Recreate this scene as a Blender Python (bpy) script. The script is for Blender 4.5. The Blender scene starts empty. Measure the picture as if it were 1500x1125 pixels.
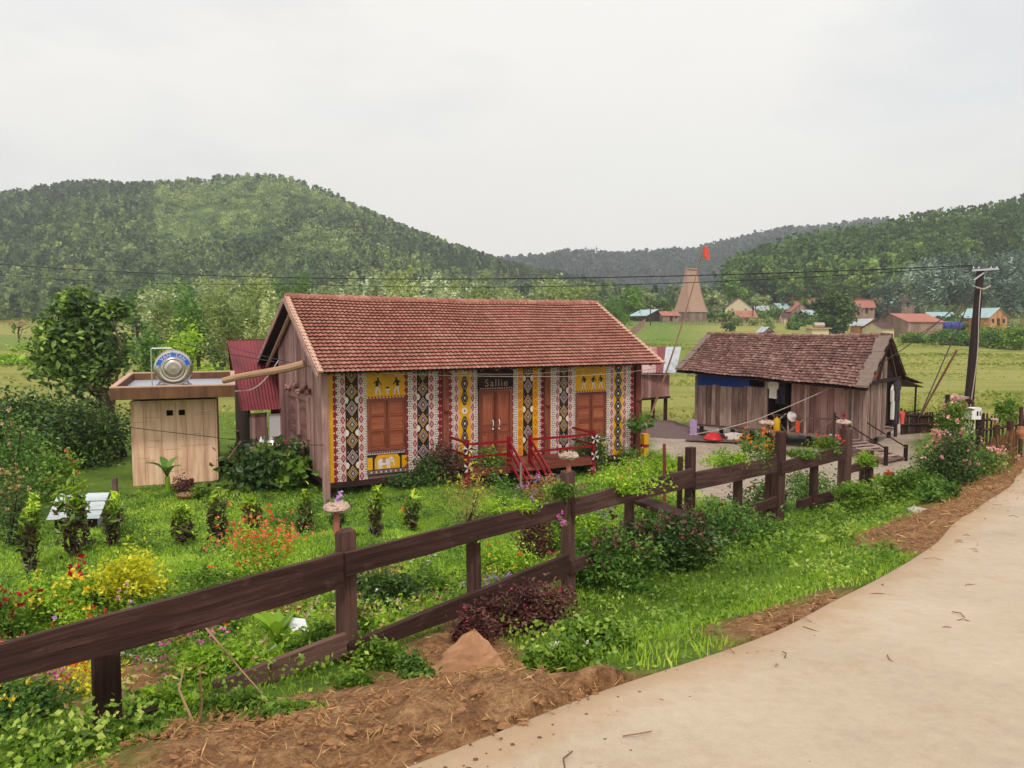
import bpy, math, random
import numpy as np
from mathutils import Vector, Matrix
R = math.radians
rng = np.random.default_rng(7)
random.seed(7)
S = bpy.context.scene
COL = S.collection

# ------------------------------------------------------------------ camera, sky, sun, exposure
F_PX, PITCH, CAM_Z = 1087.0, 0.0722, 4.1
cam = bpy.data.cameras.new('camera'); cam.sensor_width = 36; cam.lens = 36 * F_PX / 1500
cam.clip_start = 0.05; cam.clip_end = 6000
camo = bpy.data.objects.new('camera', cam); COL.objects.link(camo)
camo.location = (0, 0, CAM_Z); camo.rotation_euler = (math.pi / 2 - PITCH, 0, 0)
S.camera = camo

SUN_EL, SUN_AZ = R(54), R(172)          # azimuth clockwise from +Y
w = bpy.data.worlds.new('World'); S.world = w; w.use_nodes = True
nt = w.node_tree; nt.nodes.clear()
def wn(t): return nt.nodes.new(t)
sky = wn('ShaderNodeTexSky'); sky.sky_type = 'NISHITA'; sky.sun_disc = False
sky.sun_elevation = SUN_EL; sky.sun_rotation = SUN_AZ; sky.air_density = 1.0; sky.dust_density = 3.0
b1 = wn('ShaderNodeBackground'); b1.inputs[1].default_value = 0.13
nt.links.new(sky.outputs[0], b1.inputs[0])
tc = wn('ShaderNodeTexCoord'); mp = wn('ShaderNodeMapping'); mp.inputs['Scale'].default_value = (1.0, 1.0, 3.2)
mp.inputs['Location'].default_value = (3.1, 0.2, 0.7)
nt.links.new(tc.outputs['Generated'], mp.inputs[0])
n1 = wn('ShaderNodeTexNoise'); n1.inputs['Scale'].default_value = 1.6; n1.inputs['Detail'].default_value = 6; n1.inputs['Roughness'].default_value = .55
nt.links.new(mp.outputs[0], n1.inputs[0])
cr = wn('ShaderNodeValToRGB')           # cloud cover
cr.color_ramp.elements[0].position = .24; cr.color_ramp.elements[0].color = (.74, .74, .74, 1)
cr.color_ramp.elements[1].position = .44; cr.color_ramp.elements[1].color = (.97, .97, .97, 1)
# a thinner stretch of cloud towards the right lets some blue through
vd = wn('ShaderNodeVectorMath'); vd.operation = 'DOT_PRODUCT'; gd_ = Vector((.66, 1, .36)).normalized(); vd.inputs[1].default_value = tuple(gd_)
nt.links.new(tc.outputs['Generated'], vd.inputs[0])
gr_ = wn('ShaderNodeValToRGB'); gr_.color_ramp.elements[0].position = .93; gr_.color_ramp.elements[0].color = (0, 0, 0, 1); gr_.color_ramp.elements[1].position = .995; gr_.color_ramp.elements[1].color = (.15, .15, .15, 1)
nt.links.new(vd.outputs['Value'], gr_.inputs[0])
sb_ = wn('ShaderNodeMath'); sb_.operation = 'SUBTRACT'; nt.links.new(n1.outputs[0], sb_.inputs[0]); nt.links.new(gr_.outputs[0], sb_.inputs[1])
nt.links.new(sb_.outputs[0], cr.inputs[0])
n2 = wn('ShaderNodeTexNoise'); n2.inputs['Scale'].default_value = 2.3; n2.inputs['Detail'].default_value = 5
nt.links.new(mp.outputs[0], n2.inputs[0])
cc = wn('ShaderNodeValToRGB')           # cloud brightness
cc.color_ramp.elements[0].position = .25; cc.color_ramp.elements[0].color = (.785, .752, .708, 1)
cc.color_ramp.elements[1].position = .75; cc.color_ramp.elements[1].color = (.81, .80, .762, 1)
nt.links.new(n2.outputs[0], cc.inputs[0])
b2 = wn('ShaderNodeBackground'); nt.links.new(cc.outputs[0], b2.inputs[0]); b2.inputs[1].default_value = 1.0
mx = wn('ShaderNodeMixShader'); nt.links.new(cr.outputs[0], mx.inputs[0])
nt.links.new(b1.outputs[0], mx.inputs[1]); nt.links.new(b2.outputs[0], mx.inputs[2])
wo = wn('ShaderNodeOutputWorld'); nt.links.new(mx.outputs[0], wo.inputs[0])

sl = bpy.data.lights.new('sun', 'SUN'); sl.energy = 1.5; sl.angle = R(10); sl.color = (1, .94, .84)
so = bpy.data.objects.new('sun', sl); COL.objects.link(so)
sd = Vector((math.sin(SUN_AZ) * math.cos(SUN_EL), math.cos(SUN_AZ) * math.cos(SUN_EL), math.sin(SUN_EL)))
so.rotation_euler = sd.to_track_quat('Z', 'Y').to_euler()
so.location = (-20, -30, 60)
S.view_settings.view_transform = 'Standard'; S.view_settings.look = 'None'
S.view_settings.exposure = 0.42; S.view_settings.gamma = 1.0
S.cycles.max_bounces = 6; S.cycles.transparent_max_bounces = 6
S.cycles.diffuse_bounces = 3; S.cycles.volume_bounces = 0

# ------------------------------------------------------------------ picture -> world helpers (used to survey where things stand)
_c, _s = math.cos(PITCH), math.sin(PITCH)
FWD = np.array([0, _c, -_s]); UP = np.array([0, _s, _c]); RT = np.array([1., 0, 0]); CAM = np.array([0, 0, CAM_Z])
def ray(px, py): return RT * (px - 750) / F_PX + FWD + UP * (562.5 - py) / F_PX
def at(px, py, d): return CAM + ray(px, py) * d
def at_z(px, py, z):
    r = ray(px, py); return CAM + r * ((z - CAM_Z) / r[2])
def at_plane(px, py, p0, n):
    r = ray(px, py); n = np.asarray(n, float); return CAM + r * (np.dot(np.asarray(p0) - CAM, n) / np.dot(r, n))
def px_h(npx, d): return npx / F_PX * d

# ------------------------------------------------------------------ scene tree helpers
WOFF = {}
def tag(o, label=None, cat=None, group=None, kind=None):
    if label: o['label'] = label
    if cat: o['category'] = cat
    if group: o['group'] = group
    if kind: o['kind'] = kind
    return o
def thing(name, loc, label, cat, group=None):
    o = bpy.data.objects.new(name, None); COL.objects.link(o)
    o.location = tuple(map(float, loc)); o.empty_display_size = .2
    WOFF[o.name] = np.array(loc, float)
    return tag(o, label, cat, group)
def woff(parent): return WOFF.get(parent.name, np.zeros(3)) if parent is not None else np.zeros(3)
def link_mesh(name, me, parent=None):
    o = bpy.data.objects.new(name, me); COL.objects.link(o)
    if parent is not None:
        o.parent = parent; WOFF[o.name] = woff(parent)
    return o
def np_mesh(name, V, Fs, mats, parent=None, tint=None, smooth=False, mi=None, loc=None, attrs=None):
    """V (n,3) world, Fs (m,k) equal-size faces"""
    V = np.asarray(V, float)
    off = woff(parent)
    if parent is None and loc is not None: off = np.asarray(loc, float)
    V = V - off
    me = bpy.data.meshes.new(name)
    m, k = Fs.shape
    me.vertices.add(len(V)); me.vertices.foreach_set('co', V.astype(np.float32).ravel())
    me.loops.add(m * k); me.loops.foreach_set('vertex_index', Fs.astype(np.int32).ravel())
    me.polygons.add(m); me.polygons.foreach_set('loop_start', np.arange(0, m * k, k, dtype=np.int32))
    me.polygons.foreach_set('loop_total', np.full(m, k, np.int32))
    if mi is not None: me.polygons.foreach_set('material_index', np.asarray(mi, np.int32))
    me.polygons.foreach_set('use_smooth', np.full(m, smooth, bool))
    if tint is not None:
        a = me.attributes.new('tint', 'FLOAT', 'FACE'); a.data.foreach_set('value', np.asarray(tint, np.float32))
    for an, av in (attrs or {}).items():
        a = me.attributes.new(an, 'FLOAT', 'POINT'); a.data.foreach_set('value', np.asarray(av, np.float32))
    for M_ in (mats if isinstance(mats, (list, tuple)) else [mats]): me.materials.append(M_)
    me.update(calc_edges=True)
    o = link_mesh(name, me, parent)
    if parent is None and loc is not None:
        o.location = tuple(off); WOFF[o.name] = off
    return o

class Frame:
    def __init__(s, o, yaw=0):
        s.o = np.array(o, float); c, n = math.cos(yaw), math.sin(yaw)
        s.a = np.array([c, n, 0]); s.b = np.array([-n, c, 0]); s.z = np.array([0, 0, 1.]); s.yaw = yaw
    def __call__(s, u, v, w=0): return s.o + s.a * u + s.b * v + s.z * w
WORLD = Frame((0, 0, 0))

class MB:
    def __init__(s): s.V = []; s.F = []; s.M = []; s.T = []; s.UV = []
    def add(s, verts, faces, mat=0, tint=None, uvs=None):
        b = len(s.V); s.V.extend([tuple(map(float, v)) for v in verts])
        t = random.random() if tint is None else tint
        for i, f in enumerate(faces):
            s.F.append([b + j for j in f]); s.M.append(mat); s.T.append(t)
            s.UV.append(uvs[i] if uvs else [(0, 0)] * len(f))
    def poly(s, pts, mat=0, tint=None):
        s.add(pts, [list(range(len(pts)))], mat, tint)
    def box8(s, P, mat=0, tint=None):
        """P: 8 corners, order (x0y0z0,x1y0z0,x1y1z0,x0y1z0, then top)"""
        P = [np.asarray(p, float) for p in P]
        L = [np.linalg.norm(P[1] - P[0]), np.linalg.norm(P[3] - P[0]), np.linalg.norm(P[4] - P[0])]
        ax = int(np.argmax(L))
        off = random.random() * 7
        crd = [(0, 0, 0), (1, 0, 0), (1, 1, 0), (0, 1, 0), (0, 0, 1), (1, 0, 1), (1, 1, 1), (0, 1, 1)]
        fs = [(0, 3, 2, 1), (4, 5, 6, 7), (0, 1, 5, 4), (1, 2, 6, 5), (2, 3, 7, 6), (3, 0, 4, 7)]
        uvs = []
        for f in fs:
            o = [k for k in range(3) if k != ax]
            uvs.append([(crd[i][ax] * L[ax] + off, crd[i][o[0]] * L[o[0]] + crd[i][o[1]] * L[o[1]] + off * 3) for i in f])
        s.add(P, fs, mat, tint, uvs)
    def box(s, fr, u0, u1, v0, v1, w0, w1, mat=0, tint=None):
        s.box8([fr(u0, v0, w0), fr(u1, v0, w0), fr(u1, v1, w0), fr(u0, v1, w0), fr(u0, v0, w1), fr(u1, v0, w1), fr(u1, v1, w1), fr(u0, v1, w1)], mat, tint)
    def beam(s, p0, p1, wd, ht, mat=0, tint=None, up=(0, 0, 1), wd1=None, ht1=None):
        p0, p1 = np.asarray(p0, float), np.asarray(p1, float)
        d = p1 - p0; d /= np.linalg.norm(d); up = np.asarray(up, float)
        x = np.cross(d, up)
        if np.linalg.norm(x) < 1e-4: x = np.cross(d, (1, 0, 0))
        x /= np.linalg.norm(x); y = np.cross(x, d)
        wd1 = wd if wd1 is None else wd1; ht1 = ht if ht1 is None else ht1
        a, b = x * wd / 2, y * ht / 2; a1, b1 = x * wd1 / 2, y * ht1 / 2
        s.box8([p0 - a - b, p0 + a - b, p0 + a + b, p0 - a + b, p1 - a1 - b1, p1 + a1 - b1, p1 + a1 + b1, p1 - a1 + b1], mat, tint)
    def tube(s, pts, rad, n=7, mat=0, tint=None, caps=True):
        pts = [np.asarray(p, float) for p in pts]
        rs = [rad] * len(pts) if np.isscalar(rad) else rad
        b = len(s.V); t = random.random() if tint is None else tint
        x = None; ln = 0
        lens = [0]
        for i in range(1, len(pts)): lens.append(lens[-1] + np.linalg.norm(pts[i] - pts[i - 1]))
        for i, p in enumerate(pts):
            d = pts[min(i + 1, len(pts) - 1)] - pts[max(i - 1, 0)]; d = d / (np.linalg.norm(d) + 1e-9)
            if x is None:
                x = np.cross(d, (0.31, .17, .93)); 
                if np.linalg.norm(x) < 1e-3: x = np.cross(d, (1, 0, 0))
            x = x - d * np.dot(x, d); x /= np.linalg.norm(x); y = np.cross(d, x)
            for k in range(n):
                a = 2 * math.pi * k / n
                s.V.append(tuple(p + rs[i] * (x * math.cos(a) + y * math.sin(a))))
        for i in range(len(pts) - 1):
            for k in range(n):
                k2 = (k + 1) % n
                s.F.append([b + i * n + k, b + i * n + k2, b + (i + 1) * n + k2, b + (i + 1) * n + k]); s.M.append(mat); s.T.append(t)
                r_ = rs[i] * 6.28 / n
                s.UV.append([(lens[i], k * r_), (lens[i], (k + 1) * r_), (lens[i + 1], (k + 1) * r_), (lens[i + 1], k * r_)])
        if caps:
            for base, rev in ((b, True), (b + (len(pts) - 1) * n, False)):
                f = [base + k for k in range(n)]
                s.F.append(f[::-1] if rev else f); s.M.append(mat); s.T.append(t); s.UV.append([(0, 0)] * n)
    def lathe(s, o, prof, n=20, axis=None, mat=0, tint=.5, mats=None):
        """prof list of (r,h) along axis (default z)"""
        o = np.asarray(o, float); ax = np.array([0, 0, 1.]) if axis is None else np.asarray(axis, float) / np.linalg.norm(axis)
        x = np.cross(ax, (0, 1, 0) if abs(ax[1]) < .9 else (1, 0, 0)); x /= np.linalg.norm(x); y = np.cross(ax, x)
        b = len(s.V)
        for r, h in prof:
            for k in range(n):
                a = 2 * math.pi * k / n
                s.V.append(tuple(o + ax * h + r * (x * math.cos(a) + y * math.sin(a))))
        for i in range(len(prof) - 1):
            for k in range(n):
                k2 = (k + 1) % n
                s.F.append([b + i * n + k, b + i * n + k2, b + (i + 1) * n + k2, b + (i + 1) * n + k])
                s.M.append(mats[i] if mats else mat); s.T.append(tint); s.UV.append([(0, 0)] * 4)
        for base, r in ((b, prof[0][0]), (b + (len(prof) - 1) * n, prof[-1][0])):
            if r > 1e-4:
                s.F.append([base + k for k in range(n)]); s.M.append(mats[-1] if mats else mat); s.T.append(tint); s.UV.append([(0, 0)] * n)
    def blob(s, c, r, mat=0, tint=.5, n=10, m=7, j=.12):
        c = np.asarray(c, float); r = np.ones(3) * r if np.isscalar(r) else np.asarray(r, float)
        b = len(s.V); vs = []
        for i in range(m + 1):
            th = math.pi * i / m
            for k in range(n):
                ph = 2 * math.pi * k / n
                q = np.array([math.sin(th) * math.cos(ph), math.sin(th) * math.sin(ph), math.cos(th)]) * (1 + (random.random() - .5) * 2 * j * (0 < i < m))
                vs.append(c + q * r)
        fs = [[i * n + k, (i + 1) * n + k, (i + 1) * n + (k + 1) % n, i * n + (k + 1) % n] for i in range(m) for k in range(n)]
        s.add(vs, fs, mat, tint)
    def build(s, name, mats, parent=None, smooth=False, bevel=0, loc=None):
        me = bpy.data.meshes.new(name)
        off = woff(parent)
        if parent is None:
            if loc is None and s.V:
                a = np.array(s.V); loc = (a[:, 0].mean(), a[:, 1].mean(), a[:, 2].min())
            off = np.asarray(loc, float)
        V = np.array(s.V) - off
        me.from_pydata(V.tolist(), [], s.F)
        for m in (mats if isinstance(mats, (list, tuple)) else [mats]): me.materials.append(m)
        me.polygons.foreach_set('material_index', s.M)
        me.polygons.foreach_set('use_smooth', [smooth] * len(s.F))
        a = me.attributes.new('tint', 'FLOAT', 'FACE'); a.data.foreach_set('value', s.T)
        uv = me.uv_layers.new(name='UVMap')
        flat = [c for f in s.UV for p in f for c in p]
        uv.data.foreach_set('uv', flat)
        me.update()
        o = link_mesh(name, me, parent)
        if parent is None:
            o.location = tuple(off); WOFF[o.name] = off
        if bevel:
            md = o.modifiers.new('bevel', 'BEVEL'); md.width = bevel; md.segments = 1; md.limit_method = 'ANGLE'
        return o

# ------------------------------------------------------------------ materials
MATS = {}
def new_mat(name):
    m = bpy.data.materials.new(name); m.use_nodes = True; m.node_tree.nodes.clear()
    MATS[name] = m; return m, m.node_tree
def rgb(h):
    """sRGB 0-255 triple -> linear"""
    f = lambda c: ((c / 255 + .055) / 1.055) ** 2.4 if c > 10 else c / 255 / 12.92
    return tuple(f(c) for c in h) + (1,)
def ramp(t, stops):
    r = t.nodes.new('ShaderNodeValToRGB'); e = r.color_ramp.elements
    while len(e) < len(stops): e.new(.5)
    for el, (p, c) in zip(e, stops): el.position = p; el.color = c if len(c) == 4 else tuple(c) + (1,)
    return r
def noise(t, vec, scale, detail=4, rough=.55):
    n = t.nodes.new('ShaderNodeTexNoise'); n.inputs['Scale'].default_value = scale; n.inputs['Detail'].default_value = detail
    n.inputs['Roughness'].default_value = rough
    if vec is not None: t.links.new(vec, n.inputs['Vector'])
    return n.outputs['Fac']
def attr(t, name):
    a = t.nodes.new('ShaderNodeAttribute'); a.attribute_name = name; return a.outputs['Fac']
def math_(t, op, a, b=None, clamp=False):
    n = t.nodes.new('ShaderNodeMath'); n.operation = op; n.use_clamp = clamp
    for i, x in enumerate((a, b)):
        if x is None: continue
        if isinstance(x, (int, float)): n.inputs[i].default_value = x
        else: t.links.new(x, n.inputs[i])
    return n.outputs[0]
def mixc(t, fac, a, b, mode='MIX'):
    n = t.nodes.new('ShaderNodeMix'); n.data_type = 'RGBA'; n.blend_type = mode
    for i, x in ((0, fac), (6, a), (7, b)):
        if isinstance(x, (int, float)): n.inputs[i].default_value = x
        elif isinstance(x, tuple): n.inputs[i].default_value = x
        else: t.links.new(x, n.inputs[i])
    return n.outputs[2]
def principled(t, col, rough=.7, metal=0, spec=.3, bump=None, bstr=.4, bdist=.02):
    p = t.nodes.new('ShaderNodeBsdfPrincipled')
    if isinstance(col, tuple): p.inputs['Base Color'].default_value = col
    else: t.links.new(col, p.inputs['Base Color'])
    if isinstance(rough, (int, float)): p.inputs['Roughness'].default_value = rough
    else: t.links.new(rough, p.inputs['Roughness'])
    p.inputs['Metallic'].default_value = metal; p.inputs['Specular IOR Level'].default_value = spec
    if bump is not None:
        b = t.nodes.new('ShaderNodeBump'); b.inputs['Strength'].default_value = bstr; b.inputs['Distance'].default_value = bdist
        t.links.new(bump, b.inputs['Height']); t.links.new(b.outputs[0], p.inputs['Normal'])
    return p
def out(t, sh, vol=None):
    o = t.nodes.new('ShaderNodeOutputMaterial'); t.links.new(sh, o.inputs['Surface'])
def tcoord(t, which='Object'):
    return t.nodes.new('ShaderNodeTexCoord').outputs[which]
def mapping(t, vec, scale):
    m = t.nodes.new('ShaderNodeMapping'); m.inputs['Scale'].default_value = scale; t.links.new(vec, m.inputs[0]); return m.outputs[0]

def wood(name, dark, mid, light, rough=.8, spec=.2):
    m, t = new_mat(name)
    uv = tcoord(t, 'UV')
    g = noise(t, mapping(t, uv, (1.3, 28, 1)), 1.0, 6, .6)
    st = noise(t, mapping(t, uv, (.9, 3.5, 1)), 1.0, 3)
    x = math_(t, 'ADD', math_(t, 'MULTIPLY', g, .62), math_(t, 'MULTIPLY', attr(t, 'tint'), .36))
    x = math_(t, 'ADD', x, math_(t, 'MULTIPLY', math_(t, 'SUBTRACT', st, .5), .55))
    r = ramp(t, [(.18, dark), (.5, mid), (.85, light)]); t.links.new(x, r.inputs[0])
    sp_ = noise(t, mapping(t, uv, (.7, 40, 1)), 2.2, 3, .5); cs_ = ramp(t, [(.30, (1, 1, 1)), (.36, (0, 0, 0))]); t.links.new(sp_, cs_.inputs[0])   # drying splits
    wr_ = ramp(t, [(.56, (0, 0, 0)), (.70, (1, 1, 1))]); t.links.new(noise(t, mapping(t, uv, (2.2, 7, 1)), 2.0, 7, .72), wr_.inputs[0])               # worn pale fibre
    col = mixc(t, math_(t, 'MULTIPLY', wr_.outputs[0], .45), r.outputs[0], light); col = mixc(t, math_(t, 'MULTIPLY', cs_.outputs[0], .75), col, tuple(q * .35 for q in dark[:3]) + (1,))
    p = principled(t, col, rough, 0, spec, math_(t, 'SUBTRACT', g, math_(t, 'MULTIPLY', cs_.outputs[0], .5)), .7, .016); out(t, p.outputs[0]); return m
def plain(name, c, rough=.7, metal=0, spec=.3, var=.25, scale=6, bump=.15):
    m, t = new_mat(name)
    v = tcoord(t)
    n = noise(t, v, scale, 5)
    col = mixc(t, n, tuple(x * (1 - var) for x in c[:3]) + (1,), tuple(min(1, x * (1 + var)) for x in c[:3]) + (1,))
    p = principled(t, col, rough, metal, spec, n if bump else None, bump, .02); out(t, p.outputs[0]); return m
def leafm(name, stops, trans=.3, rough=.5, spec=.35, nscale=1.2, objrand=0.0, namt=.35, gain=1.25):
    stops = [(p_, tuple(min(1, c_ * gain) for c_ in q_[:3]) + (1,)) for p_, q_ in stops]
    m, t = new_mat(name)
    n = noise(t, tcoord(t), nscale, 2)
    x = math_(t, 'ADD', attr(t, 'tint'), math_(t, 'MULTIPLY', math_(t, 'SUBTRACT', n, .5), namt * 2))
    if objrand:
        oi = t.nodes.new('ShaderNodeObjectInfo')
        x = math_(t, 'ADD', x, math_(t, 'MULTIPLY', math_(t, 'SUBTRACT', oi.outputs['Random'], .5), objrand))
    r = ramp(t, stops); t.links.new(x, r.inputs[0])
    p = principled(t, r.outputs[0], rough, 0, spec)
    tr = t.nodes.new('ShaderNodeBsdfTranslucent'); t.links.new(r.outputs[0], tr.inputs[0])
    ms = t.nodes.new('ShaderNodeMixShader'); ms.inputs[0].default_value = trans
    t.links.new(p.outputs[0], ms.inputs[1]); t.links.new(tr.outputs[0], ms.inputs[2]); out(t, ms.outputs[0]); return m
def metal_sheet(name, base, rust, amount=.5, metal=.3, rough=.5, scale=1.3):
    m, t = new_mat(name)
    v = tcoord(t)
    n = noise(t, v, scale, 6, .65); n2 = noise(t, v, scale * 6, 4)
    f = ramp(t, [(amount - .1, (0, 0, 0)), (amount + .12, (1, 1, 1))]); t.links.new(n, f.inputs[0])
    col = mixc(t, f.outputs[0], rust, base)
    col = mixc(t, math_(t, 'MULTIPLY', n2, .35), col, tuple(x * .5 for x in base[:3]) + (1,))
    col = mixc(t, math_(t, 'MULTIPLY', attr(t, 'tint'), .25), col, rust)
    p = principled(t, col, rough, metal, .4); out(t, p.outputs[0]); return m
def tilem(name, dark, mid, light, moss):
    m, t = new_mat(name)
    v = tcoord(t)
    n = noise(t, v, 9, 5); n2 = noise(t, v, .55, 4)
    x = math_(t, 'ADD', math_(t, 'MULTIPLY', attr(t, 'tint'), .24), math_(t, 'MULTIPLY', n, .72))
    x = math_(t, 'ADD', x, math_(t, 'MULTIPLY', math_(t, 'SUBTRACT', n2, .5), .45))
    r = ramp(t, [(.15, dark), (.5, mid), (.95, light)]); t.links.new(x, r.inputs[0])
    f = ramp(t, [(.52, (0, 0, 0)), (.72, (1, 1, 1))]); t.links.new(noise(t, v, 1.7, 6, .7), f.inputs[0])
    col = mixc(t, math_(t, 'MULTIPLY', f.outputs[0], .4), r.outputs[0], moss)
    p = principled(t, col, .75, 0, .25, n, .3, .01); out(t, p.outputs[0]); return m

W_FENCE = wood('fence_wood', rgb((32, 20, 19)), rgb((70, 46, 42)), rgb((118, 88, 80)))
W_HOUSE = wood('house_wood', rgb((100, 68, 68)), rgb((168, 126, 122)), rgb((210, 176, 168)))
W_OLD = wood('old_plank_wood', rgb((72, 52, 48)), rgb((142, 116, 108)), rgb((206, 182, 172)))
W_DARK = wood('dark_wood', rgb((30, 18, 18)), rgb((58, 36, 34)), rgb((96, 62, 54)))
W_SHUT = wood('varnished_wood', rgb((92, 42, 28)), rgb((138, 68, 46)), rgb((176, 104, 72)), .45, .4)
W_PILLAR = wood('pillar_wood', rgb((74, 34, 30)), rgb((120, 62, 50)), rgb((158, 98, 78)), .6)
W_BAMB = wood('bamboo_wood', rgb((98, 66, 52)), rgb((156, 116, 92)), rgb((198, 162, 134)))
W_VILL = wood('village_plank', rgb((104, 84, 76)), rgb((150, 124, 110)), rgb((184, 156, 140)))
W_ORNG = wood('orange_plank', rgb((150, 98, 66)), rgb((190, 134, 94)), rgb((212, 162, 122)))
TILE_RED = tilem('red_roof_tile', rgb((114, 70, 60)), rgb((164, 110, 96)), rgb((200, 156, 141)), rgb((140, 92, 80)))
TILE_OLD = tilem('old_roof_tile', rgb((58, 38, 36)), rgb((120, 84, 78)), rgb((190, 158, 150)), rgb((76, 62, 56)))
MORTAR = plain('mortar', rgb((196, 160, 140)), .9, 0, .2, .2, 8)
MORTAR_OLD = plain('old_mortar', rgb((126, 108, 100)), .9, 0, .2, .35, 6)
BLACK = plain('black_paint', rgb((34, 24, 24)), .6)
WHITE = plain('white_paint', rgb((214, 202, 196)), .6, var=.22, scale=9)
PINKW = plain('pink_white_paint', rgb((206, 172, 170)), .6, var=.22, scale=9)
RED = plain('dark_red_paint', rgb((140, 24, 40)), .6, var=.15)
YELLOW = plain('yellow_paint', rgb((214, 154, 16)), .6, var=.28, scale=5)
ORANGE = plain('orange_paint', rgb((206, 100, 24)), .6, var=.12)
GREYP = plain('grey_paint', rgb((110, 104, 106)), .6, var=.2)
REDRAIL = plain('red_rail_paint', rgb((134, 14, 34)), .4, var=.15)
STEEL = plain('stainless_steel', rgb((200, 190, 180)), .28, 1.0, .5, .08, 3, 0)
GALV = plain('galvanised_pipe', rgb((190, 190, 200)), .45, .7, .4, .1)
BLUE = plain('blue_label', rgb((40, 100, 190)), .45, var=.1)
TARP = plain('blue_tarp', rgb((20, 60, 150)), .5, var=.25)
def concrete_wall(name, base, dark, moss):
    m, t = new_mat(name)
    v = tcoord(t)
    n = noise(t, v, 2.2, 6, .65); s = noise(t, mapping(t, v, (5, 5, .5)), 1.2, 5, .6); f = noise(t, v, 14, 4)
    col = mixc(t, n, dark, base)
    fr = ramp(t, [(.44, (0, 0, 0)), (.64, (1, 1, 1))]); t.links.new(s, fr.inputs[0])
    col = mixc(t, math_(t, 'MULTIPLY', fr.outputs[0], .5), col, moss)
    p = principled(t, col, .9, 0, .2, f, .3, .01); out(t, p.outputs[0]); return m
CONC = concrete_wall('stained_render', rgb((252, 218, 192)), rgb((236, 186, 154)), rgb((156, 98, 68)))
CONC_EDGE = concrete_wall('stained_slab_edge', rgb((136, 98, 72)), rgb((90, 62, 46)), rgb((60, 44, 36)))
SHEET_W = plain('pale_sheet', rgb((176, 180, 194)), .4, .2, .4, .15)
CORR_RED = metal_sheet('red_corrugated', rgb((138, 56, 64)), rgb((98, 44, 46)), .42, .1, .55)
CORR_RUST = metal_sheet('rusty_corrugated', rgb((206, 190, 190)), rgb((158, 70, 56)), .48, .2, .5, .9)
CORR_BLUE = metal_sheet('pale_blue_corrugated', rgb((176, 204, 208)), rgb((150, 168, 172)), .35, .2, .45)
CORR_GREY = metal_sheet('grey_corrugated', rgb((198, 204, 210)), rgb((140, 140, 146)), .4, .2, .45)
VTILE = plain('village_red_roof', rgb((172, 112, 98)), .8, var=.2, scale=.8)
VTILE_D = plain('village_dark_roof', rgb((92, 64, 66)), .8, var=.25, scale=.8)
THATCH = wood('thatch', rgb((144, 114, 98)), rgb((178, 144, 126)), rgb((202, 172, 154)), .95)
VWALL = plain('village_cream_wall', rgb((214, 198, 166)), .85, var=.1, scale=.6)
STONE = plain('rock', rgb((176, 132, 100)), .9, 0, .2, .4, 3.5, .8)
CORAL = plain('coral_stone', rgb((190, 164, 150)), .95, 0, .2, .35, 40, .8)
REDSTEM = plain('terracotta_stem', rgb((158, 96, 78)), .8)
TERRA = plain('terracotta', rgb((168, 110, 80)), .8)
WHITEP = plain('white_plastic', rgb((226, 226, 230)), .4, var=.05)
REDP = plain('red_plastic', rgb((196, 40, 44)), .4, var=.1)
YELP = plain('yellow_plastic', rgb((214, 166, 22)), .4, var=.1)
CLOTHD = plain('dark_cloth', rgb((54, 50, 62)), .9)
CLOTHW = plain('white_cloth', rgb((220, 212, 206)), .9)
CLOTHP = plain('purple_cloth', rgb((190, 160, 206)), .9)
CLOTHO = plain('orange_cloth', rgb((214, 84, 40)), .9)
CLOTHR = plain('red_flag_cloth', rgb((220, 92, 72)), .8)
WIRE = plain('black_wire', rgb((34, 30, 32)), .5)
WIREL = plain('pale_wire', rgb((176, 160, 150)), .5)
BARK = wood('bark', rgb((40, 32, 26)), rgb((74, 60, 48)), rgb((110, 92, 74)))
BARKP = wood('pine_bark', rgb((62, 48, 44)), rgb((104, 84, 76)), rgb((140, 118, 106)))
STRAW = leafm('dry_straw', [(0, rgb((112, 76, 48))), (.5, rgb((160, 118, 76))), (1, rgb((204, 168, 116)))], .1, .8)
GRAVEL = plain('dark_gravel', rgb((112, 92, 92)), .9, 0, .2, .5, 14, 1)
NETTING = plain('green_net', rgb((84, 110, 84)), .7)
HOSE = plain('white_hose', rgb((206, 206, 210)), .4)
ORANGE_EARTH = plain('orange_earth', rgb((172, 126, 98)), .95, var=.45, scale=.35)
HUTCH = wood('grey_slat', rgb((130, 138, 146)), rgb((176, 184, 190)), rgb((208, 214, 218)))
# ------------------------------------------------------------------ terrain
class VNoise:
    """smooth random field from summed waves"""
    def __init__(s, seed, n=24, f0=1, f1=4):
        g = np.random.default_rng(seed)
        fr = np.exp(g.uniform(np.log(f0), np.log(f1), n)); an = g.uniform(0, 2 * np.pi, n)
        s.k = np.stack([fr * np.cos(an), fr * np.sin(an)], 1); s.p = g.uniform(0, 2 * np.pi, n); s.a = (f0 / fr) ** .7
        s.a /= np.sqrt((s.a ** 2).sum() / 2)
    def __call__(s, x, y):
        x = np.asarray(x, float); y = np.asarray(y, float); r = np.zeros(np.broadcast(x, y).shape)
        for k, p, a in zip(s.k, s.p, s.a): r = r + a * np.sin(k[0] * x + k[1] * y + p)
        return r
NZ1 = VNoise(1, 30, .5, 5); NZ2 = VNoise(2, 26, .012, .09); NZ3 = VNoise(3, 26, .04, .3); NZ4 = VNoise(4, 30, 1.5, 9); NZ5 = VNoise(9, 44, 10, 55)

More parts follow.
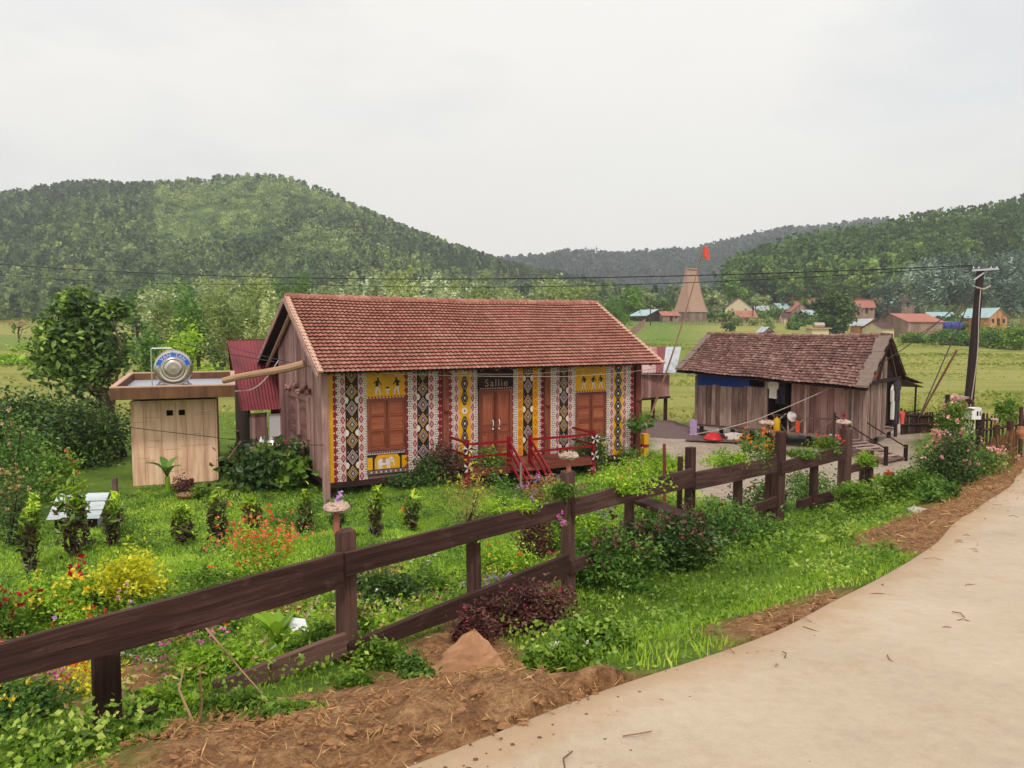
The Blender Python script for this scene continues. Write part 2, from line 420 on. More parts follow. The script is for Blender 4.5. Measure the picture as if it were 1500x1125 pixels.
H1 = Frame((-4.438, 17.764, .41), R(28.63))           # the painted house
H2 = Frame((7.078, 28.31, .56), R(-41.0))             # the plank house
def zroad(y): return 2.5 - .11 * (np.minimum(y, 19) - 3)
def at_road(px, py):
    lo, hi = .5, 60
    r = ray(px, py)
    for _ in range(60):
        m = (lo + hi) / 2; q = CAM + r * m
        if q[2] > zroad(q[1]): lo = m
        else: hi = m
    return CAM + r * lo
EDGE = [(-4.4, -1.6), (-2.6, .3), (-1.35, 1.75)] + [tuple(at_road(*p)[:2]) for p in
        [(600, 1125), (735, 1062), (870, 1010), (975, 978), (1080, 940), (1160, 905), (1250, 860), (1330, 815), (1400, 765), (1440, 738), (1470, 718), (1492, 697)]]
e1, e0 = np.array(EDGE[-1]), np.array(EDGE[-2])
EDGE += [tuple(e1 + (e1 - e0) / np.linalg.norm(e1 - e0) * d) for d in (3, 7, 14, 24)]
EDGE = np.array(EDGE)
# fence posts: picture x, top y, foot y, width in px, distance
POSTS = [(150, 905, 1066, 40, 4.2), (505, 776, 968, 29, 5.4), (695, 775, 915, 20, 6.6), (834, 690, 890, 20, 7.7), (923, 716, 822, 14, 8.7),
         (1012, 655, 795, 15, 9.9), (1082, 680, 775, 13, 11.3), (1141, 632, 762, 19, 12.6), (1193, 662, 748, 12, 13.5), (1238, 628, 742, 18, 14.3),
         (1275, 660, 742, 12, 15.0), (1303, 692, 742, 15, 15.4)]
PFOOT = [at(p[0], p[2], p[4]) for p in POSTS]
ctl = []
for q in PFOOT: ctl.append(tuple(q))
nrm = np.array([-.76, .65])
for i in range(1, 9):
    q = PFOOT[i]; ctl.append((q[0] + .38, q[1] - .33, q[2] - .03))
for i in (0, 1, 3, 5, 7, 9):          # garden falling away behind the fence
    q = PFOOT[i]
    for d, f in ((1.0, .86), (4, .5), (8, .15)):
        x, y = q[:2] + nrm * d * (1 if i < 6 else .5)
        if i >= 5: f = (.5, .1, 0)[(1.0, 4, 8).index(d)]
        ctl.append((x, y, q[2] * f))
for x, y in [(-6, 16), (-4, 18), (0, 19.5), (4, 22), (-2, 24), (3, 27), (7, 26), (11, 24), (12, 29), (6, 32), (9, 20), (12, 20.5), (-10, 19), (-16, 18), (-12, 24), (-20, 26), (0, 34), (16, 30),
             (20, 26), (-30, 30), (30, 34), (-9, 15), (5.2, 19), (-7, 33), (15, 38), (-18, 12)]:
    ctl.append((x, y, 0.0))
for x, y in EDGE: ctl.append((x, y, zroad(y) - .05))
pth = np.diff(EDGE, axis=0); nn = np.stack([pth[:, 1], -pth[:, 0]], 1); nn /= np.linalg.norm(nn, axis=1)[:, None]
for i in range(0, len(EDGE) - 1, 2):
    for d in (1.5, 4, 7):
        x, y = EDGE[i] + nn[i] * d; ctl.append((x, y, zroad(y) - .18))
for px, py in [(200, 1120), (330, 1075), (450, 1050), (560, 1040), (700, 1030), (800, 1030)]:
    q = at_road(px, py); ctl.append((q[0], q[1], zroad(q[1]) + (-.10 if px < 600 else .02)))
for px, py, z in [(640, 700, .3), (170, 800, .45), (200, 890, .95), (30, 880, .9), (400, 950, 1.45), (940, 690, .25), (880, 760, .85), (560, 780, .75), (60, 1040, 1.75)]:
    q = at_z(px, py, z); ctl.append((q[0], q[1], z))
q = at(1450, 690, 17.0); ctl.append((q[0], q[1], q[2])); q = at(1390, 715, 15.8); ctl.append((q[0], q[1], q[2])); 
for x, y, z in [(18, 22, .6), (22, 26, .4), (16, 22.5, .3)]: ctl.append((x, y, z))
ctl = np.array(ctl)
def tps_fit(P, Z, lam=.02):
    n = len(P); d = np.linalg.norm(P[:, None] - P[None], axis=2)
    K = np.where(d > 0, d ** 2 * np.log(d + 1e-12), 0) + lam * np.eye(n)
    A = np.zeros((n + 3, n + 3)); A[:n, :n] = K; A[:n, n] = 1; A[:n, n + 1:] = P; A[n:, :n] = A[:n, n:].T
    return np.linalg.solve(A, np.concatenate([Z, [0, 0, 0]]))
TW = tps_fit(ctl[:, :2], ctl[:, 2])
def sstep(a, b, x): t = np.clip((x - a) / (b - a), 0, 1); return t * t * (3 - 2 * t)
def tps(x, y):
    sh = np.shape(x); x = np.ravel(x); y = np.ravel(y); r = TW[-3] + TW[-2] * x + TW[-1] * y
    for (cx, cy, _), wt in zip(ctl, TW[:-3]):
        d2 = (x - cx) ** 2 + (y - cy) ** 2
        r = r + wt * .5 * d2 * np.log(d2 + 1e-12)
    return r.reshape(sh)
def skyprof(pts, D):
    xs = [(p[0] - 750) / F_PX * D for p in pts]; zs = [CAM_Z + D * ((562.5 - p[1]) / F_PX - PITCH) for p in pts]
    return np.array(xs), np.array(zs)
LH = skyprof([(-500, 350), (-250, 322), (0, 306), (120, 292), (250, 292), (400, 291), (450, 300), (500, 318), (560, 345), (650, 384), (740, 414), (850, 432), (1000, 446), (1150, 455), (1500, 470)], 520)
FH = skyprof([(300, 430), (600, 405), (760, 390), (830, 382), (930, 382), (1000, 378), (1060, 368), (1150, 349), (1230, 345), (1400, 340), (1800, 340)], 950)
RH = skyprof([(700, 478), (900, 470), (1000, 455), (1060, 440), (1100, 420), (1160, 398), (1230, 386), (1350, 371), (1420, 361), (1500, 347), (1700, 322), (2100, 305)], 330)
def hills(x, y):
    l = np.interp(x * 520 / np.maximum(y, 150), *LH); rr = np.hypot(x, y)
    foot = 195 + 18 * np.sin(x * .02) + np.clip(x, 0, 200) * .45
    tl = sstep(foot, 520, y); hl = l * (tl * .75 + .25 * np.clip((y - foot) / (520 - foot), 0, 1)) * (1 - .5 * sstep(540, 900, y))
    r = np.interp(x * 330 / np.maximum(y, 120), *RH)
    tr = np.clip((y - 225) / (330 - 225), 0, 1); hr = r * (tr ** .85) * (1 - .4 * sstep(360, 600, y))
    f = np.interp(x * 950 / np.maximum(y, 300), *FH); hf = f * sstep(640, 950, y)
    v = 7 * (np.clip(y - 60, 0, 260) / 160) ** 1.6 * (1 - .0 * y)
    v = np.minimum(v, 13)
    h = np.maximum.reduce([v, hl, hr, hf])
    amp = np.clip((y - 180) / 200, 0, 1)
    return h + amp * (NZ2(x, y) * 2.2)
def H(x, y, fine=True):
    x = np.asarray(x, float); y = np.asarray(y, float)
    r = np.hypot(x, y)
    t = sstep(36, 58, r)
    near = np.where(t < 1, tps(x, y), 0)
    far = np.where(y > 55, hills(x, y), 0)
    far = far + NZ3(x, y) * .10 * np.clip((r - 40) / 30, 0, 1)
    h = near * (1 - t) + far * t
    if fine: h = h + .012 * NZ1(x, y) * np.clip(1 - r / 60, 0, 1)
    return h
def Hs(x, y): return float(H(np.array([x]), np.array([y]))[0])
def at_g(px, py, far=400):
    """where the line of sight through a picture point meets the ground"""
    r = ray(px, py); d = np.geomspace(1.5, far, 500); P = CAM + r[None] * d[:, None]
    z = P[:, 2] - H(P[:, 0], P[:, 1]); i = int(np.argmax(z < 0)) if (z < 0).any() else len(d) - 1
    if i == 0: return P[0]
    a, b = z[i - 1], z[i]; t = a / (a - b + 1e-9); q = P[i - 1] * (1 - t) + P[i] * t
    return q
def G(x, y): return np.array([x, y, Hs(x, y)])
def poly_g(pts): return np.array([at_g(*p)[:2] for p in pts])
def inpoly(x, y, P):
    x = np.asarray(x); y = np.asarray(y); c = np.zeros(x.shape, bool); n = len(P)
    for i in range(n):
        x1, y1 = P[i]; x2, y2 = P[(i + 1) % n]
        c ^= ((y1 > y) != (y2 > y)) & (x < (x2 - x1) * (y - y1) / (y2 - y1 + 1e-12) + x1)
    return c
def segdist(x, y, P, closed=True):
    d = np.full(np.shape(x), 1e9); n = len(P)
    for i in range(n if closed else n - 1):
        a = P[i]; b = P[(i + 1) % n]; ab = b - a; t = np.clip(((x - a[0]) * ab[0] + (y - a[1]) * ab[1]) / (ab @ ab + 1e-9), 0, 1)
        d = np.minimum(d, np.hypot(x - a[0] - t * ab[0], y - a[1] - t * ab[1]))
    return d
def softmask(x, y, P, wd): 
    d = segdist(x, y, P); s = np.where(inpoly(x, y, P), d, -d)
    return np.clip(.5 + (s + wd * .45 * NZ1(x, y) + wd * .3 * NZ4(x, y)) / (2 * wd), 0, 1)

ROAD_P = np.concatenate([EDGE, (EDGE[:-1] + nn * 7)[::-1]])
EDGE_IN = EDGE[:-1] + nn * .25
dirt_polys = [poly_g([(100, 1145), (240, 1070), (420, 1030), (560, 998), (600, 955), (690, 915), (750, 960), (790, 990), (880, 1000)]),
              poly_g([(1238, 800), (1300, 768), (1345, 742), (1400, 716), (1450, 693), (1485, 668), (1500, 664)]),
              poly_g([(1055, 925), (1120, 900), (1215, 872), (1230, 880)])]
for i, P in enumerate(dirt_polys):       # close each along the road edge
    lo = {0: (0, 7), 1: (10, 16), 2: (7, 10)}[i]
    seg = EDGE_IN[lo[0]:lo[1]]
    if i == 0: P = np.concatenate([P, seg[::-1]])
    else: P = np.concatenate([P, seg[::-1]])
    dirt_polys[i] = P
dirt_polys.append(poly_g([(40, 1000), (120, 965), (240, 960), (300, 985), (200, 1020), (90, 1050)]))
yard_poly = poly_g([(945, 672), (960, 640), (1015, 618), (1100, 608), (1250, 625), (1330, 612), (1340, 650), (1345, 690), (1300, 718), (1180, 722), (1085, 735), (1010, 738), (985, 710)])
DIRT_W = [.2, .2, .22, .25]

# one polar sheet, fine at the camera and reaching the horizon
na, nr = 560, 420
ang = np.concatenate([np.linspace(-100, -42, 50)[:-1], np.linspace(-42, 42, na), np.linspace(42, 100, 50)[1:]]) * math.pi / 180
AP = np.array([0., -2.5])
rad = np.concatenate([np.geomspace(1.6, 70, 620), np.geomspace(70, 1900, 130)[1:]])
A_, R_ = np.meshgrid(ang, rad)
gx = AP[0] + R_ * np.sin(A_); gy = AP[1] + R_ * np.cos(A_)
gz = H(gx, gy)
din = segdist(gx, gy, ROAD_P); inn = inpoly(gx, gy, ROAD_P)
gz = np.where(inn, np.minimum(gz, zroad(gy) - .05 - .1 * np.clip(din / .5, 0, 1)), gz)
near = np.hypot(gx, gy) < 45
m_dirt = np.zeros_like(gx); m_yard = np.zeros_like(gx)
for P, wd in zip(dirt_polys, DIRT_W):
    m_dirt[near] = np.maximum(m_dirt[near], softmask(gx[near], gy[near], P, wd))
m_yard[near] = softmask(gx[near], gy[near], yard_poly, .35)
small_strip = np.zeros_like(gx); small_strip[near] = softmask(gx[near], gy[near], dirt_polys[2], .22)
rough_dirt = m_dirt * (1 - .85 * small_strip) * np.clip(1 - np.hypot(gx, gy) / 30, 0, 1)
gz = gz + rough_dirt * np.where(inn, 0, 1) * (.04 * (NZ4(gx, gy) * .5 + NZ1(gx * .8, gy * .8) * .5) + .022 * NZ4(gx * 3.1, gy * 3.1) + .017 * NZ5(gx, gy) + .03)
n0, n1_ = gx.shape
ii = (np.arange(n0 - 1)[:, None] * n1_ + np.arange(n1_ - 1)[None]).ravel()
GF = np.stack([ii, ii + 1, ii + n1_ + 1, ii + n1_], 1)
# far-away woodland floor and bare patches
wood_m = np.clip((gy - 190 - 12 * NZ3(gx, gy)) / 40, 0, 1)
cut = np.zeros_like(gx)
m, t = new_mat('ground_cover')
v = tcoord(t)
big = noise(t, v, .9, 6, .6); fine = noise(t, v, 9, 6, .65); vf = noise(t, v, 45, 4, .7); field = noise(t, mapping(t, v, (.05, .22, 1)), 1.0, 6, .6)
grass = ramp(t, [(.3, rgb((62, 82, 26))), (.5, rgb((98, 126, 40))), (.72, rgb((138, 160, 60)))])
t.links.new(math_(t, 'ADD', math_(t, 'MULTIPLY', big, .55), math_(t, 'MULTIPLY', fine, .45)), grass.inputs[0])
fieldr = ramp(t, [(.3, rgb((108, 112, 50))), (.46, rgb((140, 142, 68))), (.6, rgb((162, 154, 88))), (.75, rgb((174, 152, 106)))])
t.links.new(math_(t, 'ADD', math_(t, 'MULTIPLY', field, .75), math_(t, 'MULTIPLY', fine, .22)), fieldr.inputs[0])
dirt = ramp(t, [(.32, rgb((74, 48, 30))), (.46, rgb((142, 100, 66))), (.60, rgb((182, 140, 98))), (.74, rgb((212, 176, 134)))])
t.links.new(math_(t, 'ADD', math_(t, 'MULTIPLY', fine, .6), math_(t, 'MULTIPLY', vf, .4)), dirt.inputs[0])
mud = ramp(t, [(.3, rgb((150, 126, 110))), (.5, rgb((186, 166, 150))), (.7, rgb((208, 194, 182)))])
t.links.new(math_(t, 'ADD', math_(t, 'MULTIPLY', big, .6), math_(t, 'MULTIPLY', fine, .4)), mud.inputs[0])
forest = ramp(t, [(.3, rgb((56, 74, 42))), (.5, rgb((84, 104, 52))), (.7, rgb((118, 136, 70)))])
t.links.new(noise(t, v, .035, 6, .65), forest.inputs[0])
c = mixc(t, attr(t, 'm_field'), grass.outputs[0], fieldr.outputs[0])
c = mixc(t, attr(t, 'm_wood'), c, forest.outputs[0])
c = mixc(t, attr(t, 'm_yard'), c, mud.outputs[0])
c = mixc(t, attr(t, 'm_dirt'), c, dirt.outputs[0])
rgh = math_(t, 'SUBTRACT', .95, math_(t, 'MULTIPLY', attr(t, 'm_yard'), math_(t, 'MULTIPLY', big, 1.0)), True)
p = principled(t, c, rgh, 0, .3, math_(t, 'ADD', fine, vf), .9, .05); out(t, p.outputs[0])
GROUND_M = m
rr_ = np.hypot(gx, gy)
m_field = np.clip((rr_ - 27 + 2 * NZ3(gx, gy)) / 4, 0, 1) * np.where((gx < 4), np.clip((rr_ - 34 + 2 * NZ3(gx, gy)) / 4, 0, 1), 1)
# greener paddies in the middle of the valley
green_far = np.clip(1 - np.abs(gx / np.maximum(gy, 1) - .2) / .09, 0, 1) * np.clip((gy - 60) / 10, 0, 1)
m_field = np.clip(m_field - green_far * .9 - np.clip((gy - 105 - 4 * NZ3(gx, gy)) / 6, 0, 1) * np.clip(1 - (gy - 150) / 10, 0, 1) * np.where(gx < 0, .7, .1), 0, 1)
ground = np_mesh('ground', np.stack([gx, gy, gz], -1).reshape(-1, 3), GF[:, ::-1], GROUND_M, smooth=True,
                 attrs={'m_dirt': m_dirt.ravel(), 'm_yard': m_yard.ravel(), 'm_wood': wood_m.ravel(), 'm_field': m_field.ravel()})
tag(ground, kind='structure')

# ---- road: a concrete slab with a ragged edge
def resample(P, step):
    d = np.concatenate([[0], np.cumsum(np.linalg.norm(np.diff(P, axis=0), axis=1))]); n = int(d[-1] / step) + 1
    s = np.linspace(0, d[-1], n); return np.stack([np.interp(s, d, P[:, 0]), np.interp(s, d, P[:, 1])], 1)
EP = resample(EDGE, .06)
for _ in range(60): EP[1:-1] = EP[1:-1] * .5 + (EP[:-2] + EP[2:]) * .25
tg = np.gradient(EP, axis=0); tg /= np.linalg.norm(tg, axis=1)[:, None]; rn = np.stack([tg[:, 1], -tg[:, 0]], 1)
smn = rn.copy()
for _ in range(300): smn[1:-1] = smn[1:-1] * .5 + (smn[:-2] + smn[2:]) * .25
jag = NZ4(EP[:, 0] * .8, EP[:, 1] * .8) * .012 + NZ1(EP[:, 0] * .7, EP[:, 1] * .7) * .025
offs = [0, 0, .02, .12, .3, .6, 1, 1.6, 2.4, 3.4, 4.6, 6]
RV = []
for j, o in enumerate(offs):
    q = EP + smn * (o + jag[:, None] * (1 if j < 4 else 0))
    z = zroad(q[:, 1]) + (-.16 if j == 0 else (-.012 if j == 1 else 0)) + .004 * NZ1(q[:, 0] * .6, q[:, 1] * .6)
    RV.append(np.column_stack([q, z]))
RV = np.stack(RV, 1); k0, k1 = RV.shape[:2]
ii = (np.arange(k0 - 1)[:, None] * k1 + np.arange(k1 - 1)[None]).ravel()
m, t = new_mat('road_concrete')
v = tcoord(t)
a = noise(t, v, .7, 6, .6); b = noise(t, v, 14, 6, .7); cN = noise(t, v, 90, 3, .6); st = noise(t, mapping(t, v, (1, 1, 1)), 2.6, 7, .72)
base = ramp(t, [(.3, rgb((172, 155, 135))), (.5, rgb((193, 176, 155))), (.7, rgb((207, 192, 172)))])
t.links.new(math_(t, 'ADD', math_(t, 'MULTIPLY', a, .6), math_(t, 'MULTIPLY', b, .4)), base.inputs[0])
col = mixc(t, math_(t, 'MULTIPLY', cN, .34), base.outputs[0], rgb((140, 118, 98)))
fs = ramp(t, [(.56, (0, 0, 0)), (.7, (1, 1, 1))]); t.links.new(st, fs.inputs[0])
col = mixc(t, math_(t, 'MULTIPLY', fs.outputs[0], .4), col, rgb((168, 136, 106)))
sr = ramp(t, [(.08, (1, 1, 1)), (.42, (0, 0, 0))]); t.links.new(math_(t, 'ADD', attr(t, 'edge'), math_(t, 'MULTIPLY', math_(t, 'SUBTRACT', st, .5), 1.3)), sr.inputs[0])   # soil washed over the edge
col = mixc(t, math_(t, 'MULTIPLY', sr.outputs[0], .6), col, rgb((172, 138, 104)))
p = principled(t, col, .85, 0, .25, math_(t, 'ADD', b, cN), .3, .01); out(t, p.outputs[0])
road = np_mesh('road', RV.reshape(-1, 3), np.stack([ii, ii + k1, ii + k1 + 1, ii + 1], 1), m, smooth=True, attrs={'edge': np.tile(np.clip(np.array(offs) / .9, 0, 1), k0)})
tag(road, kind='structure')

# pebbles, crumbs of earth and twigs lying on the road
g = np.random.default_rng(5)
pm = MB()
for k in range(1300):
    i = int(len(EP) * (.12 + .5 * g.random() ** 1.6)); o = g.uniform(0, 5.5) if k % 3 else abs(g.normal(0, .25)); 
    q = EP[i] + smn[i] * min(o, 5.5); s = g.uniform(.0015, .0055) * (1.2 if o < .3 else .8)
    pm.blob((q[0], q[1], zroad(q[1]) + s * .4), (s * g.uniform(.8, 1.8), s, s * .6), 0 if g.random() < .7 else 1, g.random(), 6, 4, .3)
for k in range(60):
    i = g.integers(len(EP) // 8, int(len(EP) * .5)); o = abs(g.normal(0, .35)); q = EP[i] + smn[i] * o; an = g.uniform(0, 6.28); L = g.uniform(.03, .16)
    z = zroad(q[1]) + .008
    pm.tube([(q[0], q[1], z), (q[0] + L * .5 * math.cos(an), q[1] + L * .5 * math.sin(an), z + .01), (q[0] + L * math.cos(an + .3), q[1] + L * math.sin(an + .3), z)], .003, 5, 2, caps=False)
tag(pm.build('gravel', [plain('road_pebble', rgb((112, 84, 68)), .9), plain('pale_pebble', rgb((190, 166, 140)), .9), W_BAMB]), 'dark pebbles and twigs scattered on the pale road', 'gravel', kind='stuff')
# ------------------------------------------------------------------ roofs of stepped clay tiles
def tile_slope(name, e0, e1, r0, r1, rows, waves, mat, parent, lift=.035, amp=.014, sag=None, ns=5, jit=.0):
    e0, e1, r0, r1 = [np.asarray(p, float) for p in (e0, e1, r0, r1)]
    nu = waves * ns + 1
    u = np.linspace(0, 1, nu)
    nr_ = np.cross(e1 - e0, r0 - e0); nr_ /= np.linalg.norm(nr_)
    if nr_[2] < 0: nr_ = -nr_
    wv = amp * np.cos(2 * np.pi * u * waves)
    g = np.random.default_rng(len(name) + rows)
    lines = []
    for r in range(rows):
        for s, h in ((r / rows, lift), ((r + 1) / rows + .004, 0.004)):
            Pl = (e0 * (1 - s) + r0 * s)[None] * (1 - u)[:, None] + (e1 * (1 - s) + r1 * s)[None] * u[:, None]
            jj = np.repeat(g.normal(0, 1, waves), ns); jj = np.append(jj, jj[-1]) * jit
            Pl = Pl + nr_[None] * (h + wv + jj)[:, None]
            if h > .01: Pl = Pl + (e0 - r0)[None] / np.linalg.norm(e0 - r0) * (.034 + np.cos(2 * np.pi * u * waves) * .008 + jj * .5)[:, None]
            if sag is not None: Pl[:, 2] += sag(u, s)
            lines.append(Pl)
    V = np.stack(lines, 0); L = V.shape[0]
    ii = (np.arange(L - 1)[:, None] * nu + np.arange(nu - 1)[None]).ravel()
    Fs = np.stack([ii, ii + 1, ii + nu + 1, ii + nu], 1)
    tt = np.repeat(g.random((L - 1, waves)), ns, axis=1)
    tt = tt.reshape(L - 1, -1)[:, :nu - 1]
    if np.cross(V[0, 1] - V[0, 0], V[1, 0] - V[0, 0])[2] < 0: Fs = Fs[:, ::-1]
    return np_mesh(name, V.reshape(-1, 3), Fs, mat, parent, tint=tt.ravel())
def slab(mb, p0, p1, p2, p3, th, mat=0, tint=None):
    P = [np.asarray(p, float) for p in (p0, p1, p2, p3)]
    n = np.cross(P[1] - P[0], P[3] - P[0]); n /= np.linalg.norm(n)
    if n[2] < 0: n = -n
    mb.box8([p - n * th for p in P] + P, mat, tint)
def planks(mb, fr, u0, u1, v, w0, w1, axis='u', wd=.16, th=.025, mat=0, gap=.006, top=None, jit=.006, g=random):
    """vertical boards along axis u (at fixed v) or v (at fixed u); top(u) optional height"""
    x = u0
    while x < u1 - .02:
        b = min(x + wd * g.uniform(.75, 1.25), u1); j = g.uniform(-jit, jit); 
        ta, tb = (top(x), top(b)) if top else (w1, w1)
        wl = w0 + g.uniform(-.02, .0)
        f = (lambda a, d, h: fr(a, v + d, h)) if axis == 'u' else (lambda a, d, h: fr(v + d, a, h))
        a0, a1 = x, b - gap
        P = [f(a0, j - th, wl), f(a1, j - th, wl), f(a1, j, wl), f(a0, j, wl), f(a0, j - th, ta), f(a1, j - th, tb), f(a1, j, tb), f(a0, j, ta)]
        mb.box8(P, mat)
        x = b

# ------------------------------------------------------------------ the painted house
A0 = H1.o
base = H1(4.7, 2.9, -.41)
house = thing('painted_house', base, 'long wooden house with red tile roof and a front painted in woven folk patterns', 'house')
L1, D1, HE, HR, BR = 9.463, 5.73, 2.7, 4.591, 2.865
oL, oR, eF, eB = .36, .40, .62, 1.58
def wu(px, py=620):                      # position along the front wall seen at a picture column
    q = at_plane(px, py, A0, H1.b) - A0; return float(q @ H1.a)
def wz(px, py): return float((at_plane(px, py, A0, H1.b) - A0)[2])
# wall shells
mb = MB()
rz = lambda b: HE + (HR - HE) * ((b + eF) / (BR + eF)) if b < BR else HR - (HR - HE) * ((b - BR) / (D1 + eB - BR))
mb.box(H1, .03, L1 - .03, .03, .06, .0, rz(0) - .1)                      # boards behind the painting
planks(mb, H1, 0, D1, 0.025, -.02, 0, 'v', .17, .025, 0, .008, lambda b: rz(b) - .09)
planks(mb, H1, 0, D1, L1, -.02, 0, 'v', .17, .025, 0, .008, lambda b: rz(b) - .09)
planks(mb, H1, 0, L1, D1, -.02, rz(D1) - .1, 'u', .2)
mb.build('wall', W_HOUSE, house)
mb = MB(); mb.box(H1, -.02, L1 + .02, -.03, D1, -.14, -.002); mb.build('floor', W_DARK, house)
for u in np.linspace(.1, L1 - .1, 6):
    for b in (.15, 2.8, D1 - .15):
        mb = MB(); mb.box(H1, u - .08, u + .08, b - .08, b + .08, -.5, -.142); mb.build('stilt', W_DARK, house)
# roof
E0, E1 = H1(-oL, -eF, HE), H1(L1 + oR, -eF, HE)
K0, K1 = H1(-oL, BR, HR), H1(L1 + oR, BR, HR)
B0, B1 = H1(-oL, D1 + eB, HE - .05), H1(L1 + oR, D1 + eB, HE - .05)
sagf = lambda u, s: -.045 * np.sin(np.pi * u) * s + .012 * np.sin(u * 21) * s
roof = tile_slope('roof', E0, E1, K0, K1, 23, 84, TILE_RED, house, .064, .014, sagf, 5, .0012)
tile_slope('roof', B1, B0, K1, K0, 26, 60, TILE_RED, house, .03, .013, lambda u, s: sagf(u, s), 4, .003)
mb = MB(); dz = np.array([0, 0, -.085])
ek = (K0 - E0) * .045; slab(mb, E0 + dz + ek, E1 + dz + ek, K1 + dz, K0 + dz, .025); slab(mb, B1 + dz, B0 + dz, K0 + dz, K1 + dz, .03)
for u in np.arange(-oL + .3, L1 + oR, .6):
    for (p, q) in ((H1(u, -eF + .05, HE - .11), H1(u, BR, HR - .11)), (H1(u, D1 + eB - .05, HE - .16), H1(u, BR, HR - .11))):
        mb.beam(p + (q - p) * .05, q, .06, .08)
mb.build('roof_boards', W_DARK, house)
mb = MB()                                  # ridge caps
n = 30
for i in range(n):
    a = K0 + (K1 - K0) * (i / n); b = K0 + (K1 - K0) * ((i + 1.06) / n)
    z1 = -.045 * math.sin(math.pi * i / n) + .006 * random.uniform(-1, 1); z2 = -.045 * math.sin(math.pi * (i + 1) / n)
    mb.tube([a + [0, 0, z1 + .015], b + [0, 0, z2 + .0]], [.105, .088], 10, 0)
mb.build('ridge_tile', TILE_RED, house)
for (ea, ka, s) in ((E0, K0, 1), (E1, K1, -1)):
    mb = MB(); 
    n = 12; d = (ka - ea) / n; lift = np.array([0, 0, .062]); ins = H1.a * s * .13
    for i in range(n):
        a = ea + d * i + lift; b = ea + d * (i + 1) + lift; j = random.uniform(-.004, .004)
        o_ = H1.a * s * random.uniform(-.006, .006) - H1.a * s * .015
        q = np.array([0, 0, j])
        mb.box8([a + o_ - [0, 0, .06], a + ins + o_ - [0, 0, .06], b + ins + o_ - [0, 0, .06], b + o_ - [0, 0, .06], a + o_ + q, a + ins + o_ + q, b + ins + o_ + q, b + o_ + q], 0)
    mb.build('verge_band', MORTAR, house)
mb = MB()
mb.beam(B0 + H1.a * -.03 + [0, 0, -.09], K0 + H1.a * -.03 + [0, 0, -.09], .03, .13); mb.beam(E0 + H1.a * -.02 + [0, 0, -.09], K0 + H1.a * -.02 + [0, 0, -.09], .03, .11)
mb.build('barge_board', W_HOUSE, house)
mb = MB()                                  # a pale rafter standing out under the near gable
mb.beam(H1(-.12, BR - .1, HR - .18), H1(-.12, D1 + eB - .3, HE - .22), .07, .09); mb.build('rafter', MORTAR, house)

# pillars along the front
PU = {'corner': wu(476), 'mid': wu(651.5), 'mid2': wu(799.5), 'end': wu(932)}
for k, u in PU.items():
    mb = MB(); hw = .085
    mb.box(H1, u - hw, u + hw, -.10 if k != 'corner' else -.07, .02, -.42, HE + .05)
    if k != 'corner':
        z = 1.62
        mb.blob(H1(u, -.13, z), (.07, .05, .06), 0)       # carved knob
    mb.build('pillar', W_PILLAR if k != 'corner' else W_HOUSE, house)

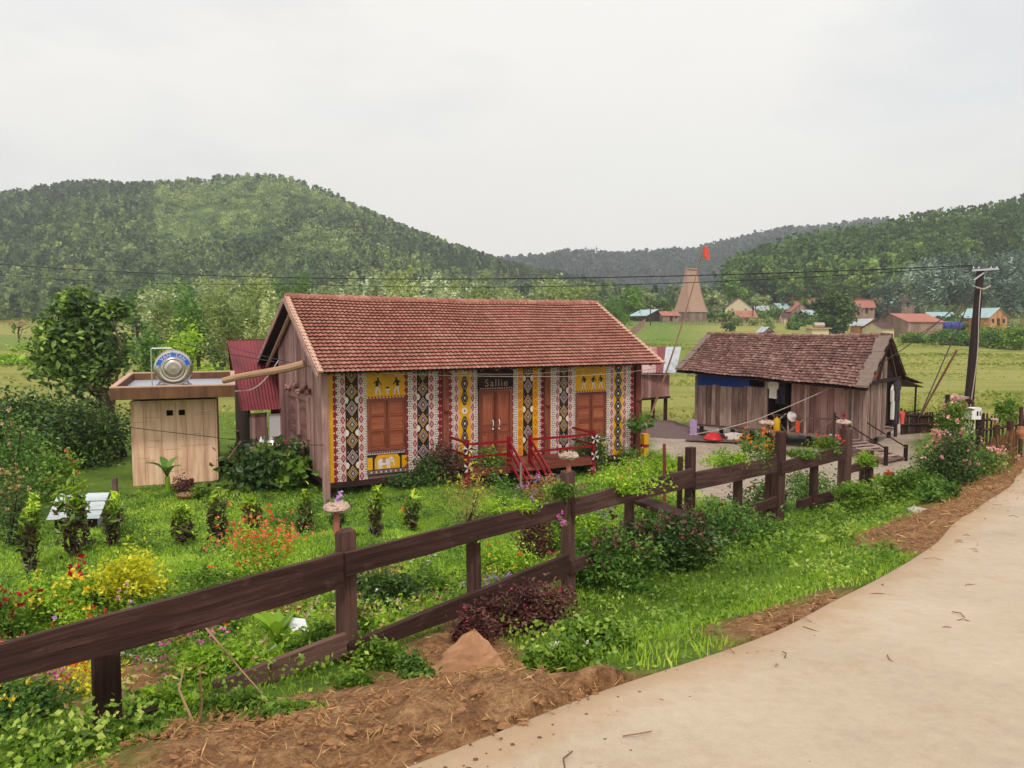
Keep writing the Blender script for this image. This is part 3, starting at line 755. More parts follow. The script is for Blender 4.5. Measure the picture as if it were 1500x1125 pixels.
# --- painted panels: flat shapes of paint lying in thin coats on the boards
BL, WH, PW, RE, YE, OR_, GY, BR_ = range(8)
PMATS = [BLACK, WHITE, PINKW, RED, YELLOW, ORANGE, GREYP, W_PILLAR]
class Paint(MB):
    def pg(s, pts, mat, layer): s.poly([H1(u, -.004 - .0025 * layer, v) for u, v in pts], mat, .5)
    def rc(s, u0, u1, v0, v1, mat, layer): s.pg([(u0, v0), (u1, v0), (u1, v1), (u0, v1)], mat, layer)
    def dia(s, u, v, hw, hh, mat, layer, hexa=0):
        if hexa: s.pg([(u - hw, v), (u - hw * hexa, v - hh), (u + hw * hexa, v - hh), (u + hw, v), (u + hw * hexa, v + hh), (u - hw * hexa, v + hh)], mat, layer)
        else: s.pg([(u - hw, v), (u, v - hh), (u + hw, v), (u, v + hh)], mat, layer)
    def disk(s, u, v, r, mat, layer, n=12, a0=0, a1=2 * math.pi):
        s.pg([(u + r * math.cos(a0 + (a1 - a0) * k / n), v + r * math.sin(a0 + (a1 - a0) * k / n)) for k in range(n + (a1 - a0 < 6.2))], mat, layer)
    def lace(s, u0, u1, v0, v1):
        s.rc(u0, u1, v0, v1, WH, 1)
        n = int((v1 - v0) / .062); c = (u1 - u0); 
        for i in range(n):
            v = v0 + (i + .5) * (v1 - v0) / n; h = .024
            for k in range(2):
                uc = u0 + c * (.29 + .42 * k) + c * (.07 if i % 2 else -.07); sg = 1 if (i + k) % 2 else -1; q = c * .17
                s.pg([(uc - q * sg, v - h), (uc + q * sg, v - h * .3), (uc - q * .2 * sg, v + h)], BL, 2)
    def scallop(s, u0, u1, v0, v1, side):
        s.rc(u0, u1, v0, v1, RE, 1.5)
        n = int((v1 - v0) / .17)
        for i in range(n):
            v = v0 + (i + .5) * (v1 - v0) / n
            e = u1 if side > 0 else u0
            s.pg([(e, v - .06), (e + .05 * side, v), (e, v + .06)], RE, 3)
            s.disk((u0 + u1) / 2 - side * .015, v + .08, .018, WH, 2.5, 6)
    def reds(s, u0, u1, v0, v1, ground=PW, dc=RE):
        s.rc(u0, u1, v0, v1, ground, 1); n = max(2, int((v1 - v0) / .235)); uc = (u0 + u1) / 2; hw = (u1 - u0) * .46
        for i in range(n):
            v = v0 + (i + .5) * (v1 - v0) / n; hh = (v1 - v0) / n * .46
            s.dia(uc, v, hw, hh, dc, 2); s.dia(uc, v, hw * .52, hh * .52, ground if ground != YE else YE, 3); s.dia(uc, v, hw * .25, hh * .25, dc, 4)
            s.disk(uc, v - hh * 1.08, .012, WH, 4, 6)
    def black(s, u0, u1, v0, v1):
        s.rc(u0, u1, v0, v1, BL, 1); uc = (u0 + u1) / 2; hw = (u1 - u0) * .44
        P = .40; n = max(2, round((v1 - v0) / P)); P = (v1 - v0) / n
        for i in range(n):
            v = v0 + (i + .5) * P
            c = YE if i % 3 != 1 else PW
            s.dia(uc, v, hw, P * .47, c, 2); s.dia(uc, v, hw * .86, P * .40, BL, 3)
            for k, (f, cc) in enumerate(((.68, PW), (.56, BL), (.44, GY), (.32, BL), (.2, WH), (.1, GY))): s.dia(uc, v, hw * f, P * .47 * f, cc, 4 + k)
            if i % 2 == 0:
                for sg, e in ((1, u0), (-1, u1)):
                    s.disk(e, v + P * .5, .085, WH, 2.2, 10, -math.pi / 2 if sg > 0 else math.pi / 2, math.pi / 2 if sg > 0 else 1.5 * math.pi)
            s.disk(uc - hw * .8, v + P * .32, .012, WH, 2.4, 6); s.disk(uc + hw * .8, v + P * .32, .012, WH, 2.4, 6)
    def yellow(s, u0, u1, v0, v1, medal=True):
        s.rc(u0, u1, v0, v1, YE, 1); uc = (u0 + u1) / 2; hw = (u1 - u0) * (.30 if medal else .42)
        v = v1 - .02; i = 0
        while v > v0 + .25:
            if medal and i % 3 == 0: s.disk(uc, v - .15, .085, WH, 2, 12); s.disk(uc, v - .15, .03, GY, 3, 8); v -= .30
            else:
                hh = .19; s.dia(uc, v - hh, hw, hh, BL, 2, .35); s.dia(uc, v - hh, hw * .8, hh * .8, GY, 3, .3); s.dia(uc, v - hh, hw * .55, hh * .55, BL, 4, .3); s.dia(uc, v - hh, hw * .25, hh * .25, WH, 5); v -= hh * 2
            for e, sg in ((u0, 1), (u1, -1)):
                if i % 2: s.disk(e, v, .06, PW, 2, 8, -math.pi / 2 if sg > 0 else math.pi / 2, math.pi / 2 if sg > 0 else 1.5 * math.pi)
            i += 1
ZT = HE + .10
Zb = -.02
def panel(bands, v0, v1, label):
    p = Paint()
    for kind, a, b in bands:
        u0, u1 = wu(a), wu(b)
        if kind == 'y': p.rc(u0, u1, v0, v1, YE, 1)
        elif kind == 's+': p.scallop(u0, u1, v0, v1, 1)
        elif kind == 's-': p.scallop(u0, u1, v0, v1, -1)
        elif kind == 'l': p.lace(u0, u1, v0, v1)
        elif kind == 'r': p.reds(u0, u1, v0, v1)
        elif kind == 'o': p.reds(u0, u1, v0, v1, YE, OR_)
        elif kind == 'b': p.black(u0, u1, v0, v1)
        elif kind == 'ym': p.yellow(u0, u1, v0, v1)
        elif kind == 'yd': p.yellow(u0, u1, v0, v1, False)
    tag(p.build('painted_panel', PMATS, house), label)
Zd = .24
panel([('y', 481.5, 488), ('s+', 488, 492), ('l', 492, 498), ('r', 498, 506), ('b', 506, 525), ('r', 525, 533), ('l', 533, 537.5)], Zb, ZT, 'painted strip with black diamond band left of the elephant window')
panel([('s-', 594.5, 598), ('l', 598, 604), ('r', 604, 611), ('b', 611, 628), ('r', 628, 636), ('l', 636, 643), ('s-', 643, 647.5)], Zb, ZT, 'painted strip with black diamond band right of the elephant window')
panel([('y', 655, 657.5), ('s+', 657.5, 660.5), ('l', 660.5, 665.5), ('r', 665.5, 671.5), ('ym', 671.5, 689.5), ('r', 689.5, 695), ('l', 695, 700)], Zd, ZT, 'painted strip with yellow medallion band left of the door')
panel([('s-', 749.5, 752), ('l', 752, 758), ('o', 758, 766), ('b', 766, 780), ('o', 780, 788), ('l', 788, 793), ('s-', 793, 796)], Zd, ZT, 'painted strip with orange bands right of the door')
panel([('o', 803, 807), ('l', 807, 813.5), ('r', 813.5, 819), ('b', 819, 832), ('r', 832, 838), ('l', 838, 842.5)], Zb, ZT, 'painted strip right of the porch pillar')
panel([('l', 887, 893), ('r', 893, 898), ('yd', 898, 911.5), ('r', 911.5, 917), ('l', 917, 924), ('s-', 924, 927)], Zb, ZT, 'painted strip with yellow band of dark diamonds at the far end')

def window(px0, px1, top, bot, header, lower):
    u0, u1 = wu(px0), wu(px1); zt = wz((px0 + px1) / 2, top); zb = wz((px0 + px1) / 2, bot)
    f = MB()
    f.box(H1, u0, u0 + .05, -.055, .02, zb - .03, zt + .03); f.box(H1, u1 - .05, u1, -.055, .02, zb - .03, zt + .03)
    f.box(H1, u0 + .051, u1 - .051, -.053, .02, zt - .02, zt + .03); f.box(H1, u0 + .051, u1 - .051, -.06, .02, zb - .03, zb + .02)
    fo = f.build('window', W_PILLAR, house)
    um = (u0 + u1) / 2
    for a, b in ((u0 + .055, um - .03), (um + .03, u1 - .055)):
        s_ = MB(); hz = zt - .025 - zb - .025
        s_.box(H1, a, b, -.028, -.004, zb + .022, zt - .022, 0, .35)
        for z in (zb + .022, zb + .022 + hz * .36, zb + .022 + hz * .68, zt - .06): s_.box(H1, a + .035, b - .035, -.04, -.0285, z, z + .035, 0, .55)
        for c in (a, b - .034): s_.box(H1, c, c + .034, -.041, -.0285, zb + .022, zt - .022, 0, .5)
        for z in (zb + .06, zb + .06 + hz * .36, zb + .06 + hz * .68):
            s_.box(H1, a + .05, b - .05, -.034, -.0285, z + .02, z + hz * .25, 0, random.uniform(.6, 1))
        s_.build('shutter', W_SHUT, fo)
    s_ = MB(); s_.box(H1, um - .029, um + .029, -.05, -.004, zb + .022, zt - .022, 0, .2); s_.build('mullion', W_PILLAR, fo)
    p = Paint()
    p.rc(u0, u1, zt + .032, ZT, YE, 1)
    n = 12
    for i in range(n):
        a = u0 + (u1 - u0) * i / n; b = u0 + (u1 - u0) * (i + 1) / n
        p.pg([(a, zt + .035), (b, zt + .035), ((a + b) / 2, zt + .10)], RE, 2); p.pg([(a, zt + .035), ((a + b) / 2, zt + .035), ((a + b) / 2 - .02, zt + .07)], WH, 3)
    def drummer(uc, z0, s, fl):
        q = lambda pts, c, l=2: p.pg([(uc + x * s * fl, z0 + y * s) for x, y in pts], c, l)
        q([(-.10, 0), (-.05, 0), (0, .22), (.02, .36), (-.08, .36), (-.07, .2)], WH); q([(.10, 0), (.16, 0), (.12, .2), (.03, .36), (-.04, .34), (.06, .2)], WH, 2.5)
        q([(-.08, .35), (.04, .35), (.08, .62), (-.06, .60)], BL, 3); q([(.0, .62), (.07, .62), (.08, .72), (.0, .73)], BL, 3)
        q([(.04, .58), (.16, .40), (.2, .42), (.08, .62)], BL, 3.5); q([(-.05, .60), (-.16, .5), (-.14, .46), (-.03, .54)], BL, 3.5)
        q([(.02, .71), (.12, .84), (.10, .86), (.0, .74)], WH, 4)
    wu_ = u1 - u0
    if header == 2:
        drummer(u0 + wu_ * .27, zt + .12, .60, 1); drummer(u0 + wu_ * .78, zt + .12, .60, -1)
        p.disk(u0 + wu_ * .53, zt + .27, .06, WH, 2, 10, math.pi, 2 * math.pi); p.disk(u0 + wu_ * .53, zt + .27, .05, BL, 3, 10, 0, math.pi); p.rc(u0 + wu_ * .51, u0 + wu_ * .55, zt + .13, zt + .2, WH, 2)
    else:
        for k, x in enumerate((.28, .58, .84)): drummer(u0 + wu_ * x, zt + .13, .54, 1 if k % 2 else -1)
    tag(p.build('window_header', PMATS, house), 'yellow strip above window painted with dancing drummers')
    p = Paint(); b0 = lower
    p.rc(u0 - .02, u1 + .02, b0, zb - .035, BL, 1); p.rc(u0 - .02, u1 + .02, b0 + .02, b0 + .11, GY, 2); p.rc(u0, u1, zb - .13, zb - .05, PW, 2)
    for i in range(16):
        a = u0 + (u1 - u0) * (i + .5) / 16
        p.dia(a, b0 + .065, .022, .03, WH if i % 2 else RE, 3); p.dia(a, zb - .09, .02, .03, BL if i % 2 else RE, 3)
    p.rc(u0 - .01, u0 + .13, b0 + .13, zb - .2, YE, 2); p.rc(u1 - .12, u1 + .01, b0 + .13, zb - .2, ORANGE and YE, 2)
    ya, yb = b0 + .13, zb - .15
    p.pg([(u0 + .18, ya), (u1 - .17, ya), (u1 - .17, yb - .1), (u1 - .24, yb), (u0 + .26, yb), (u0 + .18, yb - .1)], YE, 2)
    if header == 2:                                      # white elephant with a red saddle cloth
        s = (yb - ya) * .92; ux = u0 + (u1 - u0) * .26; 
        q = lambda pts, c, l=3: p.pg([(ux + x * s, ya + y * s) for x, y in pts], c, l)
        q([(.0, .62), (.08, .74), (.3, .80), (.6, .78), (.85, .72), (.95, .66), (.95, .34), (.6, .30), (.3, .32), (.05, .30)], WH)
        q([(-.04, .6), (.0, .62), (.03, .4), (.0, .1), (-.03, .1), (-.01, .4)], WH, 3.2)
        q([(.04, .34), (.22, .34), (.2, .02), (.06, .02)], WH, 3.1); q([(.24, .34), (.34, .34), (.34, .02), (.25, .02)], WH, 3.1)
        q([(.68, .36), (.80, .34), (.80, .02), (.69, .02)], WH, 3.1); q([(.83, .4), (.96, .4), (.95, .02), (.85, .02)], WH, 3.1)
        q([(.82, .72), (.95, .88), (1.12, .90), (1.24, .78), (1.26, .6), (1.18, .52), (.98, .5)], WH, 3.3)
        q([(1.14, .62), (1.26, .66), (1.30, .4), (1.32, .2), (1.26, .16), (1.24, .2), (1.22, .4)], WH, 3.4)
        q([(.96, .80), (1.06, .74), (1.05, .5), (.97, .42), (.92, .58)], PW, 3.6); q([(1.10, .96), (.98, .88), (1.14, .86)], PW, 3.5)
        p.disk(ux + 1.17 * s, ya + .7 * s, .012, BL, 4, 6)
        q([(.36, .84), (.60, .83), (.61, .48), (.36, .48)], RE, 3.5); q([(.40, .78), (.56, .77), (.57, .53), (.40, .53)], PW, 3.7); q([(.44, .72), (.53, .72), (.53, .58), (.44, .58)], RE, 3.9)
    tag(p.build('window_apron', PMATS, house), 'yellow panel with a painted white elephant below the window' if header == 2 else 'yellow painted panel below the far window')
window(537.5, 594.5, 585, 657, 2, wz(566, 694))
window(842.5, 886.5, 576, 638, 3, wz(866, 680))
# door with two leaves
u0, u1 = wu(700.5), wu(749); zt, zb = wz(725, 573), Zd
f = MB(); f.box(H1, u0, u0 + .07, -.06, .02, zb, zt + .05); f.box(H1, u1 - .07, u1, -.06, .02, zb, zt + .05); f.box(H1, u0 + .071, u1 - .071, -.058, .02, zt - .02, zt + .05)
f.box(H1, u0 - .05, u1 + .05, -.09, .02, zb - .16, zb - .002)
door = f.build('door', W_PILLAR, house)
um = (u0 + u1) / 2
for k, (a, b) in enumerate(((u0 + .073, um - .035), (um + .035, u1 - .073))):
    s_ = MB(); s_.box(H1, a, b, -.03, -.004, zb + .002, zt - .022, 0, .4)
    for (za, zc) in ((zb + .06, zb + .26), (zb + .32, zb + .62), (zb + .72, zb + .84), (zb + .92, zt - .1)):
        n = 1 if zc - za < .2 or za > zb + .9 else 2
        for i in range(n):
            x0 = a + .05 + (b - a - .1) * i / n; x1 = a + .05 + (b - a - .1) * (i + 1) / n - .015
            s_.box(H1, x0, x1, -.042, -.0305, za, zc, 0, random.uniform(.45, .95))
    lf = s_.build('leaf', W_SHUT, door)
    h = MB(); uh = b - .06 if k == 0 else a + .06
    h.tube([H1(uh, -.045, zb + .86), H1(uh, -.09, zb + .90), H1(uh, -.09, zb + 1.0), H1(uh, -.045, zb + 1.04)], .012, 6); h.blob(H1(uh, -.06, zb + .80), .025)
    h.build('handle', WHITEP, lf)
s_ = MB(); s_.box(H1, um - .034, um + .034, -.052, -.004, zb + .002, zt - .022, 0, .1); s_.build('astragal', W_PILLAR, door)
# carved board with the name over the door
sg = MB(); sb0, sb1 = zt + .055, zt + .60
sg.box(H1, u0 - .02, u1 + .02, -.075, .0, sb0, sb1, 0, .2)
for i in range(14):
    a = u0 + (u1 - u0) * (i + .5) / 14; sg.blob(H1(a, -.08, sb0 + .03), (.022, .012, .018), 1)
for uc in (u0 + (u1 - u0) * .28, u0 + (u1 - u0) * .75):
    sg.tube([H1(uc + .26 * math.cos(x), -.085, sb1 - .05 + .07 * math.sin(x)) for x in np.linspace(.1, 3.04, 9)], .014, 5, 1)
sign = sg.build('sign_board', [W_DARK, MORTAR], house)
def text_mesh(name, body, size, mat, place, parent, depth=.012, spread=None):
    """lettering as mesh; place(x, y, z) maps letter space to the world"""
    cu = bpy.data.curves.new(name, 'FONT'); cu.body = body; cu.size = size; cu.extrude = depth / 2; cu.align_x = 'CENTER'; cu.resolution_u = 3; cu.space_character = spread or 1.0
    to = bpy.data.objects.new('lettering_source', cu); COL.objects.link(to)
    dg = bpy.context.evaluated_depsgraph_get(); me = bpy.data.meshes.new_from_object(to.evaluated_get(dg))
    COL.objects.unlink(to); bpy.data.objects.remove(to)
    V = np.zeros(len(me.vertices) * 3); me.vertices.foreach_get('co', V); V = V.reshape(-1, 3)
    W_ = np.array([place(*v) for v in V]) - woff(parent)
    me.vertices.foreach_set('co', W_.ravel().astype(np.float32)); me.update()
    me.materials.clear(); me.materials.append(mat); me.name = name
    return link_mesh(name, me, parent)
text_mesh('lettering', 'Sallie', .28, plain('sign_letter', rgb((150, 124, 108)), .7), lambda x, y, z: H1(um + x, -.085 - z, sb0 + .085 + y), sign, .02, 1.2)
mb = MB(); mb.poly([H1(um + .02, -.0795, sb0 + .40), H1(um + .16, -.0795, sb0 + .40), H1(um + .09, -.0795, sb0 + .47)], 0); mb.build('roof_emblem', RED, sign)

# gable door with carved frame
def gp(px, py): q = at_plane(px, py, A0, H1.a) - A0; return float(q @ H1.b), float(q[2])
b1_, z1_ = gp(424, 572); b0_, z0_ = gp(455, 644)
ba, bb = min(b0_, b1_), max(b0_, b1_)
f = MB()
for (x0, x1) in ((ba, ba + .16), (bb - .16, bb)): f.box(H1, -.06, -.005, x0, x1, z0_, z1_)
f.box(H1, -.06, -.005, ba + .161, bb - .161, z1_ - .12, z1_)
gd = f.build('door', W_HOUSE, house)
s_ = MB(); s_.box(H1, -.03, -.004, ba + .162, bb - .162, z0_, z1_ - .121, 0, .1)
m_ = (ba + bb) / 2; s_.box(H1, -.07, -.031, m_ - .12, m_ + .12, z0_, z1_ - .14, 0, .8); s_.box(H1, -.08, -.071, m_ - .05, m_ + .05, z0_ + .1, z1_ - .2, 0, .3)
s_.build('leaf', W_HOUSE, gd)
f = MB()
for i, x in enumerate(np.linspace(ba - .15, bb + .1, 8)):
    f.blob(H1(-.06, x, z1_ + .16 + .10 * math.sin(i * 1.7)), (.05, .16, .09), 0, random.random(), 8, 6, .25)
f.build('carving', W_HOUSE, gd)

# porch with red railings and a short flight of steps
pu0, pu1, po = wu(654), wu(842, 640) - .1, 1.15
mb = MB()
x = pu0
while x < pu1: mb.box(H1, x, min(x + .15, pu1) - .008, -po, -.1, Zd - .05, Zd - .01); x += .15
mb.box(H1, pu0, pu1, -po - .03, -po - .001, Zd - .2, Zd - .012)
for u in (pu0 + .1, (pu0 + pu1) / 2, pu1 - .1): mb.box(H1, u - .05, u + .05, -po + .1, -po + .2, -.42, Zd - .051)
mb.build('porch_deck', W_PILLAR, house)
uL, uR = pu0 + .05, pu1 - .05
def pf(px): 
    q = at_plane(px, 660, H1(0, -po, 0), H1.b) - A0; return float(q @ H1.a)
sL, sR = pf(746), pf(777)
for (a, b) in ((uL, sL), (sR, uR)):
    mb = MB()
    for z in (.30, .62): mb.beam(H1(a, -po, Zd + z), H1(b, -po, Zd + z), .04, .06, 0)
    o_ = a if a == uL else b
    for z in (.34, .66): mb.beam(H1(o_, -po, Zd + z), H1(o_, -.1, Zd + z + .02), .04, .06, 0)
    for u in (a, b): mb.box(H1, u - .045, u + .045, -po - .045, -po + .045, -.42 if u in (uL, uR) else Zd, Zd + .74)
    for u, zz in ((o_, .5), (o_, .05)):                        # pinwheel blocks painted black and white
        for k in range(8):
            a0, a1 = k * math.pi / 4, (k + .62) * math.pi / 4; r = .15
            c_ = H1(u, -po - .07 - .001 * k, Zd + zz); P = lambda r_, an: c_ + H1.a * r_ * math.cos(an) + H1.z * r_ * math.sin(an)
            mb.poly([c_, P(r, a0), P(r * .8, a1)], 1 if k % 2 else 2)
    mb.build('porch_railing', [REDRAIL, WHITE, BLACK], house)
mb = MB()
for i in range(4):
    d = po + .03 + .26 * i; z = Zd - .10 - .17 * i
    mb.box(H1, sL + .02, sR - .02, -d - .27, -d, z - .03, z)
for u in (sL, sR):
    for z in (.62, .40, .10):
        mb.beam(H1(u, -po, Zd + z), H1(u, -po - 1.15, Zd + z - .82), .04, .065, 1)
mb.build('porch_steps', [W_PILLAR, REDRAIL], house)

# log spout from the gable to the shed roof
p0, p1 = at(446, 533, 18.6), at(327, 558, 18.9)
mb = MB(); pts = [p0 + (p1 - p0) * k / 6 + np.array([0, 0, -.02 * math.sin(k)]) for k in range(7)]
mb.tube(pts, [.10, .10, .095, .09, .085, .085, .08], 9); 
tag(mb.build('wooden_beam', W_BAMB), 'rounded log reaching from the painted house gable to the shed roof', 'log')
mb = MB(); q0, q1 = at(408, 528, 20.2), at(345, 573, 18.9)
mb.tube([q0 + (q1 - q0) * t_ + np.array([0, 0, -.28 * math.sin(math.pi * t_)]) for t_ in np.linspace(0, 1, 12)], .018, 6); tag(mb.build('hose', WIREL), 'pale hose sagging below the log between house and shed', 'hose')

# ------------------------------------------------------------------ the rendered shed with the water tank
f0, f1 = at_z(195, 712, 0.0), at_z(320, 712, 0.02)
rr0 = ray(320, 700); yaw = math.atan2(-rr0[0], rr0[1]) - .02; SH = Frame((f0[0], f0[1], 0), yaw); sw = float((at_plane(320, 700, SH.o, SH.b) - SH.o) @ SH.a)
shed = thing('concrete_shed', SH(sw / 2, 1.5, 0), 'small rendered washroom shed with a flat tray roof and rust streaks', 'shed')
zw = float(at_plane(200, 588, SH.o, SH.b)[2])
def openpanel(mb, fr, u0, u1, w0, w1, holes, v0, v1, mat=0):
    us = sorted({u0, u1, *[h[0] for h in holes], *[h[1] for h in holes]}); ws = sorted({w0, w1, *[h[2] for h in holes], *[h[3] for h in holes]})
    for a, b in zip(us[:-1], us[1:]):
        for c_, d in zip(ws[:-1], ws[1:]):
            if not any(h[0] <= a and b <= h[1] and h[2] <= c_ and d <= h[3] for h in holes):
                P = [fr(a, v0, c_), fr(b, v0, c_), fr(b, v1, c_), fr(a, v1, c_), fr(a, v0, d), fr(b, v0, d), fr(b, v1, d), fr(a, v1, d)]
                mb.add(P, [(0, 1, 5, 4), (3, 7, 6, 2)], mat, .5)
                for (i, fc, e) in ((0, (0, 4, 7, 3), a), (1, (1, 2, 6, 5), b)):
                    if e in (u0, u1) or any(e in h[:2] and h[2] <= c_ and d <= h[3] for h in holes): mb.add(P, [fc], mat, .5)
                for fc, e in (((0, 3, 2, 1), c_), ((4, 5, 6, 7), d)):
                    if any(e in h[2:] and h[0] <= a and b <= h[1] for h in holes): mb.add(P, [fc], mat, .5)
def sp(px, py): q = at_plane(px, py, SH.o, SH.b) - SH.o; return float(q @ SH.a), float(q[2])
holes = []
for (x0, x1) in ((243.5, 253.5), (261.5, 271)):
    a, zt_ = sp(x0, 601); b, zb_ = sp(x1, 609); holes.append((a, b, zb_, zt_))
holes = [(h[0], h[1], holes[0][2], holes[0][3]) for h in holes]
mb = MB(); openpanel(mb, SH, 0, sw, -.1, zw, holes, 0, .1)
mb.box(SH, 0, .1, .1005, 3, -.1, zw); mb.box(SH, sw - .1, sw, .1005, 3, -.1, zw); mb.box(SH, .1005, sw - .1005, 2.9, 3, -.1, zw)
for u in (.3, .72, 1.08, 1.33, 1.75, 2.05):
    if u < sw: mb.box(SH, u, u + .010, -.003, 0, -.05, zw - .03, 1)       # board seams left in the render
for i in range(16): 
    a = random.uniform(.05, sw - .5); z = random.uniform(.3, zw - .3); mb.box(SH, a, a + random.uniform(.2, .5), -.0035, 0, z, z + .008, 1)
mb.build('wall', [CONC, plain('render_seam', rgb((176, 132, 96)), .9)], shed)
mb = MB(); mb.box(SH, .12, sw - .12, 1.0, 1.05, 0, zw - .05); mb.build('dark_vent_backing', BLACK, shed)  # black sheet behind the vents, the darkness of the inside put into colour
# tray roof: front lip 160..345, back lip narrower because farther
ta = at(160, 569, 18.4); tb = at(345, 570, 18.5); zt_ = ta[2]
TR = Frame((ta[0], ta[1], zt_), yaw); tw_ = float((tb - ta) @ TR.a); td = 3.9
mb = MB(); th = .30; dz_ = .16
def tray(u, v, w): return TR(u, v, w + dz_ * v / td)
for (a, b, c_, d) in ((0, tw_, 0, .12), (0, tw_, td - .12, td), (0, .12, .1205, td - .1205), (tw_ - .12, tw_, .1205, td - .1205)):
    mb.box8([tray(a, c_, -th), tray(b, c_, -th), tray(b, d, -th), tray(a, d, -th), tray(a, c_, 0), tray(b, c_, 0), tray(b, d, 0), tray(a, d, 0)], 0, .5)
mb.box8([tray(.1205, .1205, -th), tray(tw_ - .1205, .1205, -th), tray(tw_ - .1205, td - .1205, -th), tray(.1205, td - .1205, -th), tray(.1205, .1205, -th + .1), tray(tw_ - .1205, .1205, -th + .1), tray(tw_ - .1205, td - .1205, -th + .1), tray(.1205, td - .1205, -th + .1)], 0, .5)
roof_s = mb.build('roof', CONC_EDGE, shed, bevel=.01)
mb = MB(); mb.box8([tray(a, b, w_) for w_ in (-th + .104, -th + .11) for a, b in ((.13, .13), (tw_ - .13, .13), (tw_ - .13, td - .13), (.13, td - .13))], 0); mb.build('roof_lining', SHEET_W, roof_s)
mb = MB()
for (a, b, c_, d) in ((-.002, tw_ + .002, -.002, .125), (-.002, .125, .126, td), (tw_ - .125, tw_ + .002, .126, td), (.126, tw_ - .126, td - .125, td)):
    mb.box8([tray(a, c_, .001), tray(b, c_, .001), tray(b, d, .001), tray(a, d, .001), tray(a, c_, .03), tray(b, c_, .03), tray(b, d, .03), tray(a, d, .03)], 0, .5)
mb.build('coping', MORTAR, roof_s)
# tank lying on its cradle, round end towards the road
tc_ = at(254, 540, 19.3); ax = -np.array([tc_[0], tc_[1], 0]); ax = ax / np.linalg.norm(ax) * 1.0
r0 = px_h(26.5, 19.3)
tank = thing('water_tank', tc_ - ax * .6 - [0, 0, r0], 'stainless steel water tank lying on the shed roof with a blue name label', 'water tank')
mb = MB()
back = tc_ - ax * 1.25
prof = [(.0, -.08), (r0 * .5, -.06), (r0 * .93, 0), (r0 * 1.0, .06)]
for i in range(6): prof += [(r0, .1 + .16 * i), (r0 * .975, .13 + .16 * i), (r0 * .975, .2 + .16 * i)]
prof += [(r0, 1.1), (r0 * 1.0, 1.19), (r0 * .95, 1.25), (r0 * .8, 1.27), (r0 * .64, 1.285), (r0 * .62, 1.275), (r0 * .60, 1.29), (r0 * .5, 1.30), (r0 * .48, 1.285), (r0 * .46, 1.33), (r0 * .44, 1.34), (r0 * .3, 1.335), (r0 * .05, 1.345), (.001, 1.345)]
mb.lathe(back, prof, 40, ax); mb.build('body', STEEL, tank, smooth=True)
xv = np.cross(ax, (0, 0, 1)); xv /= np.linalg.norm(xv)
if xv[0] < 0: xv = -xv
up_ = np.array([0, 0, 1.])
def cap(r, an, d=0): 
    f_ = 1.285 + (r0 * .64 - r) / (r0 * .3) * .03 if r < r0 * .94 else 1.25
    return back + ax * (f_ + .012 + d) + xv * r * math.cos(an) + up_ * r * math.sin(an)
mb = MB(); n = 24; a0, a1 = R(14), R(166)
def ringband(mb, ra, rb, a0, a1, d, mat):
    for i in range(n):
        x0, x1 = a0 + (a1 - a0) * i / n, a0 + (a1 - a0) * (i + 1) / n
        mb.poly([cap(ra, x0, d), cap(rb, x0, d - .004), cap(rb, x1, d - .004), cap(ra, x1, d)], mat)
ringband(mb, r0 * .64, r0 * .92, a0, a1, .0, 0); ringband(mb, r0 * .63, r0 * .655, a0, a1, .004, 1); ringband(mb, r0 * .90, r0 * .93, a0 - .05, a1 + .05, .004, 1)
label_ = mb.build('label', [BLUE, WHITE], tank)
def arc_place(x, y, z):
    rr = r0 * .685 + y; an = math.pi / 2 - x / (r0 * .74); return cap(rr, an, .010 + z)
for word, sh in (('VAN', -1), ('TAN', 1)): text_mesh('lettering', word, r0 * .27, WHITE, lambda x, y, z, sh=sh: arc_place(x + sh * r0 * .40, y, z), label_, .004, 1.1)
mb = MB()
for d in (.25, 1.0):
    for s in (-1, 1): mb.beam(back + ax * d + xv * s * r0 * .9 - up_ * r0 * 1.05, back + ax * d + xv * s * r0 * .62 - up_ * r0 * .72, .04, .04)
    mb.beam(back + ax * d - xv * r0 * .95 - up_ * r0 * 1.04, back + ax * d + xv * r0 * .95 - up_ * r0 * 1.04, .04, .05)
mb.build('cradle', GALV, tank)
mb = MB(); a = back + ax * 1.3 - xv * r0 * 1.08
mb.tube([a - up_ * r0 * 1.2, a + up_ * r0 * 1.1, a + up_ * r0 * 1.13 + xv * .03, a + up_ * r0 * 1.13 + xv * r0 * 1.03, a + up_ * r0 * 1.0 + xv * r0 * 1.06], .016, 6); mb.build('pipe', GALV, tank)
mb = MB(); mb.tube([tray(.45, .9, -.14), tray(1.25, .8, -.14)], .05, 8); tag(mb.build('spare_pipe', GALV), 'grey pipe lying in the shed roof tray beside the tank', 'pipe')
# ------------------------------------------------------------------ the weathered plank house on stilts
L2, D2, HE2, HR2, BR2 = 6.063, 3.674, 1.864, 3.33, 1.951
e2, o2L, o2R = .67, .565, .22
ph = thing('plank_house', H2(3, 1.8, -.56), 'weathered grey plank house on stilts with a mossy dark tile roof', 'house')
tilt = lambda u: .17 - .34 * u                       # the old eave has sunk to the right
def h2e(u, z): return H2(u, -e2, z)
E0, E1 = h2e(-o2L, HE2 + .17), h2e(L2 + o2R, HE2 - .17)
K0, K1 = H2(-o2L - .0, BR2, HR2 + .03), H2(L2 + o2R, BR2, HR2 + .02)
Bk0, Bk1 = H2(-o2L, D2 + .5, HE2 + .1), H2(L2 + o2R, D2 + .5, HE2)
sag2 = lambda u, s: -.06 * np.sin(np.pi * u) * s + .018 * np.sin(u * 17 + s * 3)
tile_slope('roof', E0, E1, K0, K1, 18, 46, TILE_OLD, ph, .04, .014, sag2, 5, .007)
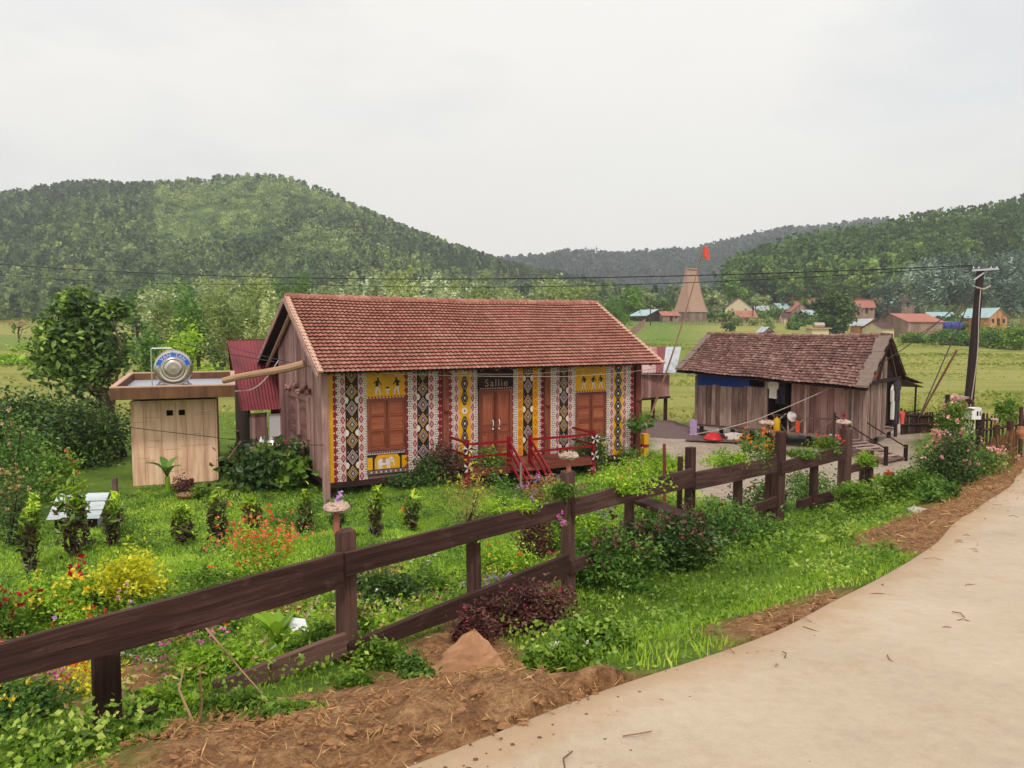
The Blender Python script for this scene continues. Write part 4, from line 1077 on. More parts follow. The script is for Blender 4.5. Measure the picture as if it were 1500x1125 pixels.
tile_slope('roof', Bk1, Bk0, K1, K0, 16, 40, TILE_OLD, ph, .04, .014, sag2, 4, .007)
# back lean-to roof, lower pitch, carried on thin posts
l0, l1 = H2(L2 - 3.2, D2 + .35, HE2 - .02), H2(L2 + o2R, D2 + .35, HE2 - .02)
m0, m1 = H2(L2 - 3.2, D2 + 2.75, HE2 - .42), H2(L2 + o2R + .12, D2 + 2.75, HE2 - .42)
tile_slope('lean_to_roof', m1, m0, l1, l0, 10, 24, TILE_OLD, ph, .035, .012, None, 4, .006)
mb = MB(); dz = np.array([0, 0, -.12])
dk = dz * 1.8; slab(mb, E0 + dz * .6, E1 + dz * .6, K1 + dk, K0 + dk, .02); slab(mb, Bk1 + dz * .6, Bk0 + dz * .6, K0 + dk, K1 + dk, .02); slab(mb, m1 + dz, m0 + dz, l0 + dz, l1 + dz, .02)
for u in np.arange(0, L2 + .2, .7): mb.beam(H2(u, -e2 + .04, HE2 - .1 + tilt(u / L2)), H2(u, BR2, HR2 - .12), .06, .08); mb.beam(H2(u, D2 + .45, HE2 - .05), H2(u, BR2, HR2 - .12), .06, .08)
mb.beam(H2(L2 + .1, -.1, HE2 - .05), H2(L2 + .1, D2 + .1, HE2 - .05), .09, .12)
mb.beam(H2(L2 + .12, .9, HE2), H2(L2 + .12, BR2 - .1, HR2 - .3), .08, .08); mb.beam(H2(L2 + .12, D2 - .6, HE2), H2(L2 + .12, BR2 + .1, HR2 - .3), .08, .08)
mb.build('roof_boards', W_DARK, ph)
mb = MB(); n = 20
for i in range(n):
    u0_, u1_ = i / n, (i + 1.08) / n
    a = K0 + (K1 - K0) * u0_; b = K0 + (K1 - K0) * u1_; z = -.06 * math.sin(math.pi * u0_) + random.uniform(-.02, .02)
    mb.tube([a + [0, 0, z + .02], b + [0, 0, z]], [.11, .09], 8)
mb.build('ridge_tile', TILE_OLD, ph)
for (ea, ka, s) in ((E0, K0, 1), (E1, K1, -1)):
    mb = MB(); n = 14; d = (ka - ea) / n; ins = H2.a * s * (.22 if s > 0 else .42)
    for i in range(n):
        a = ea + d * i; b = ea + d * (i + 1.02); o_ = H2.a * s * random.uniform(-.03, .03) - H2.a * s * .02; q = np.array([0, 0, random.uniform(.055, .085)]); ii_ = ins * random.uniform(.85, 1.1)
        mb.box8([a + o_, a + ii_ + o_, b + ii_ + o_, b + o_, a + o_ + q, a + ii_ + o_ + q, b + ii_ + o_ + q, b + o_ + q], 0)
    mb.build('verge_band', MORTAR_OLD, ph)
uP = 2.72                                             # the porch recess starts here
mb = MB()
planks(mb, H2, 0, uP, 0, -.02, HE2 - .36, 'u', .21, .022, 0, .014, None, .016)
planks(mb, H2, uP + .0, uP + .95, 1.15, 0, HE2 + .3, 'u', .2, .022, 1, .01, None, .012); planks(mb, H2, uP + .8, L2, .28, -.02, HE2 + .25, 'u', .19, .022, 2, .01, None, .014); planks(mb, H2, .28, 1.15, uP + .8, 0, HE2, 'v', .2, .022, 1, .01)
planks(mb, H2, 0, 1.15, uP, 0, HE2, 'v', .2, .022, 1, .01)
rz2 = lambda b: (HE2 + (HR2 - HE2) * (b + e2) / (BR2 + e2) if b < BR2 else HR2 - (HR2 - HE2) * (b - BR2) / (D2 + .5 - BR2)) - .14
planks(mb, H2, 0.02, 2.45, L2, -.12, 0, 'v', .17, .022, 0, .012, lambda b: min(rz2(b), HE2 + .75), .02)
planks(mb, H2, 2.5, D2, L2 - .05, .25, 0, 'v', .22, .022, 1, .01, lambda b: rz2(b), .012)
planks(mb, H2, 0, D2, 0, 0, 0, 'v', .2, .022, 0, .01, rz2); planks(mb, H2, 0, L2, D2, 0, HE2, 'u', .2)
planks(mb, H2, L2 - .52, L2 - .05, 0.02, -.1, HE2 - .22, 'u', .16, .022, 0, .012, None, .015)
mb.build('wall', [W_OLD, W_DARK, W_HOUSE], ph)
mb = MB(); mb.box(H2, .02, L2 - .02, .03, D2, -.12, -.03); mb.box(H2, uP, L2 - .5, -.12, .029, -.10, -.02); 
mb.build('floor', W_OLD, ph)
for bx_ in ((-.05, .06, -.06, .05, -.02, HE2 - .05), (uP - .05, uP + .05, -.07, .05, -.1, HE2 - .1), (L2 - .53, L2 - .45, -.06, .03, -.55, HE2 - .25), (L2 - .06, L2 + .05, -.05, .04, -.12, HE2 - .1), (4.1, 4.18, -.1, -.02, -.02, HE2 - .15)):
    mb = MB(); mb.box(H2, *bx_); mb.build('porch_post', W_OLD, ph)
for u in (.15, 1.4, uP, 4.2, L2 - .15):
    for b in (.15, 1.9, D2 - .15):
        mb = MB(); j = random.uniform(-.03, .03); mb.beam(H2(u + j, b, -.7), H2(u, b, -.121), .12, .12); mb.build('stilt', W_DARK, ph)
for u in (L2 - 3.1, L2 + .1):
    mb = MB(); mb.tube([H2(u, D2 + 2.55, -.6), H2(u, D2 + 2.55, HE2 - .46)], .04, 6); mb.build('lean_to_post', W_DARK, ph)
mb = MB(); mb.tube([H2(L2 + .05, D2 + .3, .45), H2(L2 + .25, D2 + 2.6, .42)], .03, 6); mb.beam(H2(L2 + .02, D2 + .1, -.6), H2(L2 + .02, D2 + .1, HE2), .09, .09); mb.build('lean_to_rail', W_DARK, ph)
mb = MB()                                             # porch railing of crossed poles
for a, b in (((uP + .1, .0), (uP + .75, .62)), ((uP + .75, .0), (uP + .2, .62)), ((3.6, .0), (4.15, .52)), ((4.45, .0), (5.1, .56)), ((3.0, .55), (4.2, .5)), ((4.15, .52), (5.5, .55))):
    mb.beam(H2(a[0], -.07, a[1]), H2(b[0], -.07, b[1]), .035, .045)
for u in (3.55, 4.12, 5.1): mb.beam(H2(u, -.08, -.02), H2(u, -.08, .6), .06, .05)
mb.build('porch_railing', W_OLD, ph)
mb = MB(); mb.poly([H2(L2 + .03, .5, HE2 + .1), H2(L2 + .03, 1.05, HE2 + .08), H2(L2 + .03, 1.1, HE2 + .50), H2(L2 + .03, .95, HE2 + .58)], 0); mb.poly([H2(L2 + .025, 1.05, HE2 + .08), H2(L2 + .025, .5, HE2 + .1), H2(L2 + .025, .95, HE2 + .58)], 0); mb.build('gable_patch', CLOTHO, ph)
# plank stairs at the right end
st = thing('plank_stairs', H2(L2 - .2, -1.0, -.56), 'rickety plank stairs with thin pole handrails at the corner of the plank house', 'stairs')
t0 = at_plane(1252, 640, H2(0, -.25, 0), H2.b) ; t1 = at_z(1312, 676, .03)
t0 = H2(5.45, -.15, -.03); dv = t1 - t0; dh = np.array([dv[0], dv[1], 0]); dh /= np.linalg.norm(dh); side = np.array([-dh[1], dh[0], 0]); 
mb = MB()
for s in (-.42, .42): mb.beam(t0 + side * s + [0, 0, -.08], t1 + side * s + [0, 0, .02], .06, .14)
mb.build('stringer', W_OLD, st)
for i in range(9):
    c_ = t0 + dv * (i + .5) / 9; mb = MB(); j = random.uniform(-.04, .04)
    mb.beam(c_ - side * (.47 + j) + [0, 0, .04], c_ + side * (.47 - j) + [0, 0, .04], .17, .03); mb.build('tread', W_OLD, st)
mb = MB()
for s in (-.45, .45):
    mb.tube([t0 + side * s + [0, 0, .75], t1 + side * s + [0, 0, .42]], .025, 6); mb.beam(t1 + side * s + [0, 0, -.1], t1 + side * s + [0, 0, .5], .09, .09); mb.beam(t0 + side * s, t0 + side * s + np.array([0, 0, .85]), .05, .05)
mb.build('handrail', W_DARK, st)
# things on and about the plank house
def cloth(name, fr, u0, u1, v, w0, w1, mat, label, cat, wave=.02, taper=0, ax='u', parent=None, n=12, m=8):
    V = []; 
    for j in range(m + 1):
        for i in range(n + 1):
            s, r = i / n, j / m; u = u0 + (u1 - u0) * s; mid = (u0 + u1) / 2; u = mid + (u - mid) * (1 - taper * r)
            d = wave * math.sin(s * 9 + r * 2) * (.4 + r); w_ = w1 + (w0 - w1) * r
            V.append(fr(u, v - d, w_) if ax == 'u' else fr(v + d, u, w_))
    V = np.array(V); ii = (np.arange(m)[:, None] * (n + 1) + np.arange(n)[None]).ravel(); Fs = np.stack([ii, ii + 1, ii + n + 2, ii + n + 1], 1)
    o = np_mesh(name, V, Fs, mat, parent, smooth=True, loc=None if parent else V.min(0))
    md = o.modifiers.new('thick', 'SOLIDIFY'); md.thickness = .012
    if parent is None: tag(o, label, cat)
    return o
cloth('blue_tarp', H2, .05, 2.1, -.03, HE2 - .40, HE2 + .02, TARP, 'blue tarpaulin strip hung under the plank house eave', 'tarpaulin', .025)
def garment(name, o_, x, wdt, ht, mat, label, yv, legs=False):
    mb = MB(); z = np.array([0, 0, 1.]); y = np.asarray(yv)
    def slabp(pts, d=.05):
        n = len(pts); f = [o_ + x * a * wdt + z * b * ht + y * d for a, b in pts]; g = [o_ + x * a * wdt + z * b * ht - y * d * .4 for a, b in pts]
        mb.poly(f, 0, .5); mb.poly(g[::-1], 0, .5)
        for i in range(n): mb.poly([f[i], g[i], g[(i + 1) % n], f[(i + 1) % n]], 0, .5)
    if name == 'hanging_cloth': slabp([(-.5, 0), (-.1, .03), (.3, -.01), (.5, .02), (.46, -.4), (.52, -.75), (.42, -1), (.1, -.93), (-.2, -1.02), (-.5, -.92), (-.44, -.5)], .03)
    elif legs: slabp([(-.4, 0), (.4, 0), (.5, -.95), (.12, -1), (.02, -.35), (-.1, -1), (-.5, -.95)])
    else: slabp([(-.15, 0), (.15, 0), (.55, -.15), (.5, -.5), (.36, -.45), (.38, -1), (-.36, -.97), (-.34, -.45), (-.5, -.48), (-.55, -.15)])
    o = mb.build(name, mat); return tag(o, label, 'clothes')
c1 = H2(uP + .25, -.05, HE2 - .1)
garment('hanging_shirt', c1, H2.a, .36, .65, CLOTHW, 'pale shirt hanging beside the porch post of the plank house', H2.b)
garment('hanging_trousers', H2(uP + .45, .15, HE2 - .15), H2.a, .35, .8, CLOTHD, 'dark trousers hanging in the porch shade of the plank house', H2.b, True)
garment('hanging_jacket', H2(L2 + .12, D2 - .35, HE2 - .12), H2.b, .75, .75, CLOTHD, 'dark jacket hanging by the back corner of the plank house', H2.a)
garment('hanging_trousers', H2(L2 + .12, D2 - .3, HE2 - .8), H2.b, .5, .95, CLOTHD, 'dark trousers hanging below the jacket at the back corner of the plank house', H2.a, True)
garment('hanging_shirt', H2(L2 + .06, D2 - .62, HE2 - .25), H2.b, .5, 1.3, CLOTHW, 'long white cloth hanging behind the dark jacket', H2.a)
garment('hanging_shirt', H2(L2 + .1, D2 + .55, .55), H2.b, .5, .5, CLOTHR, 'red shirt hung on the lean-to rail', H2.a)
garment('hanging_cloth', H2(-.05, -.15, .12), H2.a, .3, .75, CLOTHP, 'pale purple cloth hanging at the left foot of the plank house', H2.b)
def can(fr, u, v, w0, r, h, mat, name, label, cat):
    mb = MB(); mb.lathe(fr(u, v, w0), [(r * .9, 0), (r, .02), (r, h * .75), (r * .8, h * .86), (r * .3, h * .92), (r * .3, h), (.001, h)], 12); return tag(mb.build(name, mat, smooth=True), label, cat)
can(H2, uP + .42, -.04, -.02, .13, .5, YELP, 'jerry_can', 'yellow plastic can standing on the plank house porch', 'can')
mb = MB(); q = H2(uP + 1.0, -.10, .55)
mb.lathe(q, [(.19, -.05), (.16, .0), (.10, .02), (.09, .10), (.04, .13), (.001, .13)], 16, (.3, -1, .4)); tag(mb.build('straw_hat', CLOTHW, smooth=True), 'pale sun hat hung on the crossed porch poles', 'hat')
garment('hanging_cloth', H2(uP + 1.18, -.12, .40), H2.a, .14, .42, CLOTHO, 'orange cloth hung right of the sun hat', H2.b)
mb = MB(); mb.lathe(at_g(1043, 645) + [0, 0, .02], [(.22, 0), (.31, .16), (.29, .15), (.2, .02), (.001, .02)], 20); 
bas = at_g(1044, 648); mb = MB(); mb.lathe(bas + [0, 0, .12], [(.001, .24), (.2, .22), (.34, .03), (.36, .0), (.3, .0), (.001, .02)], 18); tag(mb.build('wash_basin', REDP, smooth=True), 'red plastic basin upturned on the low bench before the plank house', 'basin')
mb = MB(); bx = Frame(bas, -.25)
mb.box(bx, -.95, 1.1, -.2, .25, .06, .11)
for u in (-.8, .9): mb.box(bx, u, u + .08, -.15, .2, -.1, .06)
tag(mb.build('low_bench', W_OLD), 'low plank bench under the red basin', 'bench')
garment('laundry_heap', bas + np.array([.75, 0, .36]), np.array([1, 0, 0]), .6, .28, CLOTHW, 'bundle of pale washing right of the red basin', (0, 1, 0))
mb = MB()
for k in range(3): mb.blob(H2(5.0 + k * .14, -.05, .0), (.05, .09, .03), 0, .5, 8, 5)
tag(mb.build('sandals', CLOTHW), 'pale sandals left at the porch edge of the plank house', 'shoes')

# ------------------------------------------------------------------ corrugated sheets
def corr(mb, p0, p1, q0, q1, waves=14, amp=.018, mat=0, rows=4, mats=None):
    """sheet p0-p1 (eave) to q0-q1 (ridge); flutes run from eave to ridge"""
    p0, p1, q0, q1 = [np.asarray(p, float) for p in (p0, p1, q0, q1)]
    nr_ = np.cross(p1 - p0, q0 - p0); nr_ /= np.linalg.norm(nr_)
    if nr_[2] < 0: nr_ = -nr_
    n = waves * 4; V = []
    for j in range(rows + 1):
        s = j / rows
        for i in range(n + 1):
            u = i / n; V.append((p0 * (1 - s) + q0 * s) * (1 - u) + (p1 * (1 - s) + q1 * s) * u + nr_ * amp * math.sin(2 * math.pi * u * waves))
    b = len(mb.V); mb.V.extend([tuple(v) for v in V])
    tt = {}
    for j in range(rows):
        for i in range(n):
            k = i * 6 // n
            mb.F.append([b + j * (n + 1) + i, b + j * (n + 1) + i + 1, b + (j + 1) * (n + 1) + i + 1, b + (j + 1) * (n + 1) + i])
            mb.M.append(mats[k % len(mats)] if mats else mat); mb.T.append(tt.setdefault((k, j // 2), random.random())); mb.UV.append([(0, 0)] * 4)

# red-roofed outhouse behind the painted house
q = [at(333, 499, 24.0), at(402, 497, 25.0), at(353, 602, 21.8), at(418, 599, 22.8)]
rs = thing('metal_roof_shed', [(q[2][0] + q[3][0]) / 2, q[2][1] + 1, 0], 'wooden kitchen shed under a steep red corrugated roof behind the painted house', 'shed')
mb = MB(); corr(mb, q[2], q[3], q[0], q[1], 14, .02); o = mb.build('roof', CORR_RED, rs, smooth=True)
mb = MB(); bk = np.array([-.9, 2.6, -1.6]); corr(mb, q[0] + bk, q[1] + bk, q[0] + [0, 0, .02], q[1] + [0, 0, .02], 14, .02); mb.build('roof', CORR_RED, rs, smooth=True)
mb = MB(); w0_, w1_ = q[2] + np.array([.12, .35, -.12]), q[3] + np.array([.1, .35, -.12]); wd = (w1_ - w0_); wy = math.atan2(wd[1], wd[0]); WF = Frame((w0_[0], w0_[1], 0), wy); wl = float(np.linalg.norm(wd[:2]))
planks(mb, WF, 0, .55, 0, .0, w0_[2]); planks(mb, WF, 1.1, wl, .8, 0, w0_[2], 'u', .2, .02, 1); planks(mb, WF, .55, 1.1, .01, .0, .75); 
for o_ in (.12, .18):
    gpl = [q[2] + [o_, .3, -.15], q[0] + [o_, .1, -.12], q[0] + bk + [o_, 0, -.1]]; gz_ = [(p[0], p[1], -.1) for p in gpl]
    mb.poly([gz_[0], gpl[0], gpl[1], gpl[2], gz_[2]], 1)
mb.build('wall', [W_HOUSE, W_DARK], rs)
mb = MB(); mb.box(WF, .62, 1.02, -.04, -.005, .85, 1.55); tag(mb.build('shutter', WHITEP, rs), 'pale board leaning in the shed opening')
# barn between the houses
bp = [at(925, 508, 33), at(998, 508, 35), at(930, 546, 30.8), at(990, 546, 32)]
bn = thing('stilt_barn', [(bp[2][0] + bp[3][0]) / 2, bp[2][1] + 1, 0], 'plank barn on stilts with a rust and white corrugated roof between the two houses', 'barn')
mb = MB(); corr(mb, bp[2], bp[3], bp[0], bp[1], 14, .02, 0, 4, [1, 0, 0, 1, 2, 2]); bo = (bp[0] - bp[2]) * np.array([1, 1, -1]); corr(mb, bp[0] + bo, bp[1] + bo, bp[0], bp[1], 14, .02); mb.build('roof', [CORR_RUST, CORR_RED, CORR_GREY], bn, smooth=True)
a = bp[2] + np.array([.3, .4, -.1]); b = bp[3] + np.array([-.2, .4, -.1]); BF = Frame((a[0], a[1], 0), math.atan2(b[1] - a[1], b[0] - a[0])); bl = float(np.linalg.norm((b - a)[:2])); zt_ = a[2]
mb = MB(); planks(mb, BF, 0, bl, 0, zt_ - 1.0, zt_, 'u', .2); planks(mb, BF, 0, 4, 0, zt_ - 1.0, zt_ + .2, 'v', .2); planks(mb, BF, 0, 4, bl, zt_ - 1.0, zt_ + .2, 'v', .2); planks(mb, BF, 0, bl, 4, zt_ - 1.0, zt_, 'u', .2); mb.build('wall', W_HOUSE, bn)
mb = MB(); mb.box(BF, -.05, bl + .05, -.05, 4, zt_ - 1.1, zt_ - 1.02); mb.build('floor', W_DARK, bn)
for u in (.1, bl / 2, bl - .1):
    for v in (.1, 2, 3.8): mb = MB(); mb.beam(BF(u, v, -.2), BF(u, v, zt_ - 1.1), .14, .14); mb.build('stilt', W_DARK, bn)

# ------------------------------------------------------------------ the village across the valley
def village_house(px0, px1, base, d, eave, ridge, yaw, roofm, wallm, label, depth=5, gable='u', name='village_house', corr_=False, door=True, overhang=.4, floor=0):
    a, b = at(px0, base, d), at(px1, base, d); W = np.linalg.norm(b - a); c_ = (a + b) / 2
    g = Hs(c_[0], c_[1] + depth / 2); c_[2] = max(c_[2], Hs(c_[0], c_[1]) + .1); fr = Frame((c_[0], c_[1] + depth / 2, c_[2]), yaw); h = thing(name, (c_[0], c_[1] + depth / 2, c_[2]), label, 'house', 'village houses across the valley')
    e, r = px_h(eave, d), px_h(ridge, d); hw, hd = W / 2, depth / 2
    mb = MB()
    zb = min(-.3, g - c_[2] - .3)
    for (x0, x1, v) in ((-hw, hw, -hd), (-hw, hw, hd)): planks(mb, fr, x0, x1, v, zb, e, 'u', .6, .04, 0, .01)
    tp = (lambda v: e) if gable == 'u' else None
    for x in (-hw, hw): planks(mb, fr, -hd, hd, x, zb, e, 'v', .6, .04, 0, .01, (lambda v: e + (r - e) * (1 - abs(v) / hd)) if gable == 'u' else None)
    if gable == 'v':
        for v in (-hd, hd): planks(mb, fr, -hw, hw, v, e - .02, e, 'u', .5, .04, 0, .01, lambda u: e + (r - e) * (1 - abs(u) / hw))
    mb.build('wall', wallm, h)
    o_ = overhang; k = (r - e)
    mb = MB()
    if gable == 'u': sl = [((-hw - o_, -hd - o_), (hw + o_, -hd - o_), (-hw - o_, 0), (hw + o_, 0)), ((hw + o_, hd + o_), (-hw - o_, hd + o_), (hw + o_, 0), (-hw - o_, 0))]; kk = o_ * k / hd
    else: sl = [((-hw - o_, hd + o_), (-hw - o_, -hd - o_), (0, hd + o_), (0, -hd - o_)), ((hw + o_, -hd - o_), (hw + o_, hd + o_), (0, -hd - o_), (0, hd + o_))]; kk = o_ * k / hw
    for (p, q_, s, t_) in sl:
        P = [fr(*p, e - kk + .05), fr(*q_, e - kk + .05), fr(*s, r + .05), fr(*t_, r + .05)]
        corr(mb, P[0], P[1], P[2], P[3], 16, .05 if corr_ else .03)
    mb.build('roof', roofm, h)
    if door:
        mb = MB(); mb.box(fr, -.45, .45, -hd - .08, -hd - .045, 0, min(e * .85, 2.0)); mb.build('door', W_DARK, h)
        for x in ((-hw * .6, hw * .6) if W > 5 else (hw * .6,)): mb = MB(); mb.box(fr, x - .35, x + .35, -hd - .08, -hd - .045, min(e * .45, 1.0), min(e * .8, 1.9)); mb.build('window', W_DARK, h)
    return h
VH = village_house
VH(1314, 1378, 498, 146, 23, 35, .30, VTILE, W_VILL, 'long brown plank house with an orange tile roof across the field', 9, 'u', door=False)
VH(1284, 1306, 496, 143, 14, 22, .30, VTILE_D, VWALL, 'low annex with a dark purple roof left of the long brown plank house', 5, 'u', door=False)
VH(1262, 1290, 489, 158, 13, 22, .15, CORR_GREY, W_ORNG, 'orange plank hut with a white metal roof behind the low annex', 5, 'v', corr_=True)
VH(1436, 1473, 480, 160, 16, 29, .35, CORR_BLUE, W_ORNG, 'orange plank house with a pale blue metal roof at the far right', 7, 'v', corr_=True)
VH(1368, 1402, 483, 172, 15, 26, -.1, CORR_BLUE, W_DARK, 'dark house with a pale metal roof right of the long brown house', 6, 'u', corr_=True)
VH(934, 976, 473, 215, 8, 17, .5, CORR_BLUE, W_DARK, 'house with a pale blue roof standing left of the thatched tower', 8, 'v', corr_=True)
VH(969, 994, 470, 212, 8, 14, .1, VTILE, W_VILL, 'low red-roofed hut at the left foot of the thatched tower', 6, 'u')
VH(1066, 1104, 470, 225, 16, 31, -.15, VTILE_D, VWALL, 'cream gabled house right of the thatched tower', 9, 'v')
VH(1080, 1108, 471, 205, 7, 16, 0, VTILE, W_VILL, 'red-roofed hut in front of the cream gabled house', 5, 'u')
VH(1138, 1162, 462, 232, 9, 18, .3, CORR_BLUE, W_VILL, 'pale blue roofed house left of the gabled brown house in the village', 7, 'u', corr_=True)
VH(1162, 1187, 465, 224, 10, 21, -.1, VTILE, W_VILL, 'brown gabled house between two blue roofs in the village', 7, 'v')
VH(1186, 1214, 458, 240, 8, 15, .1, CORR_BLUE, W_VILL, 'farther pale blue roofed house left of the round dark tree', 6, 'u', corr_=True)
VH(1178, 1202, 470, 208, 9, 16, .2, CORR_BLUE, W_DARK, 'small dark hut with a blue roof left of the round dark tree', 5, 'u', corr_=True)
VH(1244, 1268, 467, 205, 13, 24, -.4, CORR_GREY, W_VILL, 'grey plank house with a white roof right of the round dark tree', 6, 'v', corr_=True)
VH(1262, 1284, 459, 222, 9, 19, -.2, VTILE, W_VILL, 'red-roofed house behind the grey plank house', 7, 'u')
VH(1322, 1340, 450, 226, 8, 16, -.1, VTILE_D, W_VILL, 'small hut at the foot of the bamboo grove', 5, 'u')
VH(1118, 1132, 488, 155, 3, 9, .1, CORR_GREY, W_VILL, 'tiny field hut with a grey roof showing above the plank house', 3, 'v', corr_=True)
VH(1044, 1062, 465, 226, 8, 15, .2, VTILE_D, W_VILL, 'small dark-roofed hut between the tower and the cream gabled house', 5, 'u')
VH(1110, 1128, 463, 228, 8, 15, -.2, CORR_GREY, W_VILL, 'grey-roofed hut right of the cream gabled house', 5, 'u', corr_=True)
VH(1226, 1244, 454, 236, 8, 15, .1, VTILE, W_VILL, 'red-roofed hut showing behind the top of the rounded tree', 5, 'u')
VH(1300, 1318, 452, 232, 7, 14, .3, CORR_BLUE, W_VILL, 'pale-roofed hut left of the small hut by the bamboo grove', 5, 'v', corr_=True)
VH(1148, 1166, 472, 205, 7, 13, -.1, VTILE_D, VWALL, 'low pale-walled hut in front of the gabled brown house', 4, 'u')
# white block house
a, b = at(1189, 494, 140), at(1214, 494, 140); fr = Frame(a, 0); W = float(b[0] - a[0])
wb = thing('block_house', a + [W / 2, 1.5, 0], 'small white flat-roofed block house in the field before the round tree', 'house')
mb = MB(); mb.box(fr, 0, W, 0, 3, -1, 1.6); mb.build('wall', VWALL, wb); mb = MB(); mb.box(fr, -.6, W + .4, -.4, 3.3, 1.602, 1.8); mb.build('roof', MORTAR, wb)
mb = MB(); mb.lathe(fr(W * .6, 1.5, 2.3), [(.001, -1), (.4, -1), (.5, -.9), (.5, .9), (.4, 1), (.001, 1)], 12, (1, 0, 0)); tag(mb.build('water_tank', STEEL), 'steel tank lying on the white block house roof', 'water tank')
# the communal house with its towering thatch
d = 215; cb = at(1016, 470, d); RF = Frame(cb + [0, 4, 0], .62)
rg = thing('communal_house', cb + [0, 4, 0], 'tall communal house with a towering steep thatched roof', 'communal house')
sc = d / F_PX; hw, hd = 20 * sc, 16 * sc; zb = 13 * sc; zt_ = 76 * sc; tw2, td2 = 11.5 * sc, 1.0 * sc
mb = MB(); nl = 12
def rgp(u, s):                                        # u around 0..4 corners, s height
    f = s ** .86
    x = hw * (1 - f) + tw2 * f; y = hd * (1 - f) + td2 * f
    sag_ = -1.2 * sc * math.sin(math.pi * min(s, 1)) 
    return (x + sag_ * .6, y + sag_)
def ridge_z(x): return zt_ + (abs(x) / tw2) ** 2 * 1.8 * sc
rings = []
for j in range(nl + 1):
    s = j / nl; x, y = rgp(0, s); z = zb + (zt_ - zb) * s; ring = []
    N = 8
    for k in range(N): t_ = k / N; ring.append((-x + 2 * x * t_, -y))
    for k in range(N): t_ = k / N; ring.append((x, -y + 2 * y * t_))
    for k in range(N): t_ = k / N; ring.append((x - 2 * x * t_, y))
    for k in range(N): t_ = k / N; ring.append((-x, y - 2 * y * t_))
    rings.append([RF(px, py, z + (1.0 * sc * (px / x) ** 2 * s) + random.uniform(-.06, .06)) for px, py in ring])
V = [p for r in rings for p in r]; n = 32
uv = [[(3 * j / 1.0, k * .8), (3 * j, (k + 1) * .8), (3 * (j + 1), (k + 1) * .8), (3 * (j + 1), k * .8)] for j in range(nl) for k in range(n)]
mb.add(V, [[j * n + k, j * n + (k + 1) % n, (j + 1) * n + (k + 1) % n, (j + 1) * n + k] for j in range(nl) for k in range(n)], 0, .5, uv)
mb.poly(rings[-1], 0); mb.build('roof', THATCH, rg)
mb = MB()
for s in (-1, 1): mb.tube([RF(s * rgp(0, t_)[0], -rgp(0, t_)[1] - .1, zb + (zt_ - zb) * t_ + 1.0 * sc * t_) for t_ in np.linspace(0, 1, 8)], .1, 5)
mb.tube([rings[-1][k] + np.array([0, 0, .05]) for k in list(range(0, 9))], .3, 6); mb.build('roof_edge', THATCH, rg)
mb = MB()
for (x0, x1, v) in ((-hw * .93, hw * .93, -hd * .9), (-hw * .93, hw * .93, hd * .9)): planks(mb, RF, x0, x1, v, -1, zb + .3, 'u', .5, .05)
for x in (-hw * .93, hw * .93): planks(mb, RF, -hd * .9, hd * .9, x, -1, zb + .3, 'v', .5, .05)
mb.build('wall', W_VILL, rg)
# paling fences of the village
def paling(pts, d, label, h=1.5, step=.42, mat=None, name='paling_fence', wd=.12, group=None):
    P = []
    for (p0, p1, dd) in pts: P += [at(p0[0], p0[1], dd[0]), at(p1[0], p1[1], dd[1])]
    P = np.array(P)[:, :2]; Q = resample(P, step); mb = MB()
    for q in Q:
        z = Hs(*q); a = random.uniform(-.05, .05); mb.beam((q[0], q[1], z - .3), (q[0] + a, q[1], z + h * random.uniform(.8, 1.05)), wd, .05)
    for i in range(len(Q) - 1):
        for f in (.35, .75): mb.beam((Q[i][0], Q[i][1] + .05, Hs(*Q[i]) + h * f), (Q[i + 1][0], Q[i + 1][1] + .05, Hs(*Q[i + 1]) + h * f), .05, .07)
    return tag(mb.build(name, mat or W_VILL), label, 'fence', group)
paling([((985, 474), (1175, 474), (200, 196))], 0, 'long pale paling fence in front of the thatched tower', 1.9, .8, wd=.35)
paling([((925, 478), (945, 474), (150, 196))], 0, 'brown paling fence beside the blue-roofed hut left of the tower', 1.9, .8, wd=.3)
paling([((1376, 487), (1442, 485), (150, 150))], 0, 'thin paling fence left of the far orange house', 1.2, .7, wd=.12)
mb = MB()                                              # bare orange cutting above the village
for k, (x0, x1) in enumerate(((1160, 1222), (1232, 1336))):
    for i in range(26):
        for j in range(4):
            a = at(x0 + (x1 - x0) * i / 26, 445 - 10 * j / 4, 232 + 1.5 * j); b = at(x0 + (x1 - x0) * (i + 1) / 26, 445 - 10 * j / 4, 232 + 1.5 * j)
            up_ = np.array([0, 1.5, px_h(10 / 4, 232)]); ff = lambda i_: (.55 + .9 * abs(math.sin(i_ * .7 + k * 2)) * abs(math.sin(i_ * 1.9 + k))) if j == 3 else 1; f1_, f2_ = ff(i), ff(i + 1)
            mb.add([a, b, b + up_ * f2_, a + up_ * f1_, a + [0, 8, -2], b + [0, 8, -2], b + up_ * f2_ + [0, 8, -1], a + up_ * f1_ + [0, 8, -1]], [(0, 1, 2, 3), (3, 2, 6, 7)], 0)
tag(mb.build('cut_bank', ORANGE_EARTH), kind='structure')
mb = MB(); tp_ = [at(x, y, dd) for x, y, dd in ((1470, 492, 130), (1482, 489, 138), (1500, 485, 140), (1540, 481, 150))]
for i in range(len(tp_) - 1):
    a, b = tp_[i], tp_[i + 1]; za, zb_ = Hs(a[0], a[1]) + .12, Hs(b[0], b[1]) + .12
    mb.poly([(a[0], a[1] - 1.8, za), (b[0], b[1] - 1.8, zb_), (b[0], b[1] + 1.8, zb_ + .3), (a[0], a[1] + 1.8, za + .3)], 0)
tag(mb.build('far_path', MORTAR), kind='structure')
cl = Frame(at(1378, 483, 148), 0); mb = MB()
